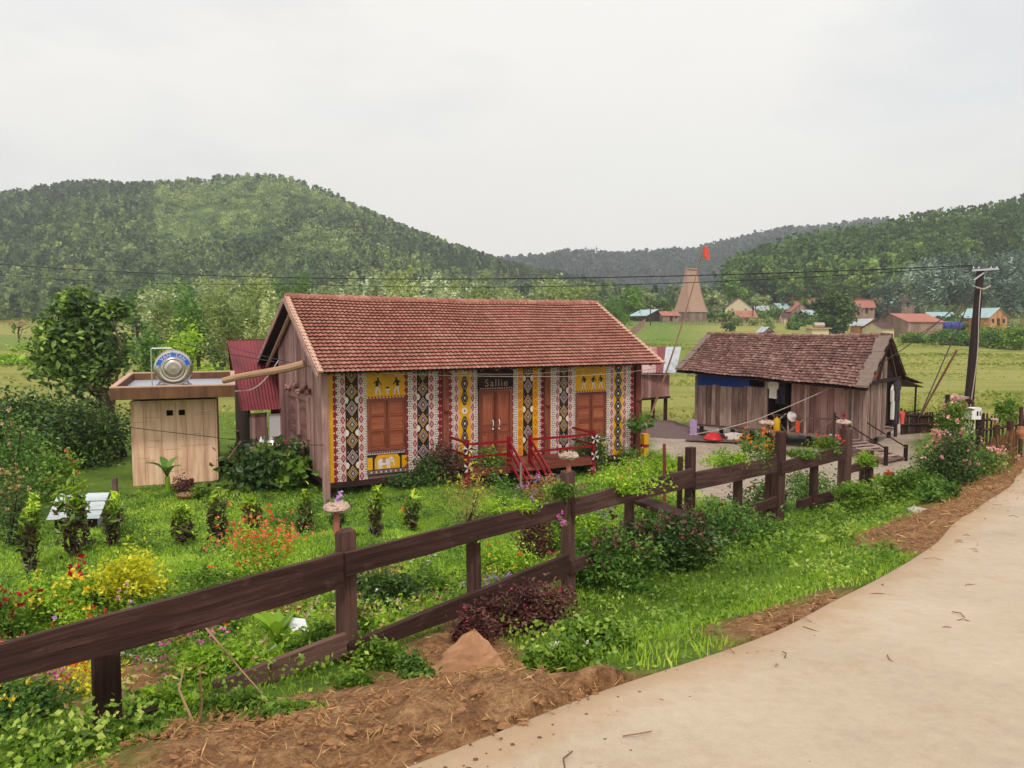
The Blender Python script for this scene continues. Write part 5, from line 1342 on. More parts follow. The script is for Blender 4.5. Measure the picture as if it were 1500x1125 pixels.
for i in range(9): mb.blob(cl(i * .5, random.uniform(0, .4), .9), (.4, .3, .7), 0, .5, 8, 6, .3)
tag(mb.build('covered_stack', plain('indigo_sheet', rgb((70, 70, 160)), .5)), 'stack covered with indigo sheeting right of the long brown house', 'stack')
mb = MB(); c_ = at(1458, 485, 140)
for i in range(14): a = c_ + np.array([random.uniform(-.8, .8), random.uniform(-.5, .5), random.uniform(.1, .9)]); mb.tube([a, a + np.array([random.uniform(.3, .7), -1.0, random.uniform(-.1, .2)])], .14, 6)
tag(mb.build('log_heap', W_ORNG), 'heap of fresh cut logs in front of the far orange house', 'logs')
for px, py0, py1, d_, lab in ((1103, 472, 444, 205, 'thin village power pole beside the cream gabled house'), (1107, 461, 447, 224, 'thin village pole left of the first blue roof'), (953, 478, 448, 196, 'thin bare pole left of the thatched tower'), (1300, 458, 444, 190, 'thin village pole right of the red-roofed house')):
    a = at(px, py0, d_); b = at(px, py1, d_); mb = MB(); mb.tube([a - [0, 0, 1], b], .13, 6); mb.beam(b + [-.6, 0, -.3], b + [.6, 0, -.3], .1, .1); tag(mb.build('village_pole', W_DARK), lab, 'power pole')
for k, (px, lab) in enumerate(((858, 'leftmost of three faint pylons on the far ridge'), (866, 'middle of three faint pylons on the far ridge'), (874, 'rightmost of three faint pylons on the far ridge'))):
    a = at(px, 378, 945); b = at(px, 361 + k % 2 * 2, 945); mb = MB()
    for s in (-2, 2): mb.tube([a + [s, 0, -4], b + [0, 0, 0]], .4, 4)
    mb.beam(b + [-3, 0, -3], b + [3, 0, -3], .6, .6); mb.beam(b + [-2.4, 0, -6], b + [2.4, 0, -6], .6, .6); tag(mb.build('pylon', GREYP), lab, 'pylon')
# ------------------------------------------------------------------ the planter fence along the road
fence = thing('plank_fence', PFOOT[3], 'dark weathered plank fence with square posts running along the road verge', 'fence')
for i, (px, yt, yb, wpx, d) in enumerate(POSTS):
    top = at(px, yt, d); foot = np.array([top[0], top[1], PFOOT[i][2]]) + (PFOOT[i] - at(px, yb, d)); wd = px_h(wpx, d) * .92
    mb = MB(); ln = random.uniform(-.02, .02)
    mb.beam(foot + [0, 0, -.4], top + [ln, 0, 0], wd, wd * .8, 0, None, (-.6, .8, 0), wd * .95, wd * .76)
    if i in (5, 7, 10): mb.beam(foot + np.array([-.13, .08, -.4]), top + np.array([-.12, .08, -.14]), wd * .5, wd * .5)
    mb.build('post', W_FENCE, fence, bevel=.006)
RAILS = [(-130, 978, 1040, 3.25, 503, 806, 862, 5.25), (507, 810, 847, 5.25, 826, 731, 761, 7.5), (843, 731, 757, 7.6, 1016, 685, 714, 9.75), (1020, 692, 718, 9.8, 1139, 668, 691, 12.4),
         (1146, 677, 695, 12.5, 1239, 655, 673, 14.1), (1243, 683, 694, 14.3, 1287, 671, 682, 15.0), (1256, 720, 731, 15.0, 1286, 713, 724, 15.3), (1314, 706, 718, 15.4, 1351, 689, 700, 16.1), (1352, 694, 704, 16, 1368, 686, 699, 16.3),
         (80, 1082, 1106, 4.0, 308, 1016, 1038, 4.75), (312, 1002, 1027, 4.8, 508, 930, 953, 5.3), (510, 944, 968, 5.35, 834, 811, 845, 7.55), (838, 822, 842, 7.65, 980, 772, 788, 9.4), (1100, 741, 754, 12.0, 1147, 725, 739, 12.7), (1170, 733, 744, 13.2, 1236, 716, 730, 14.2)]
for k, (x0, t0_, b0_, d0, x1, t1_, b1_, d1) in enumerate(RAILS):
    mb = MB(); n = 10; pr = None
    th = .04 if k < 5 else .05
    T0, T1, Bo0, Bo1 = at(x0, t0_, d0), at(x1, t1_, d1), at(x0, b0_, d0), at(x1, b1_, d1)
    Bo0[:2] = T0[:2]; Bo1[:2] = T1[:2]
    dr = T1 - T0; nv = np.array([-dr[1], dr[0], 0]); nv /= np.linalg.norm(nv)
    g = np.random.default_rng(k + 40); wob = np.cumsum(g.normal(0, .0035, n + 1)); wob2 = np.cumsum(g.normal(0, .0045, n + 1))
    V = []; L = np.linalg.norm(dr); hh = abs(T0[2] - Bo0[2]); off = g.random() * 9
    for i in range(n + 1):
        s = i / n; t_ = T0 * (1 - s) + T1 * s + [0, 0, wob[i]]; b_ = Bo0 * (1 - s) + Bo1 * s + [0, 0, wob2[i]]
        V += [b_, t_, t_ + nv * th, b_ + nv * th]
    fs, uv = [], []
    for i in range(n):
        for j in range(4):
            j2 = (j + 1) % 4; fs.append((i * 4 + j, (i + 1) * 4 + j, (i + 1) * 4 + j2, i * 4 + j2)); u0_, u1_ = L * i / n + off, L * (i + 1) / n + off
            v0_, v1_ = (0, hh) if j == 0 else ((hh, hh + th) if j == 1 else ((hh + th, 2 * hh + th) if j == 2 else (2 * hh + th, 2 * hh + 2 * th)))
            uv.append([(u0_, v0_), (u1_, v0_), (u1_, v1_), (u0_, v1_)])
    fs += [(0, 1, 2, 3), (n * 4 + 3, n * 4 + 2, n * 4 + 1, n * 4)]; uv += [[(0, 0), (0, .1), (.03, .1), (.03, 0)]] * 2
    mb.add(V, fs, 0, .35 + .3 * g.random() if k not in (10,) else 1.25, uv)
    mb.build('rail', W_FENCE, fence)
mb = MB(); mb.beam(at(932, 731, 9.3), at(1004, 757, 9.0), .30, .05, 0, .4); tag(mb.build('plank_ramp', W_FENCE), 'slanting plank dropped behind the fence like a small ramp', 'plank')
# stone mushroom ornaments on the posts
def mushroom(px, ycap, r_px, ystem, d, label, lean=0, finial=False):
    c_ = at(px, ycap, d); s_ = at(px + lean, ystem, d); r = px_h(r_px, d)
    o = thing('mushroom_ornament', s_, label, 'ornament', 'stone mushrooms on the fence posts')
    mb = MB(); mb.lathe(c_ + [0, 0, -r * .25], [(.001, 0), (r * .8, -.01), (r, r * .12), (r * .96, r * .3), (r * .6, r * .45), (.001, r * .52)], 16)
    g = np.random.default_rng(int(px)); V = np.array(mb.V); V += g.normal(0, r * .05, V.shape); mb.V = [tuple(v) for v in V]; 
    for k in range(26):
        a = g.uniform(0, 6.28); q = g.uniform(.3, 1.0) * r; mb.blob(c_ + [q * math.cos(a), q * math.sin(a), r * (.28 - .3 * (q / r) ** 3)], r * g.uniform(.08, .16), 0, .5, 6, 4, .3)
    mb.build('cap', CORAL, o)
    mb = MB(); mb.tube([s_ - [0, 0, .02], c_ - [0, 0, r * .2]], [r * .28, r * .2], 8, 0); mb.build('stem', REDSTEM if not finial else REDRAIL, o)
    if finial: mb = MB(); mb.lathe(c_ + [0, 0, r * .2], [(r * .2, 0), (r * .26, .03), (r * .1, .07), (r * .24, .12), (r * .1, .17), (.001, .19)], 10); mb.build('finial', REDRAIL, o)
mushroom(493, 742, 19, 776, 5.4, 'stone mushroom on the nearest tall fence post')
mushroom(833, 667, 15, 692, 7.7, 'stone mushroom on the post in front of the porch steps')
mushroom(1123, 619, 11, 641, 12.6, 'stone mushroom on a leaning stem above the yard', 14)
mushroom(1236, 618, 10, 640, 14.3, 'stone mushroom with a red stem and finial', 0, True)
mushroom(1457, 614, 5, 623, 19, 'tiny mushroom on a dark post by the bamboo fence')
# posts, hive and boxes at the far end of the verge
def stake(px, yt, yb, wpx, d, label, mat=None, lean=0, group=None, name='wooden_post'):
    b = at(px, yb, d); t_ = at(px + lean, yt, d); b2 = np.array([b[0], b[1], min(b[2], Hs(b[0], b[1])) - .1]); mb = MB(); w_ = px_h(wpx, d); mb.beam(b2, t_, w_, w_, 0, None, (0, 1, 0)); return tag(mb.build(name, mat or W_DARK, bevel=.004), label, 'post', group)
stake(1388, 578, 660, 4.5, 17.6, 'tall thin post left of the little arched shelter')
stake(1434, 607, 662, 6, 18, 'thick dark post below the white box'); stake(1439.5, 606, 660, 4, 18.3, 'thin post touching the thick dark post')
stake(1459.5, 622, 655, 6, 19, 'dark post carrying the tiny mushroom'); stake(1480, 616, 650, 6.5, 20, 'dark post at the end of the bamboo fence'); stake(1496, 596, 640, 4, 20.5, 'thin grey post at the right edge')
stake(170, 700, 752, 6, 14.8, 'rough stake right of the grey hutch', W_OLD, -2); stake(476, 683, 728, 3.5, 17.0, 'thin stake at the corner of the painted house', W_OLD); stake(763, 678, 722, 3.5, 16.2, 'thin stake holding the green net before the steps', W_OLD)
stake(975, 650, 712, 4, 12.5, 'reddish stake left of the tall fence post', W_PILLAR, -2)
c_ = at(1405, 592, 17.8); hv = thing('arched_shelter', c_ - [0, 0, .3], 'little arched shelter of bamboo slats over a clay pot on a post', 'birdhouse')
AF = Frame(c_, .35); mb = MB(); n = 15
for i in range(n):
    a = math.pi * (.08 + .84 * i / (n - 1)); p = AF(.24 * math.cos(a), 0, .17 * math.sin(a) - .02); t_ = AF.a * -math.sin(a) + AF.z * math.cos(a); 
    mb.beam(p - AF.b * .22, p + AF.b * .22, .036, .012, 0, None, AF.a * math.cos(a) + AF.z * math.sin(a))
for a in (.3, 1.2, 2.2): mb.beam(AF(.1 * math.cos(a), -.15, .17), AF(.1 * math.cos(a), .15, .19), .07, .03, 0, .9)
mb.build('roof', W_OLD, hv)
mb = MB(); mb.lathe(AF(0, .15, -.08), [(.06, .0), (.15, .06), (.18, .15), (.14, .25), (.09, .29), (.10, .32), (.07, .30), (.05, .1)], 16, -AF.b + AF.z * .15); mb.build('clay_pot', TERRA, hv, smooth=True)
mb = MB(); mb.beam(AF(0, 0, -.15), AF(0, .0, -1.3), .10, .10); mb.beam(AF(-.25, 0, -.13), AF(.25, 0, -.13), .4, .03); mb.build('post', W_DARK, hv)
c_ = at(1425, 606, 18); XF = Frame(c_, .15); mb = MB()
mb.box(XF, -.13, .13, -.12, .12, -.13, .13); mb.box(XF, -.14, .14, -.13, .13, .131, .15); mb.box(XF, -.0, .05, -.124, -.1205, -.04, .07, 1); mb.box(XF, .08, .11, -.124, -.1205, -.04, .07, 1)
mb.beam(XF(0, 0, -.13), XF(0, 0, -.9), .05, .05, 1); tag(mb.build('white_box', [WHITEP, BLACK], bevel=.004), 'white box with dark slots on a post beside the arched shelter', 'box')
mb = MB(); c_ = at(1421, 627, 17.8); mb.tube([c_ + [.12 * math.cos(a), .02, .12 * math.sin(a)] for a in np.linspace(0, 6.29, 22)], .012, 5)
for k in range(6): mb.tube([c_, c_ + [.12 * math.cos(k * 1.047), .02, .12 * math.sin(k * 1.047)]], .007, 4)
tag(mb.build('wheel_ornament', CLOTHW), 'pale wire wheel ornament under the white box', 'ornament')
mb = MB(); c_ = at(1496, 634, 19.5); mb.lathe(c_ - [0, 0, .15], [(.06, 0), (.13, .08), (.12, .2), (.05, .28), (.07, .32), (.001, .3)], 12); tag(mb.build('clay_jar', TERRA, smooth=True), 'orange clay jar at the right end of the fence', 'jar')
# thin fences of canes and pickets
def canes(pts, n, label, mat, name, r=.012, jit=.04, h0=.95):
    """pts: (px, ytop, ybottom, d) along the run"""
    mb = MB()
    for k in range(n):
        s = k / (n - 1) * (len(pts) - 1); i = min(int(s), len(pts) - 2); f = s - i
        px, yt, yb, d = [pts[i][j] * (1 - f) + pts[i + 1][j] * f for j in range(4)]
        b = at(px, yb, d); t_ = at(px, yt, d); t_[2] = b[2] + (t_[2] - b[2]) * random.uniform(.82, 1.08); g = random.uniform(-jit, jit)
        b[2] = min(b[2], Hs(b[0], b[1])) - .05
        mb.tube([b + [random.uniform(-jit, jit) * .4, random.uniform(-jit, jit), 0], t_ + [g, random.uniform(-jit, jit), 0]], [r * random.uniform(.8, 1.3), r * .8], 5)
    for f in (.3, .75):
        for i in range(len(pts) - 1):
            a, b = [at(q[0], q[2] + (q[1] - q[2]) * f, q[3] - .04) for q in pts[i:i + 2]]; mb.tube([a, b], r * 1.2, 5)
    return tag(mb.build(name, mat), label, 'fence')
canes([(1369, 640, 704, 16.5), (1378, 634, 700, 16.9), (1402, 628, 690, 17.6)], 34, 'short cane fence behind the rose bush', W_BAMB, 'cane_fence')
canes([(1432, 656, 694, 16.8), (1455, 642, 690, 17.6), (1475, 634, 676, 18.8), (1491, 628, 664, 20)], 110, 'dense brown cane fence along the road behind the roses', wood('brown_cane', rgb((74, 48, 34)), rgb((118, 82, 56)), rgb((160, 122, 84))), 'cane_fence', .014, .05)
canes([(1321, 600, 632, 28), (1352, 602, 630, 28.2), (1388, 606, 628, 28.5)], 26, 'dark picket fence between the plank house and the arched shelter', W_DARK, 'picket_fence', .045, .03)
canes([(1440, 607, 640, 22), (1470, 606, 634, 23.5), (1500, 604, 628, 25), (1540, 600, 622, 27)], 16, 'sparse dark picket fence behind the dark posts', W_DARK, 'picket_fence', .035, .04)

# ------------------------------------------------------------------ utility pole and wires
pb = at(1415, 640, 30.5); pt = at(1436.5, 393, 30.5); pb[2] = Hs(pb[0], pb[1]) - .3
up = thing('utility_pole', pb + [0, 0, .3], 'leaning dark concrete utility pole with a pale conduit and crossarm', 'utility pole')
mb = MB(); mb.beam(pb, pt, .30, .27, 0, .1, (0, 1, 0), .22, .20); mb.build('pole', plain('tarred_pole', rgb((46, 30, 32)), .75, var=.3), up, bevel=.02)
mb = MB(); mb.beam(pt + [-.45, -.16, -.10], pt + [.62, -.16, -.03], .07, .08); mb.beam(pt + [-.4, -.22, -.5], pt + [.0, -.22, -.2], .05, .05); 
for x in (-.4, -.18, .32, .56): mb.lathe(pt + [x, -.16, -.04], [(.03, 0), (.04, .04), (.02, .07), (.03, .1), (.001, .12)], 8)
mb.build('crossarm', GALV, up)
dr = pb - pt; mb = MB(); mb.tube([pt + dr * f + np.array([.0 - .05 * math.sin(f * 9), -.20, 0]) for f in np.linspace(.13, .97, 14)], .022, 5); mb.build('conduit', WIREL, up)
mb = MB(); q = pt + dr * .125; mb.tube([q + [-.35, -.2, .1], q + [.05, -.22, -.02], q + [.35, -.2, .12]], .035, 5); mb.build('bracket', WIREL, up)
def wire(pts, label, r=.012, sag=.0, mat=None, name='power_line', cat='cable'):
    P = [np.asarray(at(*p) if len(p) == 3 and not isinstance(p, np.ndarray) else p, float) for p in pts]; Q = []
    for a, b in zip(P[:-1], P[1:]):
        for s in np.linspace(0, 1, 16)[:-1 if b is not P[-1] else None]: Q.append(a + (b - a) * s - np.array([0, 0, 4 * sag * s * (1 - s)]))
    mb = MB(); mb.tube(Q, r, 5, 0, .5, False); return tag(mb.build(name, mat or WIRE), label, cat)
TP = pt + np.array([-.48, -.2, .1])
wire([(-160, 373, 52), (430, 407, 40), TP], 'upper black power line crossing the whole valley to the pole', .024, .25)
wire([(-160, 386, 52), (430, 416, 40), pt + np.array([-.2, -.2, .08])], 'lower black power line crossing the valley to the pole', .018, .45)
q1 = pt + dr * .125 + np.array([-.3, -.2, .1])
gE = H2(L2 + .05, .6, HE2 + .45)
wire([q1, gE], 'service wire from the pole to the plank house gable', .016, .25); wire([q1 + [.1, 0, -.1], H2(L2 + .1, BR2 + .3, HR2 - .5)], 'second service wire from the pole to the plank house ridge', .012, .2)
wire([q1 + [.05, .0, .0], (1346, 612, 27)], 'straight stay running from the pole down to the picket fence', .022); mb = MB(); mb.tube([at_g(1341, 622), at(1402, 512, 29)], .045, 6); tag(mb.build('leaning_pole', W_BAMB), 'thin bamboo pole leaning from the picket fence toward the utility pole', 'pole')
wire([gE, (1110, 614, 25), (1010, 637, 24)], 'pale clothes line slanting across the plank house front', .013, .05, WIREL)
wire([(-60, 438, 30), (180, 478, 26), at(402, 530, 19.6)], 'black wire dropping from the left to the painted house gable', .013, .1)
wire([(-60, 590, 22), (310, 640, 17.5), at(475, 652, 17.7)], 'thin wire crossing in front of the concrete shed', .008, .05)
wire([at(330, 505, 23.8), at(470, 540, 18.0)], 'thin black wire from the red shed roof to the painted house', .009, .05)
wire([H1(1.2, -.5, HE - .05), H1(6.6, -.55, HE - .28), H1(L1 + .4, -.5, HE - .12)], 'pale wire strung under the painted house eave', .008, .03, WIREL)
wire([H1(3.0, -.5, HE - .08), H1(7, -.5, HE - .10), H2(.2, -.3, HE2 + .05)], 'pale wire strung from the painted house to the plank house', .009, .08, WIREL)
# leaning bamboo flagpole
a = at_g(932, 664); b = at(1031, 362, 24.5)
fl = thing('flag_pole', a, 'long leaning bamboo flagpole with a limp red flag', 'flagpole')
mb = MB(); mb.tube([a + (b - a) * f + np.array([.12 * math.sin(3.1 * f), 0, 0]) for f in np.linspace(-.02, 1, 14)], list(np.linspace(.045, .012, 14)), 6); mb.build('pole', W_BAMB, fl)
FFr = Frame(b, .2); V = []; n, m = 8, 10
for j in range(m + 1):
    for i in range(n + 1):
        s, r = i / n, j / m; V.append(FFr(.02 + .19 * s * (1 - .5 * abs(r - .4)), .05 * math.sin(s * 8 + r * 3), .05 - .40 * r - .10 * s + .05 * math.sin(r * 7) * s))
ii = (np.arange(m)[:, None] * (n + 1) + np.arange(n)[None]).ravel(); o = np_mesh('flag', np.array(V), np.stack([ii, ii + 1, ii + n + 2, ii + n + 1], 1), CLOTHR, fl, smooth=True); o.modifiers.new('thick', 'SOLIDIFY').thickness = .006

# ------------------------------------------------------------------ garden things
c_ = at_g(112, 776); HT = Frame(c_, .12); hu = thing('animal_hutch', c_, 'small hutch with a pale grey slatted roof standing on the lawn', 'hutch')
mb = MB(); W, Dp, hh, rr2 = .92, .8, .36, .66
mb.box(HT, -W / 2 + .05, W / 2 - .05, 0, Dp, .02, hh); mb.build('body', W_DARK, hu)
mb = MB(); mb.poly([HT(W / 2 - .045, 0, 0), HT(W / 2 - .045, Dp, 0), HT(W / 2 - .045, Dp, hh), HT(W / 2 - .045, Dp / 2, rr2 - .03), HT(W / 2 - .045, 0, hh)]); mb.poly([HT(-W / 2 + .045, 0, 0), HT(-W / 2 + .045, 0, hh), HT(-W / 2 + .045, Dp / 2, rr2 - .03), HT(-W / 2 + .045, Dp, hh), HT(-W / 2 + .045, Dp, 0)]); mb.build('gable', HUTCH, hu)
mb = MB(); mb.box(HT, W / 2 - .044, W / 2 - .03, .25, .55, .05, .42); mb.build('door', BLACK, hu)  # open doorway drawn as a black panel, its shade put into the colour
mb = MB()
for s, (y0, z0, y1, z1) in enumerate(((-.14, hh - .1, Dp / 2, rr2), (Dp + .14, hh - .1, Dp / 2, rr2))):
    for k in range(3):
        f0_, f1_ = k / 3, (k + .97) / 3; p = lambda x, f: HT(x, y0 + (y1 - y0) * f, z0 + (z1 - z0) * f + .012 * (k))
        slab(mb, p(-W / 2 - .05, f0_), p(W / 2 + .05, f0_), p(W / 2 + .05, f1_), p(-W / 2 - .05, f1_), .018)
mb.build('roof', HUTCH, hu)
mb = MB(); c_ = at_g(277, 730); mb.lathe(c_ + [0, 0, .0], [(.12, 0), (.24, .05), (.29, .11), (.27, .11), (.22, .06), (.001, .03)], 20); tag(mb.build('bamboo_tray', W_BAMB), 'round woven tray lying on the lawn before the shed', 'basket')
tb = at_z(352, 664, 0.0); TF = Frame((tb[0], tb[1] + 1.2, 0), .1)
tt = thing('plank_table', TF(0, 0, 0), 'rough table covered with offcut boards between the shed and the red roof', 'table')
mb = MB()
for i in range(6): mb.box(TF, -.42 + random.uniform(-.05, .05), .46, -.5 + .17 * i, -.35 + .17 * i, .62, .65)
mb.build('top', W_OLD, tt)
for u in (-.38, .4):
    for v in (-.42, .42): mb = MB(); mb.box(TF, u - .03, u + .03, v - .03, v + .03, -.1, .619); mb.build('leg', W_DARK, tt)
b2 = at(412, 652, 19.6); T2 = Frame((b2[0], b2[1], 0), .35); zt2 = b2[2]
wt = thing('wash_bench', T2(0, 0, 0), 'dark wash bench crowded with pots beside the painted house gable', 'bench')
mb = MB(); mb.box(T2, -.8, .75, -.3, .35, zt2 - .05, zt2); mb.build('top', W_OLD, wt)
for u in (-.7, .65):
    for v in (-.22, .25): mb = MB(); mb.box(T2, u - .035, u + .035, v - .035, v + .035, -.1, zt2 - .051); mb.build('leg', W_DARK, wt)
mb = MB(); mb.lathe(T2(-.22, 0, zt2), [(.2, 0), (.19, .1), (.12, .2), (.001, .24)], 16); tag(mb.build('metal_basin', STEEL, smooth=True), 'upturned steel basin on the wash bench', 'basin')
mb = MB(); mb.lathe(T2(.02, -.1, zt2), [(.07, 0), (.12, .12), (.11, .12), (.06, .01), (.001, .01)], 14); tag(mb.build('red_bowl', REDP, smooth=True), 'red bowl right of the steel basin', 'bowl')
for k, (u, m_) in enumerate(((-.62, W_DARK), (-.5, WHITEP), (-.42, STEEL))):
    mb = MB(); mb.lathe(T2(u, .05, zt2), [(.05, 0), (.055, .14), (.02, .2), (.02, .24), (.001, .24)], 10); tag(mb.build('bottle', m_, smooth=True), ('dark bottle at the left end of the wash bench', 'white bottle on the wash bench', 'metal flask beside the steel basin')[k], 'bottle')
mb = MB(); mb.tube([at(353, 646, 19.2), at(334, 672, 18.9)], .022, 6); tag(mb.build('tool_handle', W_BAMB), 'pale tool handle slanting down beside the shed', 'tool')
mb = MB(); c_ = at_z(331, 690, .02); mb.lathe(c_, [(.16, 0), (.2, .28), (.18, .28), (.15, .03), (.001, .03)], 14); tag(mb.build('bucket', W_DARK), 'dark bucket in the gap between shed and bushes', 'bucket')
# rock and earth at the verge
c_ = at_g(688, 985); mb = MB(); g = np.random.default_rng(11)
n, m_ = 22, 12
prof = lambda th: 1
V = []; 
for j in range(m_ + 1):
    h = j / m_
    for i in range(n):
        a = 2 * math.pi * i / n; rr3 = (1 - h) ** .75 * (1 + .22 * math.cos(a * 2 + .6) + .14 * math.cos(a * 3 + 2)) * (1 + g.normal(0, .035))
        V.append((c_[0] + .27 * rr3 * math.cos(a) + .03 * h, c_[1] + .20 * rr3 * math.sin(a), c_[2] - .06 + .37 * h + g.normal(0, .006)))
mb.add(V, [[j * n + i, j * n + (i + 1) % n, (j + 1) * n + (i + 1) % n, (j + 1) * n + i] for j in range(m_) for i in range(n)], 0, .5); tag(mb.build('rock', STONE), 'pointed brown boulder at the foot of the fence', 'rock')
mb = MB(); c_ = at_g(1345, 752); mb.blob(c_ + [0, 0, .03], (.13, .22, .07), 0, .5, 10, 6, .3); tag(mb.build('flat_stone', plain('grey_stone', rgb((176, 164, 158)), .9)), 'pale flat stone on the verge near the brown earth', 'stone')
mb = MB(); c_ = at_g(990, 640); n, m_ = 40, 12; V = []
for j in range(m_ + 1):
    for i in range(n):
        r = 1 - j / m_; a = 2 * math.pi * i / n; q = c_ + np.array([1.75 * r * math.cos(a), 1.5 + 2.2 * r * math.sin(a), 0]); V.append((q[0], q[1], -.03 + .5 * (1 - r) ** .8 + .03 * float(NZ4(q[0] * 2, q[1] * 2))))
mb.add(V, [[j * n + i, j * n + (i + 1) % n, (j + 1) * n + (i + 1) % n, (j + 1) * n + i] for j in range(m_) for i in range(n)], 0, .5); tag(mb.build('gravel_heap', GRAVEL, smooth=True), 'low heap of dark gravel between the two houses', 'gravel')
mb = MB(); c_ = at_g(956, 684); mb.lathe(c_, [(.08, 0), (.19, .15), (.18, .3), (.09, .40), (.12, .44), (.1, .43), (.06, .36)], 16); tag(mb.build('clay_jar', plain('dark_glaze', rgb((84, 72, 60)), .4), smooth=True), 'dark glazed jar at the right corner of the painted house', 'jar')
mb = MB(); c_ = at_g(944, 668); mb.box(Frame(c_, .5), -.09, .09, -.09, .09, -.05, .3, 0); mb.box(Frame(c_, .5), -.1, .1, -.1, .1, .301, .4, 1); mb.box(Frame(c_, .5), -.09, .09, -.09, .09, .401, .75, 0); tag(mb.build('painted_post', [YELLOW, RED]), 'yellow painted post with a red band at the house corner', 'post')
mb = MB(); c_ = at(437, 917, 6.0); PF = Frame(c_, .5); mb.box8([PF(u, v, w_ - u * .3 + v * .5) for w_ in (0, .008) for u, v in ((-.07, -.06), (.07, -.06), (.07, .07), (-.07, .07))]); tag(mb.build('white_board', WHITEP), 'small white board lying in the flower bed behind the fence', 'board')
def gpts(L, z=.03): return [at_g(*p) + np.array([0, 0, z]) for p in L]
mb = MB(); mb.tube(gpts([(168, 958), (200, 972), (235, 978), (275, 980), (318, 988)], .05), .016, 7); tag(mb.build('hose', HOSE), 'white hose lying under the nearest rail', 'hose')
mb = MB(); mb.tube(gpts([(360, 975), (395, 960), (425, 940), (445, 915), (462, 890), (471, 868)], .04), .014, 7); tag(mb.build('hose', HOSE), 'white hose curving past the small white board', 'hose')
# low green net round the lawn
npts = [at_z(484, 716, .02), at_z(560, 717, .1), at_z(640, 714, .15), at_z(700, 706, .18), at_z(763, 696, .2)]
V = []; n = 60; P = np.array(npts); Q = np.stack([np.interp(np.linspace(0, 4, n), range(5), P[:, k]) for k in range(3)], 1); mb = MB()
for i in range(n):
    for h in (0, .33): pass
for f in np.linspace(0, 1, 6): mb.tube([Q[i] + [0, 0, .02 + f * (.30 + .05 * math.sin(i * .4))] for i in range(n)], .004 if f < .99 else .009, 4, 0, .5, False)
for i in range(0, n): mb.tube([Q[i] + [0, 0, .02], Q[i] + [0, 0, .32 + .05 * math.sin(i * .4)]], .003, 4, 0, .5, False)
tag(mb.build('garden_net', NETTING), 'low green net strung along the back of the lawn', 'net')
# bare twigs on the earth bank
for k, (L, lab) in enumerate((([(300, 918, 4.9), (352, 980, 4.75), (410, 1046, 4.5)], 'thin pale stalk leaning against the nearest rail'), ([(290, 1075, 4.1), (262, 1010, 4.2), (270, 975, 4.3)], 'crooked bare twig rising from the earth bank'), ([(290, 1074, 4.1), (296, 1030, 4.15), (293, 985, 4.2)], 'upright bare twig rising from the earth bank'), ([(455, 1045, 4.2), (560, 1022, 4.3), (690, 1005, 4.4)], 'long thin stick lying along the earth bank'))):
    mb = MB(); mb.tube([at(*p) for p in L], [.009, .006, .004], 5); tag(mb.build('twig', W_BAMB), lab, 'twig')
# ------------------------------------------------------------------ leaves, blades, crowns
def leaf_arrays(P, size, tint, g, aspect=.5, up=.2, droop=0.0, outward=None):
    n = len(P); d = g.normal(0, 1, (n, 3)); d[:, 2] = d[:, 2] * .6 + up - droop
    if outward is not None: d += outward
    d /= np.linalg.norm(d, axis=1)[:, None]; r = g.normal(0, 1, (n, 3)); r[:, 2] *= .5; sd = np.cross(d, r); sd /= np.linalg.norm(sd, axis=1)[:, None] + 1e-9
    nr_ = np.cross(sd, d); size = np.asarray(size)[:, None]
    a = P - d * size * .5; b = P + sd * size * aspect * .5 + nr_ * size * .08; c_ = P + d * size * .5; e = P - sd * size * aspect * .5 + nr_ * size * .08
    V = np.stack([a, b, c_, e], 1).reshape(-1, 3); Fs = np.arange(n * 4).reshape(n, 4); return V, Fs, np.asarray(tint)
def blob_points(g, c, r, n, clumps=14, spread=.34, shell=.55, low=-1.0):
    """points in leaf clumps spread through an ellipsoid"""
    c = np.asarray(c, float); r = np.ones(3) * r if np.isscalar(r) else np.asarray(r, float)
    q = g.normal(0, 1, (clumps, 3)); q /= np.linalg.norm(q, axis=1)[:, None]; q[:, 2] = np.maximum(q[:, 2], low)
    q *= (shell + (1 - shell) * g.random((clumps, 1)) ** .6) * g.uniform(.55, 1.05, (clumps, 1))
    k = g.integers(0, clumps, n); p = q[k] + g.normal(0, spread, (n, 3)) * g.uniform(.45, 1.05, clumps)[k][:, None]
    ct = g.random(clumps)
    return c + p * r, p, ct[k]
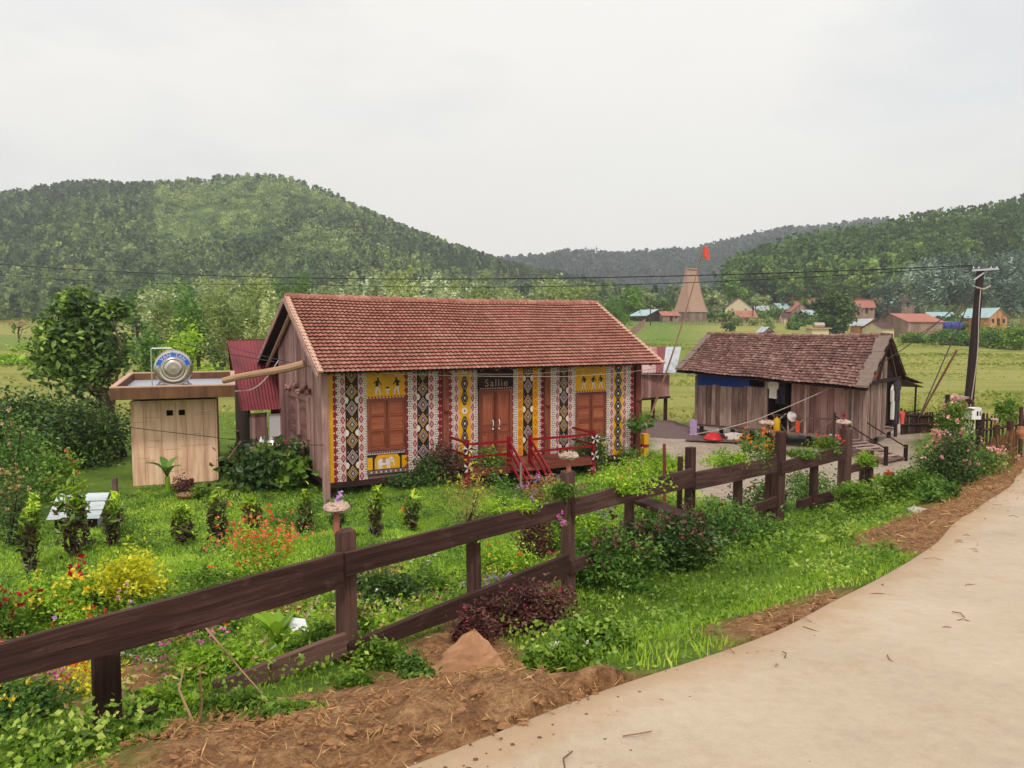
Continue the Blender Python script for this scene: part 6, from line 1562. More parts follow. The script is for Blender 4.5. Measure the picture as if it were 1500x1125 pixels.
def bush(name, label, cat, base, r, n, lsize, mat, g, group=None, clumps=14, flowers=None, stems=6, up=.25, aspect=.5, lift=None, spread=.32, stem_mat=None, tintf=None, kind=None, part='foliage'):
    base = np.asarray(base, float); r = np.asarray(r if not np.isscalar(r) else (r, r, r), float); n = int(n * 1.7)
    o = thing(name, base, label, cat, group); c_ = base + [0, 0, r[2] * .85 if lift is None else lift]
    P, rel, ct = blob_points(g, c_, r, n, clumps, spread, low=-.75); P[:, 2] = np.maximum(P[:, 2], base[2] + .01 + .05 * g.random(n) * r[2])
    t_ = np.clip(.5 * ct + .5 * g.random(n), 0, 1) if tintf is None else tintf(P, rel, ct, g)
    V, Fs, T = leaf_arrays(P, lsize * g.uniform(.6, 1.25, n), t_, g, aspect, up); np_mesh(part, V, Fs, mat, o, tint=T)
    if stems:
        mb = MB()
        for k in range(stems):
            e = P[g.integers(n)]; mid = base + (e - base) * .5 + g.normal(0, .08, 3) * r; s = max(.004, r[2] * .02)
            mb.tube([base + [g.normal(0, .06) * r[0], g.normal(0, .06) * r[1], -.03], mid, e], [s * 1.5, s, s * .5], 5)
        mb.build('stem', stem_mat or BARK, o)
    if flowers:
        for fm, cnt, fs, fn in flowers:
            q = P[np.argsort(-(rel[:, 2] + .9 * np.abs(rel[:, :2]).sum(1) * .3 + g.normal(0, .8, n)))[:cnt * 3]]; q = q[g.permutation(len(q))[:cnt]] + [0, 0, fs * .6]
            
            for qq in ([q] if cnt > 18 else np.split(q, len(q))):
                PP = np.repeat(qq, 7, 0) + g.normal(0, fs * .35, (len(qq) * 7, 3)); V, Fs, T = leaf_arrays(PP, fs * g.uniform(.6, 1.1, len(PP)), g.random(len(PP)), g, .8, .1); np_mesh('blossoms' if cnt > 18 and fn == 'flower' else ('flower' if fn == 'flower' else ('leaves' if 'leaf' in fn else 'sprays')), V, Fs, fm, o, tint=T)
    return o
def tree(name, label, base, height, blobs, n, lsize, mat, g, bark=None, trunk_r=.15, group=None, lean=(0, 0), aspect=.5, up=.1, droop=0.0, clumps=16, limbs=7, trunks=1, spread=.34, cat='tree'):
    """blobs: list of (dx, dy, z centre, rx, ry, rz, share)"""
    base = np.asarray(base, float); o = thing(name, base, label, cat, group); Ps, Ts = [], []; W_ = sum(b[6] for b in blobs)
    for b in blobs:
        m_ = int(n * b[6] / W_); P, rel, ct = blob_points(g, base + [b[0], b[1], b[2]], b[3:6], m_, clumps, spread, .5); Ps.append(P); Ts.append(np.clip(.55 * ct + .45 * g.random(m_), 0, 1))
    P = np.concatenate(Ps); T = np.concatenate(Ts); V, Fs, T = leaf_arrays(P, lsize * g.uniform(.6, 1.3, len(P)), T, g, aspect, up, droop); np_mesh('crown', V, Fs, mat, o, tint=T)
    mb = MB(); zc = np.mean([b[2] for b in blobs]); lo = min(b[2] - b[5] for b in blobs)
    for k in range(trunks):
        s = base + ([g.normal(0, .3 * trunks ** .5), g.normal(0, .3), -.3] if trunks > 1 else [0, 0, -.3]); top = base + [lean[0], lean[1], max(lo + .3, zc * .75)]
        mid = (s + top) / 2 + g.normal(0, .08, 3) * height * .15; mb.tube([s, mid, top], [trunk_r, trunk_r * .75, trunk_r * .5], 7)
        for j in range(max(1, limbs // trunks)):
            e = P[g.integers(len(P))]; f = g.uniform(.35, 1); a = s + (top - s) * f; a = (mid + (top - mid) * (f - .5) * 2) if f > .5 else (s + (mid - s) * f * 2)
            mb.tube([a, (a + e) / 2 + g.normal(0, .05, 3) * height, e], [trunk_r * .4, trunk_r * .25, trunk_r * .08], 5)
    mb.build('trunk', bark or BARK, o); return o
g = np.random.default_rng(21)
L_DARK = leafm('dark_leaf', [(0, rgb((38, 56, 28))), (.45, rgb((58, 84, 36))), (.8, rgb((92, 118, 50))), (1, rgb((136, 154, 78)))], .25, .42, .45, .8)
L_MID = leafm('mid_leaf', [(0, rgb((52, 80, 32))), (.5, rgb((84, 120, 48))), (.85, rgb((124, 156, 68))), (1, rgb((160, 184, 92)))], .3, .5, .35, .8)
L_LIME = leafm('lime_leaf', [(0, rgb((84, 116, 30))), (.5, rgb((136, 172, 40))), (1, rgb((190, 210, 80)))], .35)
L_GREEN = leafm('fresh_leaf', [(0, rgb((54, 78, 24))), (.5, rgb((94, 126, 38))), (.85, rgb((136, 164, 58))), (1, rgb((178, 194, 94)))], .38, .45, .4, 1.2, 0, .45, 1.3)
L_BAMBOO = leafm('bamboo_leaf', [(0, rgb((84, 98, 50))), (.5, rgb((124, 138, 78))), (.85, rgb((160, 170, 114))), (1, rgb((192, 196, 150)))], .3, .45, .4, .15, .5, .35, 1.6)
L_SILVER = leafm('silver_leaf', [(0, rgb((76, 90, 58))), (.5, rgb((116, 128, 88))), (.85, rgb((152, 162, 124))), (1, rgb((188, 194, 166)))], .3, .45, .4, .15, .7, .35, 1.75)
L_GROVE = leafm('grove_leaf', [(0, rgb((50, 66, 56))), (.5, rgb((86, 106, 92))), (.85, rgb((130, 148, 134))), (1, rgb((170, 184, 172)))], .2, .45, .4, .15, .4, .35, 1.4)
L_PINE = leafm('pine_needle', [(0, rgb((44, 64, 34))), (.5, rgb((78, 102, 50))), (.85, rgb((112, 134, 66))), (1, rgb((142, 160, 88)))], .3, .6, .2, .08, .9, .35, 1.75)
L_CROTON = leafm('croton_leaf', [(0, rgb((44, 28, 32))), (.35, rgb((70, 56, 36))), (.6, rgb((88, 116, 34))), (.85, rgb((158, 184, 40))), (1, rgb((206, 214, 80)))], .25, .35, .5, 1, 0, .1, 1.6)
L_YELLOW = leafm('yellow_leaf', [(0, rgb((128, 146, 30))), (.5, rgb((196, 192, 36))), (1, rgb((238, 226, 80)))], .35)
L_BURG = leafm('burgundy_leaf', [(0, rgb((54, 30, 30))), (.45, rgb((92, 54, 50))), (.8, rgb((130, 88, 80))), (1, rgb((104, 116, 56)))], .25, .5, .35, 3, 0, .5)
L_DRY = leafm('dry_plant', [(0, rgb((120, 104, 60))), (.5, rgb((170, 146, 92))), (1, rgb((206, 186, 130)))], .3)
L_DTREE = leafm('glossy_dark_leaf', [(0, rgb((36, 52, 28))), (.45, rgb((62, 86, 36))), (.8, rgb((108, 136, 52))), (1, rgb((160, 180, 84)))], .3, .38, .5, .8, 0, .3, 1.5)
def flower(name, a, b): return leafm(name, [(0, rgb(a)), (1, rgb(b))], .3, .6, .2)
F_RED = flower('red_petal', (196, 40, 30), (240, 96, 60)); F_DRED = flower('dark_red_petal', (120, 14, 36), (180, 30, 56)); F_PINK = flower('pink_petal', (214, 128, 138), (244, 186, 184)); F_MAG = flower('magenta_petal', (180, 70, 140), (222, 130, 190))
F_LILAC = flower('lilac_petal', (164, 110, 190), (206, 160, 220)); F_WHITE = flower('white_petal', (220, 214, 206), (246, 240, 234)); F_CORAL = flower('coral_petal', (222, 100, 70), (240, 150, 110)); F_YEL = flower('yellow_petal', (226, 176, 30), (244, 216, 90)); F_ORG = flower('orange_petal', (220, 90, 24), (246, 140, 60)); F_ROSE = flower('rose_petal', (190, 40, 90), (226, 90, 130))

# ------------------------------------------------------------------ grass and weeds (uncountable)
PFX = np.array([q[:2] for q in PFOOT]); FL = np.concatenate([[PFX[0] + (PFX[0] - PFX[1]) * 1.2], PFX[[0, 1, 3, 5, 7, 9, 11]], [at(1390, 710, 16.4)[:2], at(1470, 690, 18)[:2]]])
def in_dirt(x, y, k=.45):
    m_ = np.zeros(len(x))
    for P, wd in zip(dirt_polys, DIRT_W): m_ = np.maximum(m_, softmask(x, y, P, wd))
    return m_ > k
def scatter(poly, n, g, avoid_dirt=True):
    lo, hi = poly.min(0), poly.max(0); p = g.uniform(lo, hi, (n, 2)); k = inpoly(p[:, 0], p[:, 1], poly); p = p[k]; k = ~inpoly(p[:, 0], p[:, 1], ROAD_P) | (segdist(p[:, 0], p[:, 1], ROAD_P) < .04 * (1 + NZ1(p[:, 0] * 2, p[:, 1] * 2)))
    p = p[k]
    if avoid_dirt: p = p[~in_dirt(p[:, 0], p[:, 1])]
    return np.column_stack([p, H(p[:, 0], p[:, 1])])
def blades(P, h, w_, tint, g, lean=.35):
    n = len(P); a = g.uniform(0, 6.283, n); dx = np.column_stack([np.cos(a), np.sin(a), np.zeros(n)]) * np.asarray(w_)[:, None] * .5; b = g.uniform(0, 6.283, n); L = np.column_stack([np.cos(b), np.sin(b), np.zeros(n)]) * (np.asarray(h) * np.abs(g.normal(0, lean, n)))[:, None]
    Z = np.column_stack([np.zeros(n), np.zeros(n), h]); V = np.stack([P - dx - Z * .05, P + dx - Z * .05, P + Z * .55 + dx * .6 + L * .35, P + Z + L], 1).reshape(-1, 3); return V, np.arange(n * 4).reshape(n, 4), tint
L_GRASS = leafm('grass_blade', [(0, rgb((76, 100, 24))), (.5, rgb((112, 144, 38))), (.85, rgb((152, 178, 60))), (1, rgb((192, 200, 98)))], .4, .5, .3, 1.4, 0, .3, 1.65)
L_FIELD = leafm('field_grass', [(0, rgb((92, 104, 44))), (.5, rgb((136, 146, 66))), (.85, rgb((172, 168, 92))), (1, rgb((190, 170, 118)))], .3, .6, .2, .3)
verge = np.concatenate([FL, EDGE[::-1][1:-2]])
P = scatter(verge, 330000, g); d = np.hypot(P[:, 0], P[:, 1]); keep = g.random(len(P)) < np.clip(9 / d, .25, 1); P = P[keep]; d = d[keep]
pat = .5 + .5 * np.clip(NZ1(P[:, 0], P[:, 1]) * .6, -1, 1); h = (.03 + .045 * pat) * g.uniform(.5, 1.3, len(P)); V, Fs, T = blades(P, h, .006 + .0006 * d, np.clip(.25 + .4 * g.random(len(P)) + .3 * pat, 0, 1), g)
tag(np_mesh('grass', V, Fs, L_GRASS, None, tint=T, loc=P.mean(0)), 'bright green grass of the verge between fence and road', 'grass', kind='stuff')
def shade_fence(p): return segdist(p[:, 0], p[:, 1], FL, False)
P = scatter(verge, 170000, g); d = np.hypot(P[:, 0], P[:, 1]); pat = NZ1(P[:, 0] * .9 + 3, P[:, 1] * .9); keep = (g.random(len(P)) < np.clip(.35 + .45 * pat, .05, 1) * np.clip(9 / d, .3, 1)); P = P[keep]; pat = pat[keep]
P[:, 2] += g.uniform(.01, .15, len(P)) * np.clip(.55 + .6 * pat, .15, 1.5); V, Fs, T = leaf_arrays(P, g.uniform(.025, .06, len(P)) * np.clip(np.hypot(P[:, 0], P[:, 1]) / 6, .8, 1.6), np.clip(.3 + .5 * g.random(len(P)) + .15 * pat, 0, 1), g, .7, .3)
cc_ = scatter(verge, 2600, g); cd = np.hypot(cc_[:, 0], cc_[:, 1]); kk = np.repeat(np.arange(len(cc_)), 70); sc_ = g.uniform(.06, .14, len(cc_)); hc = g.uniform(.05, .17, len(cc_))
P2 = cc_[kk] + np.column_stack([g.normal(0, 1, len(kk)) * sc_[kk], g.normal(0, 1, len(kk)) * sc_[kk], np.abs(g.normal(0, .6, len(kk))) * hc[kk] + .01]); k2 = ~inpoly(P2[:, 0], P2[:, 1], ROAD_P); P2 = P2[k2]; kk = kk[k2]
V2, F2, T2_ = leaf_arrays(P2, g.uniform(.025, .055, len(P2)) * np.clip(np.hypot(P2[:, 0], P2[:, 1]) / 7, .8, 1.5), np.clip(.55 * g.random(len(cc_))[kk] + .5 * g.random(len(kk)), 0, 1), g, .6, .3)
V, Fs, T = np.concatenate([V, V2]), np.concatenate([Fs, F2 + len(V)]), np.concatenate([T, T2_])
tag(np_mesh('weeds', V, Fs, L_GREEN, None, tint=T, loc=P.mean(0)), 'leafy weeds growing through the verge grass', 'weeds', kind='stuff')
lawn = np.concatenate([poly_g([(-60, 980), (-60, 760), (60, 770), (160, 735), (210, 716), (330, 718), (480, 712), (640, 706), (760, 700), (880, 688), (960, 690)]), FL[::-1][3:]])
P = scatter(lawn, 420000, g); d = np.hypot(P[:, 0], P[:, 1]); keep = g.random(len(P)) < np.clip(9 / d, .3, 1); P = P[keep]; d = d[keep]
pat = .5 + .5 * np.clip(NZ1(P[:, 0] * .7, P[:, 1] * .7) * .6, -1, 1); V, Fs, T = blades(P, (.03 + .045 * pat) * g.uniform(.5, 1.3, len(P)) * np.clip(1.3 - d / 40, .7, 1.2), .007 + .0009 * d, np.clip(.3 + .45 * g.random(len(P)) + .25 * pat, 0, 1), g)
tag(np_mesh('grass', V, Fs, L_GRASS, None, tint=T, loc=P.mean(0)), 'short bright lawn grass in front of the painted house', 'grass', kind='stuff')
cc_ = scatter(lawn, 1500, g); kk = np.repeat(np.arange(len(cc_)), 60); sc_ = g.uniform(.06, .22, len(cc_)); hc = g.uniform(.02, .10, len(cc_))
P2 = cc_[kk] + np.column_stack([g.normal(0, 1, len(kk)) * sc_[kk], g.normal(0, 1, len(kk)) * sc_[kk], np.abs(g.normal(0, .6, len(kk))) * hc[kk] + .01])
V, Fs, T = leaf_arrays(P2, g.uniform(.03, .07, len(P2)), np.clip(.6 * g.random(len(cc_))[kk] + .4 * g.random(len(kk)), 0, 1), g, .6, .3); tag(np_mesh('weeds', V, Fs, L_MID, None, tint=T, loc=P2.mean(0)), 'patches of broadleaf weeds in the lawn', 'weeds', kind='stuff')
bed = np.concatenate([FL[:6], (FL[:6] + nrm * 3.2)[::-1]])             # flower bed behind the fence
for (mat_, lab, cnt, sz, hh, ph_) in ((L_GREEN, 'mixed fresh green ground cover of the flower bed', 30000, .055, .22, 1.), (L_LIME, 'pale lime ground cover patches in the flower bed', 13000, .05, .18, 5.), (L_DRY, 'withered tan ground cover in the flower bed', 6000, .05, .2, 9.), (L_BURG, 'dark burgundy ground cover in the flower bed', 5000, .05, .2, 13.)):
    P = scatter(bed, cnt * 2, g); pat = NZ1(P[:, 0] * .8 + ph_, P[:, 1] * .8 - ph_); k = g.random(len(P)) < np.clip(.15 + .6 * pat, .0, 1); P = P[k]; pat = pat[k]; P[:, 2] += g.uniform(0, 1, len(P)) * hh * np.clip(.5 + .5 * pat, .2, 1.2)
    V, Fs, T = leaf_arrays(P, sz * g.uniform(.6, 1.3, len(P)) , np.clip(.2 + .7 * g.random(len(P)), 0, 1), g, .5, .4); tag(np_mesh('ground_cover', V, Fs, mat_, None, tint=T, loc=P.mean(0)), lab, 'ground cover', kind='stuff')
for (lab, X0, X1, Y0, Y1, cnt) in (('rough tufts of grass over the right field', 6, 70, 28, 128, 26000), ('rough tufts of grass over the left field', -75, -14, 27, 130, 20000), ('rough tufts of grass in the middle field', -14, 30, 34, 140, 14000)):
    Y = Y0 + (Y1 - Y0) * g.random(cnt) ** 1.3; X = g.uniform(X0, X1, cnt) * np.where(Y > 60, 1.0, .7); k = ~inpoly(X, Y, yard_poly) & ~inpoly(X, Y, ROAD_P); X, Y = X[k], Y[k]; d = np.hypot(X, Y); pat = NZ3(X * 2.2, Y * 5); k = g.random(len(X)) < np.clip(.4 + .5 * pat, .06, 1); X, Y, d, pat = X[k], Y[k], d[k], pat[k]
    P = np.column_stack([X, Y, H(X, Y)]); V, Fs, T = blades(P, g.uniform(.05, .22, len(P)) * np.clip(.8 + .3 * pat, .3, 1.6), .05 + .004 * d, np.clip(.35 + .5 * g.random(len(P)) - .1 * pat, 0, 1), g, .6); tag(np_mesh('grass', V, Fs, L_FIELD, None, tint=T, loc=P.mean(0)), lab, 'grass', kind='stuff')
# dry roots and straw over the bare earth
sp = []
for P_, n in zip(dirt_polys, (5200, 6500, 250, 200)):
    q = scatter(P_, n * 4, g, False)[:n]; sp.append(q)
P = np.concatenate(sp); P[:, 2] += .05 + g.normal(0, .012, len(P)); n = len(P); dd = np.hypot(P[:, 0], P[:, 1]); V, Fs, T = leaf_arrays(P, g.uniform(.03, .13, n) * np.clip(dd / 7, .7, 1.3), g.random(n), g, .06, .0); tag(np_mesh('straw_litter', V, Fs, STRAW, None, tint=T, loc=P.mean(0)), 'dry roots and straw strewn over the bare earth', 'litter', kind='stuff')
mb = MB()
for q in np.concatenate(sp)[::2]:
    s = g.uniform(.004, .014) * (1.9 if g.random() < .08 else 1); mb.blob(q + [0, 0, s * .2 + .03], (s * g.uniform(.8, 1.5), s, s * .75), 0, g.random(), 5, 4, .45)
tag(mb.build('earth_clods', plain('earth_clod', rgb((150, 110, 76)), .95, var=.5, scale=30)), 'crumbled clods of brown earth on the bank', 'dirt', kind='stuff')

# ------------------------------------------------------------------ plants of the garden
def G_(px, py): return at_g(px, py)
croton_spots = [(45, 842, 24, 84, 'croton bush at the left edge of the lawn'), (110, 815, 26, 84, 'croton bush in front of the grey hutch'), (168, 800, 15, 64, 'slim croton right of the grey hutch'), (264, 798, 17, 46, 'small croton left of the twin croton on the lawn'),
                (319, 800, 20, 74, 'twin-headed croton in the middle of the lawn'), (371, 775, 13, 40, 'compact dark croton behind the red flowering shrub'), (447, 785, 13, 52, 'thin croton left of the nearest stone mushroom'), (553, 786, 13, 60, 'slender croton right of the nearest stone mushroom'), (606, 778, 15, 50, 'croton with yellow tips right of the slender croton')]
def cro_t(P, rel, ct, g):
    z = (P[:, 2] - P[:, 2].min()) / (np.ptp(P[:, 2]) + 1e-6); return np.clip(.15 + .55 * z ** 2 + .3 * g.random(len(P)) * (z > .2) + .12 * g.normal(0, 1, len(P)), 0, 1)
for px, py, rp, hp, lab in croton_spots:
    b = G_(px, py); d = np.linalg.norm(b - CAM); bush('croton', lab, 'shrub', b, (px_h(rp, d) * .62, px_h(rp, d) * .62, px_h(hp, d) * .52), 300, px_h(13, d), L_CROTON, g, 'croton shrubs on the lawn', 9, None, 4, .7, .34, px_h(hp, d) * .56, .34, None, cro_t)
def gbush(px, py, rp, hp, n, ls, mat, label, name='bush', cat='shrub', flowers=None, depth=.8, **k):
    b = G_(px, py); d = np.linalg.norm(b - CAM); r = px_h(rp, d); return bush(name, label, cat, b, (r, r * depth, px_h(hp, d) * .52), n, ls, mat, g, flowers=flowers, **k)
gbush(195, 893, 42, 85, 1500, .06, L_YELLOW, 'bright yellow-green shrub on the lawn behind the nearest rail', 'golden_shrub', clumps=18)
gbush(85, 905, 55, 50, 1300, .06, L_LIME, 'low lime shrub with yellow flowers left of the golden shrub', 'low_shrub', flowers=[(F_YEL, 30, .05, 'flower')])
gbush(225, 915, 60, 45, 1000, .06, L_GREEN, 'low green leafy clump right below the golden shrub', 'leafy_clump')
gbush(130, 885, 30, 42, 500, .06, L_MID, 'dark leafy clump with crimson cockscomb flowers', 'cockscomb', 'flower', [(F_DRED, 5, .11, 'flower')])
gbush(20, 935, 34, 60, 700, .05, L_GREEN, 'leafy clump with crimson flowers at the left edge', 'flower_clump', 'flower', [(F_DRED, 14, .06, 'flower')])
gbush(120, 930, 45, 45, 800, .05, L_LIME, 'pale green clump with small red flowers above the nearest rail', 'flower_clump', 'flower', [(F_RED, 10, .04, 'flower')])
gbush(385, 862, 62, 88, 1700, .05, L_LIME, 'wide shrub covered with coral red blossoms beside the nearest rail', 'blossom_shrub', flowers=[(F_CORAL, 190, .034, 'flower'), (F_RED, 60, .034, 'flower')], spread=.4)
gbush(300, 880, 45, 40, 800, .05, L_GREEN, 'low green clump left of the coral blossom shrub', 'leafy_clump')
gbush(430, 768, 40, 30, 500, .06, L_MID, 'low round green clump on the lawn before the stone mushroom', 'leafy_clump')
gbush(205, 800, 35, 36, 350, .10, L_GREEN, 'arching pale fern right of the slim croton', 'fern', 'fern', aspect=.18)
gbush(540, 820, 25, 40, 300, .09, L_GREEN, 'grassy tuft below the slender croton', 'grass_tuft', 'plant', aspect=.12, up=.8)
gbush(685, 772, 36, 82, 900, .05, L_DRY, 'tall straw-yellow flowering plant rising behind the fence', 'feathery_plant', 'plant', [(F_CORAL, 26, .035, 'flower'), (L_YELLOW, 40, .04, 'seed_head')], up=.9, aspect=.25, spread=.42)
gbush(600, 770, 20, 25, 250, .05, L_LIME, 'small pale plant with orange flowers below the yellow-tipped croton', 'flower_clump', 'flower', [(F_ORG, 8, .05, 'flower')])
for k, (px, py, rp, hp, mat, fl_, lab) in enumerate((
        (740, 760, 44, 66, L_MID, [(F_LILAC, 10, .05, 'flower')], 'leafy clump with a few lilac flowers behind the fence'), (800, 735, 36, 50, L_DRY, [(F_LILAC, 16, .05, 'flower')], 'withered clump with lilac flowers by the porch steps'),
        (880, 735, 46, 44, L_MID, [(F_MAG, 10, .06, 'flower')], 'green clump with magenta flowers right of the stone mushroom'), (850, 690, 18, 45, L_MID, [(F_LILAC, 18, .06, 'flower')], 'lilac phlox behind the middle stone mushroom'),
        (925, 712, 48, 34, L_LIME, [(L_DRY, 60, .04, 'seed_head')], 'lime grass mound spilling over the rail near the house corner'), (975, 695, 30, 34, L_LIME, None, 'low lime clump beside the dark glazed jar'),
        (712, 712, 40, 60, L_MID, [(L_YELLOW, 30, .05, 'young_leaf')], 'shrub with yellow tips in front of the porch railing'), (865, 690, 28, 60, L_DARK, [(F_WHITE, 26, .05, 'flower')], 'dark bush with white flowers below the far window'),
        (905, 682, 26, 40, L_MID, [(F_WHITE, 10, .04, 'flower')], 'green bush at the far end of the painted front'), (635, 708, 30, 46, L_DARK, None, 'dark bush under the painted front left of the porch'), (655, 706, 22, 60, L_BURG, None, 'maroon leaved plant beside the red porch post'),
        (560, 712, 18, 20, L_MID, None, 'low plant under the elephant window'), (600, 712, 30, 18, L_DARK, None, 'low dark plants at the foot of the painted front'))):
    gbush(px, py, rp, hp, 800 if py > 720 else 1500, .055 if py > 720 else .08, mat, lab, 'garden_plant', 'plant', fl_, clumps=14 if py > 720 else 26)
gbush(395, 716, 56, 62, 1100, .22, L_DARK, 'broad dark leafy clump beside the painted house gable', 'broadleaf_clump', 'plant', aspect=.6, droop=None) if False else gbush(395, 716, 56, 62, 1100, .2, L_DARK, 'broad dark leafy clump beside the painted house gable', 'broadleaf_clump', 'plant', aspect=.6, clumps=22)
b = G_(428, 716); bush('broadleaf_clump', 'broad leafy clump with lime leaves against the gable foot', 'plant', b, (.55, .5, .5), 260, .24, L_GREEN, g, None, 10, aspect=.6)
def fronds(name, label, cat, base, n, L, wd, mat, g, stem=0, stem_mat=None, arch=.6, up0=1.1):
    base = np.asarray(base, float); o = thing(name, base, label, cat)
    if stem: mb = MB(); mb.tube([base - [0, 0, .05], base + [0, 0, stem]], [wd * .35, wd * .28], 8); mb.build('stem', stem_mat or L_LIME, o)
    V, Fs, T = [], [], []; m_ = 7
    for k in range(n):
        a = 2 * math.pi * k / n + g.uniform(-.4, .4); el = up0 * g.uniform(.7, 1.15); LL = L * g.uniform(.75, 1.15); dr = np.array([math.cos(a), math.sin(a), 0]); sd = np.array([-dr[1], dr[0], 0]); p = base + [0, 0, stem]; t_ = g.random()
        for j in range(m_):
            s = j / (m_ - 1); e = el - arch * s * 1.6; w2 = wd * math.sin(math.pi * (.12 + .86 * s)) * .5; b0_ = len(V)
            V += [p - sd * w2 + [0, 0, w2 * .4], p, p + sd * w2 + [0, 0, w2 * .4]]
            if j: Fs += [[b0_ - 3, b0_ - 2, b0_ + 1, b0_], [b0_ - 2, b0_ - 1, b0_ + 2, b0_ + 1]]; T += [t_, t_]
            p = p + (dr * math.cos(e) + np.array([0, 0, math.sin(e)])) * LL / (m_ - 1)
    np_mesh('leaf_rosette', np.array(V), np.array(Fs), mat, o, tint=T, smooth=True); return o
fronds('banana_plant', 'young banana plant against the concrete shed wall', 'plant', G_(246, 724), 5, .62, .2, L_MID, g, .45, None, .9, 1.3)
fronds('lettuce_plant', 'big pale green leafy plant behind the nearest rail', 'plant', at(405, 945, 5.9), 8, .34, .11, L_LIME, g, 0, None, .35, 1.25)
gbush(270, 724, 15, 26, 260, .1, L_BURG, 'reddish leafed plant at the shed foot', 'red_plant', 'plant'); gbush(300, 732, 16, 20, 200, .12, L_GREEN, 'pale green leafy plant beside the woven tray', 'leafy_clump'); gbush(315, 742, 10, 12, 90, .1, L_GREEN, 'tiny pale plant right of the woven tray', 'leafy_clump')
for i in range(34):
    s_ = g.uniform(0, 1); j_ = min(int(s_ * 5), 4); f_ = s_ * 5 - j_; q_ = FL[j_] * (1 - f_) + FL[j_ + 1] * f_ + nrm * g.uniform(.35, 3.4); b = G(*q_); r = g.uniform(.13, .32); fm, fs = [(F_RED, .035), (F_MAG, .03), (F_YEL, .03), (F_ORG, .035), (F_LILAC, .03), (F_WHITE, .025), (L_DRY, .03), (F_ROSE, .03)][i % 8]
    bush('flower_clump', 'low clump with %s flowers in the bed just behind the fence' % ('scarlet', 'magenta', 'yellow', 'orange', 'lilac', 'white', 'straw-dry', 'rose')[i % 8], 'flower', b, (r, r, r * g.uniform(.6, 1.2)), 420, .042, [L_MID, L_GREEN, L_LIME, L_DRY, L_GREEN, L_MID, L_YELLOW][i % 7], g, 'mixed clumps in the flower bed', 10, [(fm, 22, fs, 'flower')], 5, .4, spread=.45)
# left side shrubbery
gbush(40, 690, 80, 100, 6000, .14, L_DARK, 'large dark bush at the left edge behind the lawn', 'dark_bush', clumps=34); gbush(118, 680, 58, 84, 5000, .14, L_DARK, 'dark bush below the big dark tree', 'dark_bush', clumps=28)
gbush(30, 768, 42, 130, 1500, .10, L_MID, 'tall flowering bush with pinkish spikes left of the hutch', 'flowering_bush', flowers=[(F_PINK, 18, .05, 'flower')], spread=.4); gbush(82, 735, 30, 80, 900, .11, L_GREEN, 'bright leafy bush between the hutch and the dark bush', 'leafy_bush', flowers=[(F_CORAL, 8, .08, 'flower')])
gbush(15, 800, 32, 90, 900, .08, L_DARK, 'dark shrub with dry flower spikes at the left edge', 'spiky_shrub', flowers=[(L_DRY, 60, .06, 'flower_spike')], spread=.42)
# plants along the fence and in the planter rails
def along(px, py, d, rp, hp, n, ls, mat, label, name='rail_plant', cat='plant', flowers=None, gr=False, **k):
    b = at(px, py, d)
    if gr: b = at_g(px, py); d = float(np.linalg.norm(b - CAM))
    return bush(name, label, cat, b, (px_h(rp, d), px_h(rp, d) * .5, px_h(hp, d) * .52), n, ls, mat, g, flowers=flowers, **k)
along(655, 792, 6.45, 42, 30, 420, .04, L_LIME, 'pale creeper hanging over the rail between the first two mushrooms', 'creeper', lift=-.02); along(745, 752, 7.0, 40, 22, 500, .035, L_LIME, 'small plants growing along the rail before the steps')
along(826, 735, 7.65, 28, 32, 420, .04, L_GREEN, 'leafy creeper round the post with the middle mushroom', 'creeper'); along(820, 770, 7.45, 12, 30, 160, .03, L_MID, 'hanging pink flower spray on the middle post', 'flower_spray', 'flower', [(F_MAG, 24, .03, 'flower')], lift=0)
along(900, 722, 8.4, 60, 26, 700, .045, L_LIME, 'lime fringe of small plants above the third rail', flowers=[(F_ORG, 4, .03, 'flower')]); along(497, 770, 5.55, 20, 42, 260, .03, L_MID, 'wispy plant with lilac flowers behind the nearest mushroom', 'flower_spray', 'flower', [(F_LILAC, 10, .03, 'flower')])
along(1065, 690, 11.3, 36, 40, 900, .05, L_LIME, 'feathery pale plant in the planter left of the leaning mushroom'); along(1105, 690, 11.9, 26, 52, 700, .05, L_GREEN, 'planter plant with orange flowers below the leaning mushroom', flowers=[(F_ORG, 16, .05, 'flower')])
along(1170, 672, 13.0, 26, 20, 450, .05, L_GREEN, 'leafy plants in the planter right of the leaning mushroom'); along(1212, 664, 13.8, 24, 26, 520, .05, L_GREEN, 'bright planter plants with red flowers beside the red-stemmed mushroom', flowers=[(F_RED, 7, .05, 'flower')])
along(1264, 686, 14.6, 20, 26, 420, .05, L_LIME, 'lime plants in the planter below the stairs'); along(1278, 715, 15.1, 18, 22, 300, .05, L_LIME, 'yellowish plants behind the log planter', flowers=[(F_RED, 5, .05, 'flower')]); along(1335, 704, 15.9, 24, 24, 480, .05, L_LIME, 'lime green plants in the last planter'); along(1300, 714, 15.3, 12, 26, 200, .05, L_GREEN, 'plant with red blooms behind the bark post', flowers=[(F_RED, 4, .06, 'flower')])
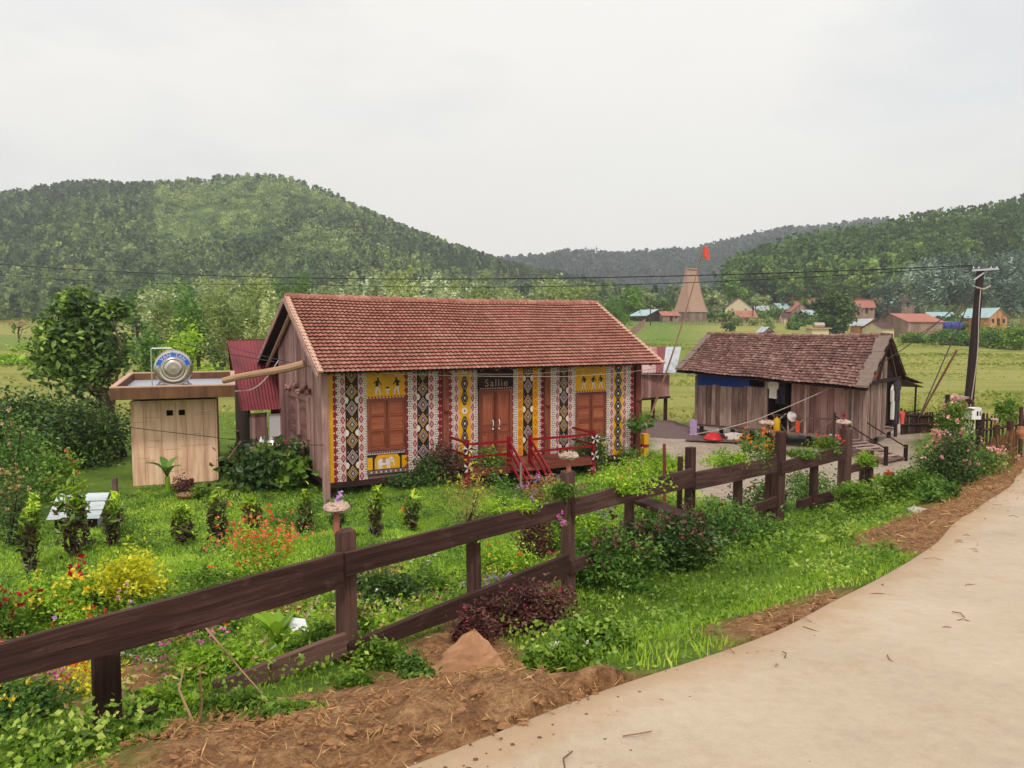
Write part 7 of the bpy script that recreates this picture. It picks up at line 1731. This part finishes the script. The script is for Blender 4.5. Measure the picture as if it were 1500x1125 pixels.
for k, (px, py, d, rp, hp, mat, fl_, lab) in enumerate((
        (768, 930, 6.3, 74, 84, L_BURG, [(F_ROSE, 10, .026, 'flower')], 'burgundy bush with rose flowers at the foot of the fence'), (690, 950, 5.75, 30, 60, L_BURG, [(F_ROSE, 5, .035, 'flower')], 'small burgundy bush with rose flowers behind the boulder'),
        (905, 862, 7.9, 66, 80, L_MID, [(L_BURG, 50, .05, 'dry_leaf')], 'dark leafy creeper mound right of the middle fence post'), (985, 835, 8.7, 66, 76, L_DARK, [(L_BURG, 60, .06, 'dry_leaf')], 'dark creeper mound with brown leaves below the third rail'), (1065, 800, 9.8, 66, 68, L_MID, [(L_BURG, 30, .05, 'dry_leaf')], 'dark creeper mound in front of the fourth rail'),
        (1125, 770, 10.8, 40, 60, L_MID, [(L_BURG, 40, .06, 'dry_leaf')], 'mid green creeper mound below the leaning mushroom'), (1185, 748, 12.2, 46, 60, L_MID, None, 'green creeper mound left of the red-stemmed mushroom'), (1255, 745, 13.6, 30, 36, L_GREEN, None, 'green weeds at the foot of the log planter'), (1330, 730, 14.9, 44, 34, L_GREEN, None, 'green weeds left of the rose bush'), (1370, 735, 14.6, 32, 30, L_MID, None, 'weeds at the foot of the rose bush'),
        (860, 860, 7.4, 22, 80, L_GREEN, None, 'bright broad leaves climbing beside the middle post'), (560, 900, 5.9, 40, 70, L_DARK, None, 'dark wispy shrub behind the lower rail'), (620, 885, 6.4, 48, 50, L_GREEN, None, 'green clump above the lower rail'), (560, 880, 6.6, 44, 50, L_DRY, None, 'withered tan clump in the flower bed'), (560, 985, 5.0, 30, 44, L_GREEN, None, 'leafy weed growing before the lower rail'), (612, 1008, 4.7, 26, 44, L_MID, None, 'green weed beside the boulder'), (520, 1018, 4.55, 30, 26, L_GREEN, None, 'broad leaved weed at the edge of the earth bank'),
        (430, 1052, 4.25, 46, 20, L_GREEN, None, 'leafy weeds creeping over the earth bank'), (350, 1048, 4.3, 36, 26, L_GREEN, None, 'weeds below the pale lower board'), (80, 1112, 3.7, 60, 34, L_GREEN, None, 'dark green weeds in the lower left corner'), (205, 1085, 3.95, 34, 26, L_GREEN, None, 'weeds at the foot of the nearest post'), (30, 1050, 4.3, 50, 60, L_MID, [(F_LILAC, 6, .025, 'flower')], 'tangled weeds behind the nearest rail'), (250, 1040, 4.7, 34, 26, L_LIME, None, 'lime green clump behind the nearest post'),
        (470, 960, 5.6, 44, 44, L_GREEN, None, 'bright green herbs behind the pale lower board'), (330, 990, 5.3, 60, 40, L_LIME, None, 'yellowish weeds behind the white hose'), (300, 930, 6.2, 60, 44, L_GREEN, None, 'weeds under the nearest rail'), (740, 850, 7.4, 40, 60, L_LIME, [(F_RED, 6, .04, 'flower')], 'lime clump with red flowers below the second rail'), (785, 820, 8.2, 30, 80, L_BURG, [(L_LIME, 90, .04, 'young_leaf')], 'reddish stalky plants left of the middle post'), (860, 800, 8.6, 40, 50, L_LIME, None, 'lime clump behind the third rail'), (960, 770, 9.8, 40, 44, L_GREEN, [(F_RED, 4, .04, 'flower')], 'green clump behind the slanting plank'), (880, 960, 5.6, 50, 50, L_GREEN, None, 'tall weeds on the verge below the burgundy bush'), (820, 985, 5.0, 40, 46, L_GREEN, [(F_WHITE, 8, .02, 'flower')], 'verge weeds right of the boulder'))):
    along(px, py, d, rp, hp, int((900 + rp * 16) * min(1, hp / 40) ** 1.5 + (1400 if mat is L_DARK or mat is L_BURG else 0)), .035 + .003 * d if mat is not L_BURG else .045, mat, lab, 'fence_plant' if fl_ or mat in (L_DARK, L_BURG) else 'weed_clump', 'plant', fl_, True, clumps=20)
along(1390, 722, 15.4, 42, 96, 4200, .06, L_DARK, 'tall rose bush with pink blooms at the corner of the cane fence', 'rose_bush', 'rose bush', [(F_PINK, 26, .065, 'flower')], clumps=40); along(1432, 712, 16.2, 44, 60, 2200, .06, L_MID, 'lower rose bush with pink blooms in front of the cane fence', 'rose_bush', 'rose bush', [(F_PINK, 20, .075, 'flower')], clumps=26)
along(1395, 640, 17.2, 26, 56, 900, .08, L_GREEN, 'bright leafy shrub under the arched shelter', 'leafy_bush', flowers=[(F_PINK, 10, .1, 'flower')]); along(1370, 690, 16.2, 10, 70, 300, .05, L_DRY, 'dry pink flowered spike left of the rose bush', 'flower_spray', 'flower', [(F_PINK, 30, .05, 'flower')]); along(1475, 622, 21, 20, 44, 500, .1, L_GREEN, 'pale green shrub behind the dark posts at the right', 'leafy_bush'); along(1470, 690, 17.5, 8, 16, 90, .08, L_LIME, 'small yellowish plant at the foot of the cane fence', 'leafy_clump')
b = G_(925, 655); bush('climbing_plant', 'climbing plant with pale leaves on the flagpole foot', 'plant', at(938, 632, 22), (.5, .3, .3), 60, .2, L_MID, g, None, 8, aspect=.6)

# ------------------------------------------------------------------ trees of the middle distance
b = at(176, 692, 24); b[2] = Hs(b[0], b[1]); S_ = px_h(1, 24)
tree('dark_tree', 'big dark glossy tree left of the concrete shed', b, 5.6, [(-1.25, 0, 3.9, 1.1, 1.1, 1.05, 4), (-.5, .2, 3.3, .9, 1.0, .9, 2.4), (-1.75, -.2, 3.2, .7, .8, .7, 1.8), (-1.1, 0, 4.9, .6, .7, .5, 1.3), (-.1, .3, 4.75, .4, .5, .35, .7), (-.9, -.4, 2.6, .8, .7, .45, .8), (-2.2, 0, 3.9, .4, .4, .4, .4)], 5400, .25, L_DTREE, g, BARK, .17, None, (-.6, 0), .5, .1, 0, 22, 14, 2)
def T_(px, py_base, py_top, rp, d, mat, label, name='tree', n=1400, ls=.4, group='trees behind the painted house', kind='round', base_z=None):
    b = at(px, py_base, d); b[2] = Hs(b[0], b[1]) if base_z is None else base_z; top = at(px, py_top, d)[2]; h = max(top - b[2], 2.0); r = px_h(rp, d)
    if kind == 'bamboo':
        bl = [(g.normal(0, .45) * r, g.normal(0, .4) * r, h * g.uniform(.45, .86), r * .42, r * .42, h * .2, 1) for k in range(9)]
        return tree(name, label, b, h, bl, n, ls, mat, g, W_BAMB, .06, group, (0, 0), .28, -.1, .35, 12, 9, 6)
    bl = [(g.normal(0, .35) * r, g.normal(0, .35) * r, h * (.28 + .54 * k / 7), r * g.uniform(.5, .75), r * g.uniform(.45, .7), h * g.uniform(.15, .22), 1) for k in range(8)]
    return tree(name, label, b, h, bl, n, ls, mat, g, BARK, .05 + h * .018, group, (g.normal(0, .3), 0), .5, .1, 0, 12, 7)
T_(262, 545, 470, 36, 40, L_LIME, 'yellow-green tree directly behind the shed', 'young_tree', 2400, .22, None); T_(215, 560, 470, 26, 37, L_MID, 'mid green tree behind the dark tree', 'young_tree', 1800, .22, None)
T_(345, 500, 404, 62, 52, L_BAMBOO, 'large feathery bamboo clump behind the red-roofed shed', 'bamboo_clump', 5200, .34, None, 'bamboo'); T_(292, 510, 430, 36, 54, L_MID, 'green tree left of the large bamboo clump', 'round_tree', 2200, .3, None); T_(240, 510, 425, 30, 60, L_BAMBOO, 'feathery bamboo left of the green tree', 'bamboo_clump', 2200, .36, None, 'bamboo')
T_(392, 500, 432, 26, 50, L_BAMBOO, 'bamboo just left of the painted house ridge', 'bamboo_clump', 1500, .34, None, 'bamboo')
SHARED = 'leafy tree in the grey-green row rising behind the painted house roof'
for i, px in enumerate(np.linspace(425, 905, 19)):
    T_(px + g.normal(0, 9), 470, g.uniform(388, 418) if i < 11 else g.uniform(404, 428), g.uniform(26, 40), g.uniform(85, 120), [L_SILVER, L_BAMBOO, L_MID][int(g.integers(3))], SHARED, 'valley_tree', 1300, .62, 'grey-green trees behind the painted house', 'bamboo' if i % 3 == 0 else 'round')
for i in range(26):
    T_(g.uniform(120, 430), 470, g.uniform(402, 432), g.uniform(22, 36), g.uniform(100, 150), [L_SILVER, L_BAMBOO, L_MID][int(g.integers(3))], 'pale leafy tree in the row behind the large bamboo clump', 'valley_tree', 1100, .7, 'pale trees behind the bamboo', 'round')
for i, (px, yt, rp) in enumerate(((915, 418, 22), (945, 428, 18), (968, 436, 16), (985, 440, 14), (1058, 428, 20), (1085, 422, 24), (1070, 404, 12), (1115, 432, 18), (1045, 440, 14))):
    T_(px, 472, yt, rp, 235 + 5 * g.random(), [L_MID, L_BAMBOO, L_GREEN][i % 3], 'leafy tree close behind the thatched tower', 'valley_tree', 900, 1.2, 'trees round the thatched tower')
T_(1223, 497, 428, 26, 152, L_DARK, 'rounded dark green tree standing among the village houses', 'round_tree', 4200, .85, None); T_(1214, 497, 460, 16, 150, L_DARK, 'low dark green tree at the foot of the rounded tree', 'round_tree', 1200, .8, None)
for px, yt, rp, d, lab in ((1352, 384, 36, 190, 'silvery bamboo clump at the left end of the dark grove'), (1385, 374, 40, 196, 'tall silvery bamboo clump in the middle of the dark grove'), (1410, 386, 34, 185, 'silvery bamboo clump left of the utility pole top'), (1455, 374, 40, 190, 'silvery bamboo clump right of the utility pole top'), (1495, 368, 40, 186, 'tall silvery bamboo clump at the right edge'), (1530, 380, 40, 186, 'silvery bamboo cut by the right edge of the view'), (1480, 410, 34, 176, 'low silvery bamboo behind the far orange house')):
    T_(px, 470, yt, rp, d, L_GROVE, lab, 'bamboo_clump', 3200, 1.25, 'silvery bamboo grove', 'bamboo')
for px, yt, rp, d, mat, lab in ((1290, 404, 22, 226, L_GROVE, 'blue-green tree above the red-roofed house'), (1386, 462, 20, 160, L_DARK, 'dark round bush between the pale roofs'), (1398, 468, 12, 158, L_MID, 'mid green bush right of the dark round bush'), (1135, 452, 12, 215, L_GREEN, 'green shrub left of the pale blue roofs'), (1118, 455, 12, 214, L_MID, 'shrub right of the cream house'), (1200, 463, 9, 205, L_GREEN, 'banana-green shrub before the small dark hut'), (1060, 458, 12, 210, L_GREEN, 'green shrub right of the thatched tower foot')):
    T_(px, 490 if d < 170 else 472, yt, rp, d, mat, lab, 'village_tree', 1100, .9, None)
for i, (px, py, rp, hp, d) in enumerate(((1340, 512, 24, 14, 128), (1378, 514, 26, 18, 124), (1440, 512, 24, 24, 120), (1465, 516, 26, 26, 116), (1492, 520, 26, 30, 112), (1415, 514, 22, 20, 122))):
    b = at(px, py, d); b[2] = Hs(b[0], b[1]); bush('field_bush', 'green bush in the hedge along the far side of the right field', 'shrub', b, (px_h(rp, d), px_h(rp, d) * .6, px_h(hp, d) * .6), 900, .5, L_MID if i % 2 else L_GREEN, g, 'bushes edging the right field', 20)
b = at(26, 462, 118); b[2] = Hs(b[0], b[1]); tree('umbrella_tree', 'small flat-topped bare-limbed tree on the left field', b, 4.5, [(0, 0, 3.8, 3.2, 2.4, .7, 1)], 500, .3, L_DRY, g, BARK, .15, None, (0, 0), .4, .2, 0, 14, 12)
for i, (px, py, rp, hp, d) in enumerate(((60, 470, 50, 12, 105), (190, 470, 60, 16, 95), (15, 500, 40, 10, 80), (130, 512, 60, 12, 75), (300, 520, 60, 22, 62))):
    b = at(px, py, d); b[2] = Hs(b[0], b[1]); bush('field_bush', 'low green bush on the terrace edges of the left field', 'shrub', b, (px_h(rp, d), 1.2, max(.6, px_h(hp, d) * .6)), 700, .4, L_MID if i % 2 else L_LIME, g, 'bushes on the left field', 22)

for i in range(26):
    px = g.uniform(1040, 1345); d = g.uniform(168, 228); b = at(px, 470, d); b[2] = Hs(b[0], b[1]); r = g.uniform(.7, 1.6); bush('village_bush', 'leafy bush growing between the village houses', 'shrub', b, (r, r, r * g.uniform(.7, 1.2)), 240, .7, [L_MID, L_GREEN, L_BAMBOO, L_DARK][int(g.integers(4))], g, 'bushes among the village houses', 10, stems=0)
for i in range(22):
    px = 1150 + 190 * i / 22 + g.normal(0, 4); d = g.uniform(226, 231) if i % 2 else g.uniform(236, 240); b = at(px, 447 if i % 2 else 436, d); r = g.uniform(.7, 1.6); bush('bank_bush', 'scrubby bush growing on the bare orange cutting above the village', 'shrub', b, (r, r, r * g.uniform(.6, 1.1)), 200, .7, [L_MID, L_GREEN, L_BAMBOO][i % 3], g, 'bushes on the orange cutting', 10, stems=0)
# ------------------------------------------------------------------ woods on the hills
def template(kind, n, g):
    if kind == 'cone':
        z = g.random(n) ** .8; r = (1 - z) * .26 + .04; a = g.uniform(0, 6.283, n); rr4 = r * np.sqrt(g.uniform(.3, 1, n)); return np.column_stack([rr4 * np.cos(a), rr4 * np.sin(a), .22 + .78 * z])
    if kind == 'pine':
        z = g.random(n); c_ = np.floor(z * 6) / 6; a = g.uniform(0, 6.283, n); r = (.24 - .16 * np.abs(c_ - .35)) * np.sqrt(g.random(n)); return np.column_stack([r * np.cos(a), r * np.sin(a), .42 + .58 * (c_ + .05 * g.normal(0, 1, n) + .08)])
    p, _, _ = blob_points(g, (0, 0, .58), (.46, .46, .44), n, 7, .3, .6); return p
def woods(name, label, X, Y, hgt, kinds, nl, mat, g, lsz, trunk=None, tb=None):
    tp = [[template(k, nl, g) for _ in range(5)] for k in ('cone', 'round', 'pine')]; Z = H(X, Y); V, Fs, T = [], [], []; allP, allS, allT = [], [], []
    for i in range(len(X)):
        t_ = tp[kinds[i]][g.integers(5)]; s = hgt[i]; p = t_ * [s * (1.25 if kinds[i] == 1 else 1), s * (1.25 if kinds[i] == 1 else 1), s] + [X[i], Y[i], Z[i] - .3]
        allP.append(p); allS.append(np.full(nl, s * lsz)); base = tb[i] if tb is not None else g.random(); allT.append(np.clip(base * .75 + .3 * g.random(nl) - .05, 0, 1))
    P = np.concatenate(allP); Sz = np.concatenate(allS) * g.uniform(.6, 1.3, len(P)); Tt = np.concatenate(allT); V, Fs, T = leaf_arrays(P, Sz, Tt, g, .8, .1)
    if trunk is not None:
        m_ = len(X); w_ = hgt * .014; B = np.column_stack([X, Y, Z - .5]); Tp = B + np.column_stack([g.normal(0, .02, m_) * hgt, np.zeros(m_), hgt * .8]); o1 = np.column_stack([w_, np.zeros(m_), np.zeros(m_)]); 
        q = np.stack([B - o1, B + o1, Tp + o1 * .5, Tp - o1 * .5], 1).reshape(-1, 3); o2 = np.column_stack([np.zeros(m_), w_, np.zeros(m_)]); q2 = np.stack([B - o2, B + o2, Tp + o2 * .5, Tp - o2 * .5], 1).reshape(-1, 3)
        nV = len(V); V = np.concatenate([V, q, q2]); Fs = np.concatenate([Fs, nV + np.arange(len(q) + len(q2)).reshape(-1, 4)]); T = np.concatenate([T, np.full(2 * m_, .5)]); mi = np.concatenate([np.zeros(len(Fs) - 2 * m_, int), np.ones(2 * m_, int)])
        o = np_mesh(name, V, Fs, [mat, trunk], None, tint=T, mi=mi, loc=(X.mean(), Y.mean(), Z.min()))
    else: o = np_mesh(name, V, Fs, mat, None, tint=T, loc=(X.mean(), Y.mean(), Z.min()))
    return tag(o, label, 'woods', kind='stuff')
L_WOOD = leafm('hill_leaf', [(0, rgb((56, 72, 58))), (.35, rgb((88, 106, 74))), (.7, rgb((128, 144, 88))), (1, rgb((168, 178, 116)))], .3, .6, .2, .02, 0, .25, 1.5)
PD = VNoise(77, 26, .008, .05)
n = 15000; Y = 205 + (545 - 205) * g.random(n) ** .85; X = g.uniform(-1, 1, n) * Y * .95 - 20; X = np.where(X > 190, X - 300, X); pxx = X / Y * F_PX + 750
zz = H(X, Y); rel = (Y - 205) / 340; pn = PD(X, Y); open_ = np.exp(-((pxx - 330) / 190) ** 2 - ((rel - .60) / .25) ** 2) * np.clip(.75 + .55 * PD(X * 2.1 + 40, Y * 2.1), 0, 1.15); dens = np.clip(.85 + .35 * pn - 1.0 * open_, .10, 1); k = (g.random(n) < dens) & (pxx < 1120) & (pxx > -220) & ~((pxx > 880) & (Y < 240)); X, Y, rel, pxx, pn, open_ = [a[k] for a in (X, Y, rel, pxx, pn, open_)]
big = rel > .82; kinds = np.where(big | (pxx < 230) & (g.random(len(X)) < .6), np.where(g.random(len(X)) < .5, 0, 2), 1); kinds = np.where((pxx > 520) & (g.random(len(X)) < .55), 0, kinds)
hg = np.where(kinds == 1, g.uniform(3.0, 7.5, len(X)), g.uniform(5.5, 10.5, len(X))) * np.where(open_ > .5, .7, 1); tb = np.clip(.42 + .2 * pn + (.10 * open_) - .2 * (pxx < 230) * (rel > .3) - .14 * (kinds == 2) - .1 * big - .12 * (hg > 6.5) + g.normal(0, .3, len(X)), 0, 1)
bigm = (g.random(len(X)) < .07) & (rel < .62) & (kinds == 1); hg = np.where(bigm, hg * 1.8, hg); tb = np.where(bigm, g.uniform(0, .3, len(X)), tb)
woods('hill_woods', 'mixed woods and scrub covering the big rounded hill on the left', X, Y, hg, kinds, 70, L_WOOD, g, .165, None, tb)
n = 3800; Y = g.uniform(640, 985, n); X = g.uniform(-.08, .52, n) * Y; hg = g.uniform(9, 15, n); woods('far_woods', 'dark woods on the far middle ridge, haze blue put into the leaf colour', X, Y, hg, g.integers(0, 3, n), 22, leafm('haze_tinted_leaf', [(0, rgb((54, 64, 70))), (1, rgb((88, 102, 96)))], .2, .6, .2, .01), g, .36)  # bluish haze of the distance is mixed into this leaf colour
# right hillside: tall pines. the nearest are trees of their own, the rest is woodland
n = 2600; Y = g.uniform(236, 372, n); X = g.uniform(.25, .95, n) * Y; pxx = X / Y * F_PX + 750; k = (pxx > 1065) & (pxx < 1700) & ~((pxx < 1140) & (Y < 262)); X, Y = X[k], Y[k]; k = g.random(len(X)) < np.where(Y < 262, .25, .95); X, Y = X[k], Y[k]
front = np.argsort(Y + 25 * g.random(len(Y)))[:150]; m_ = np.zeros(len(X), bool); m_[front] = True
woods('pine_woods', 'tall pine woods covering the right hillside', X[~m_], Y[~m_], g.uniform(13, 20, (~m_).sum()), np.full((~m_).sum(), 2), 70, L_PINE, g, .085, BARKP)
protos = []
for i in range(5):
    hh = 16.; o = thing('pine_tree', (0, 0, 0), 'tall slim pine on the lower edge of the right hillside woods', 'pine tree', 'pines on the right hillside'); nl = 420
    q = []
    for t_ in range(10):
        a = g.uniform(0, 6.28); z = hh * (.42 + .056 * t_); r = hh * (.17 - .10 * abs(t_ / 9 - .3)) * g.uniform(.5, 1.1); c_ = np.array([r * .6 * math.cos(a), r * .6 * math.sin(a), z]); q.append(c_ + g.normal(0, 1, (nl // 10, 3)) * [r * .42, r * .42, hh * .03])
    P = np.concatenate(q); V, Fs, T = leaf_arrays(P, g.uniform(.6, 1.5, len(P)), np.clip(np.repeat(g.random(10), nl // 10) * .6 + .4 * g.random(len(P)), 0, 1), g, .6, .1); np_mesh('crown', V, Fs, L_PINE, o, tint=T)
    mb = MB(); mb.tube([(0, 0, -1), (.1, 0, hh * .5), (0, .1, hh * .97)], [.24, .17, .05], 6); mb.build('trunk', BARKP, o); protos.append(o)
for k, i in enumerate(front):
    z = Hs(X[i], Y[i]); src = protos[k % 5]
    if k < 5: o = src
    else:
        o = src.copy(); COL.objects.link(o)
        for ch in list(src.children): c_ = ch.copy(); COL.objects.link(c_); c_.parent = o
    o.location = (X[i], Y[i], z); s = g.uniform(.8, 1.2); o.scale = (s, s, s); o.rotation_euler = (0, 0, g.uniform(0, 6.28))
n = 700; Y = g.uniform(226, 262, n); X = g.uniform(.24, .72, n) * Y; pxx = X / Y * F_PX + 750; k = ~((pxx > 1140) & (pxx < 1345) & (Y < 240)); X, Y = X[k], Y[k]; woods('hillside_scrub', 'low scrub at the foot of the right hillside woods', X, Y, g.uniform(2, 4.5, len(X)), np.ones(len(X), int), 36, L_WOOD, g, .3, None, np.clip(.5 + g.normal(0, .2, len(X)), 0, 1))

# ------------------------------------------------------------------ the air
mb = MB(); mb.box(WORLD, -1300, 1300, -40, 1080, -30, 240)
m, t = new_mat('haze_air'); vn = t.nodes.new('ShaderNodeVolumePrincipled'); vn.inputs['Color'].default_value = (.90, .95, 1.0, 1); vn.inputs['Density'].default_value = .00048; vn.inputs['Anisotropy'].default_value = .2
o = t.nodes.new('ShaderNodeOutputMaterial'); t.links.new(vn.outputs[0], o.inputs['Volume'])
HZ = mb.build('haze', m, None, loc=(0, 500, 0)); tag(HZ, 'thin bluish haze over the valley', 'haze', kind='stuff'); HZ.visible_shadow = True
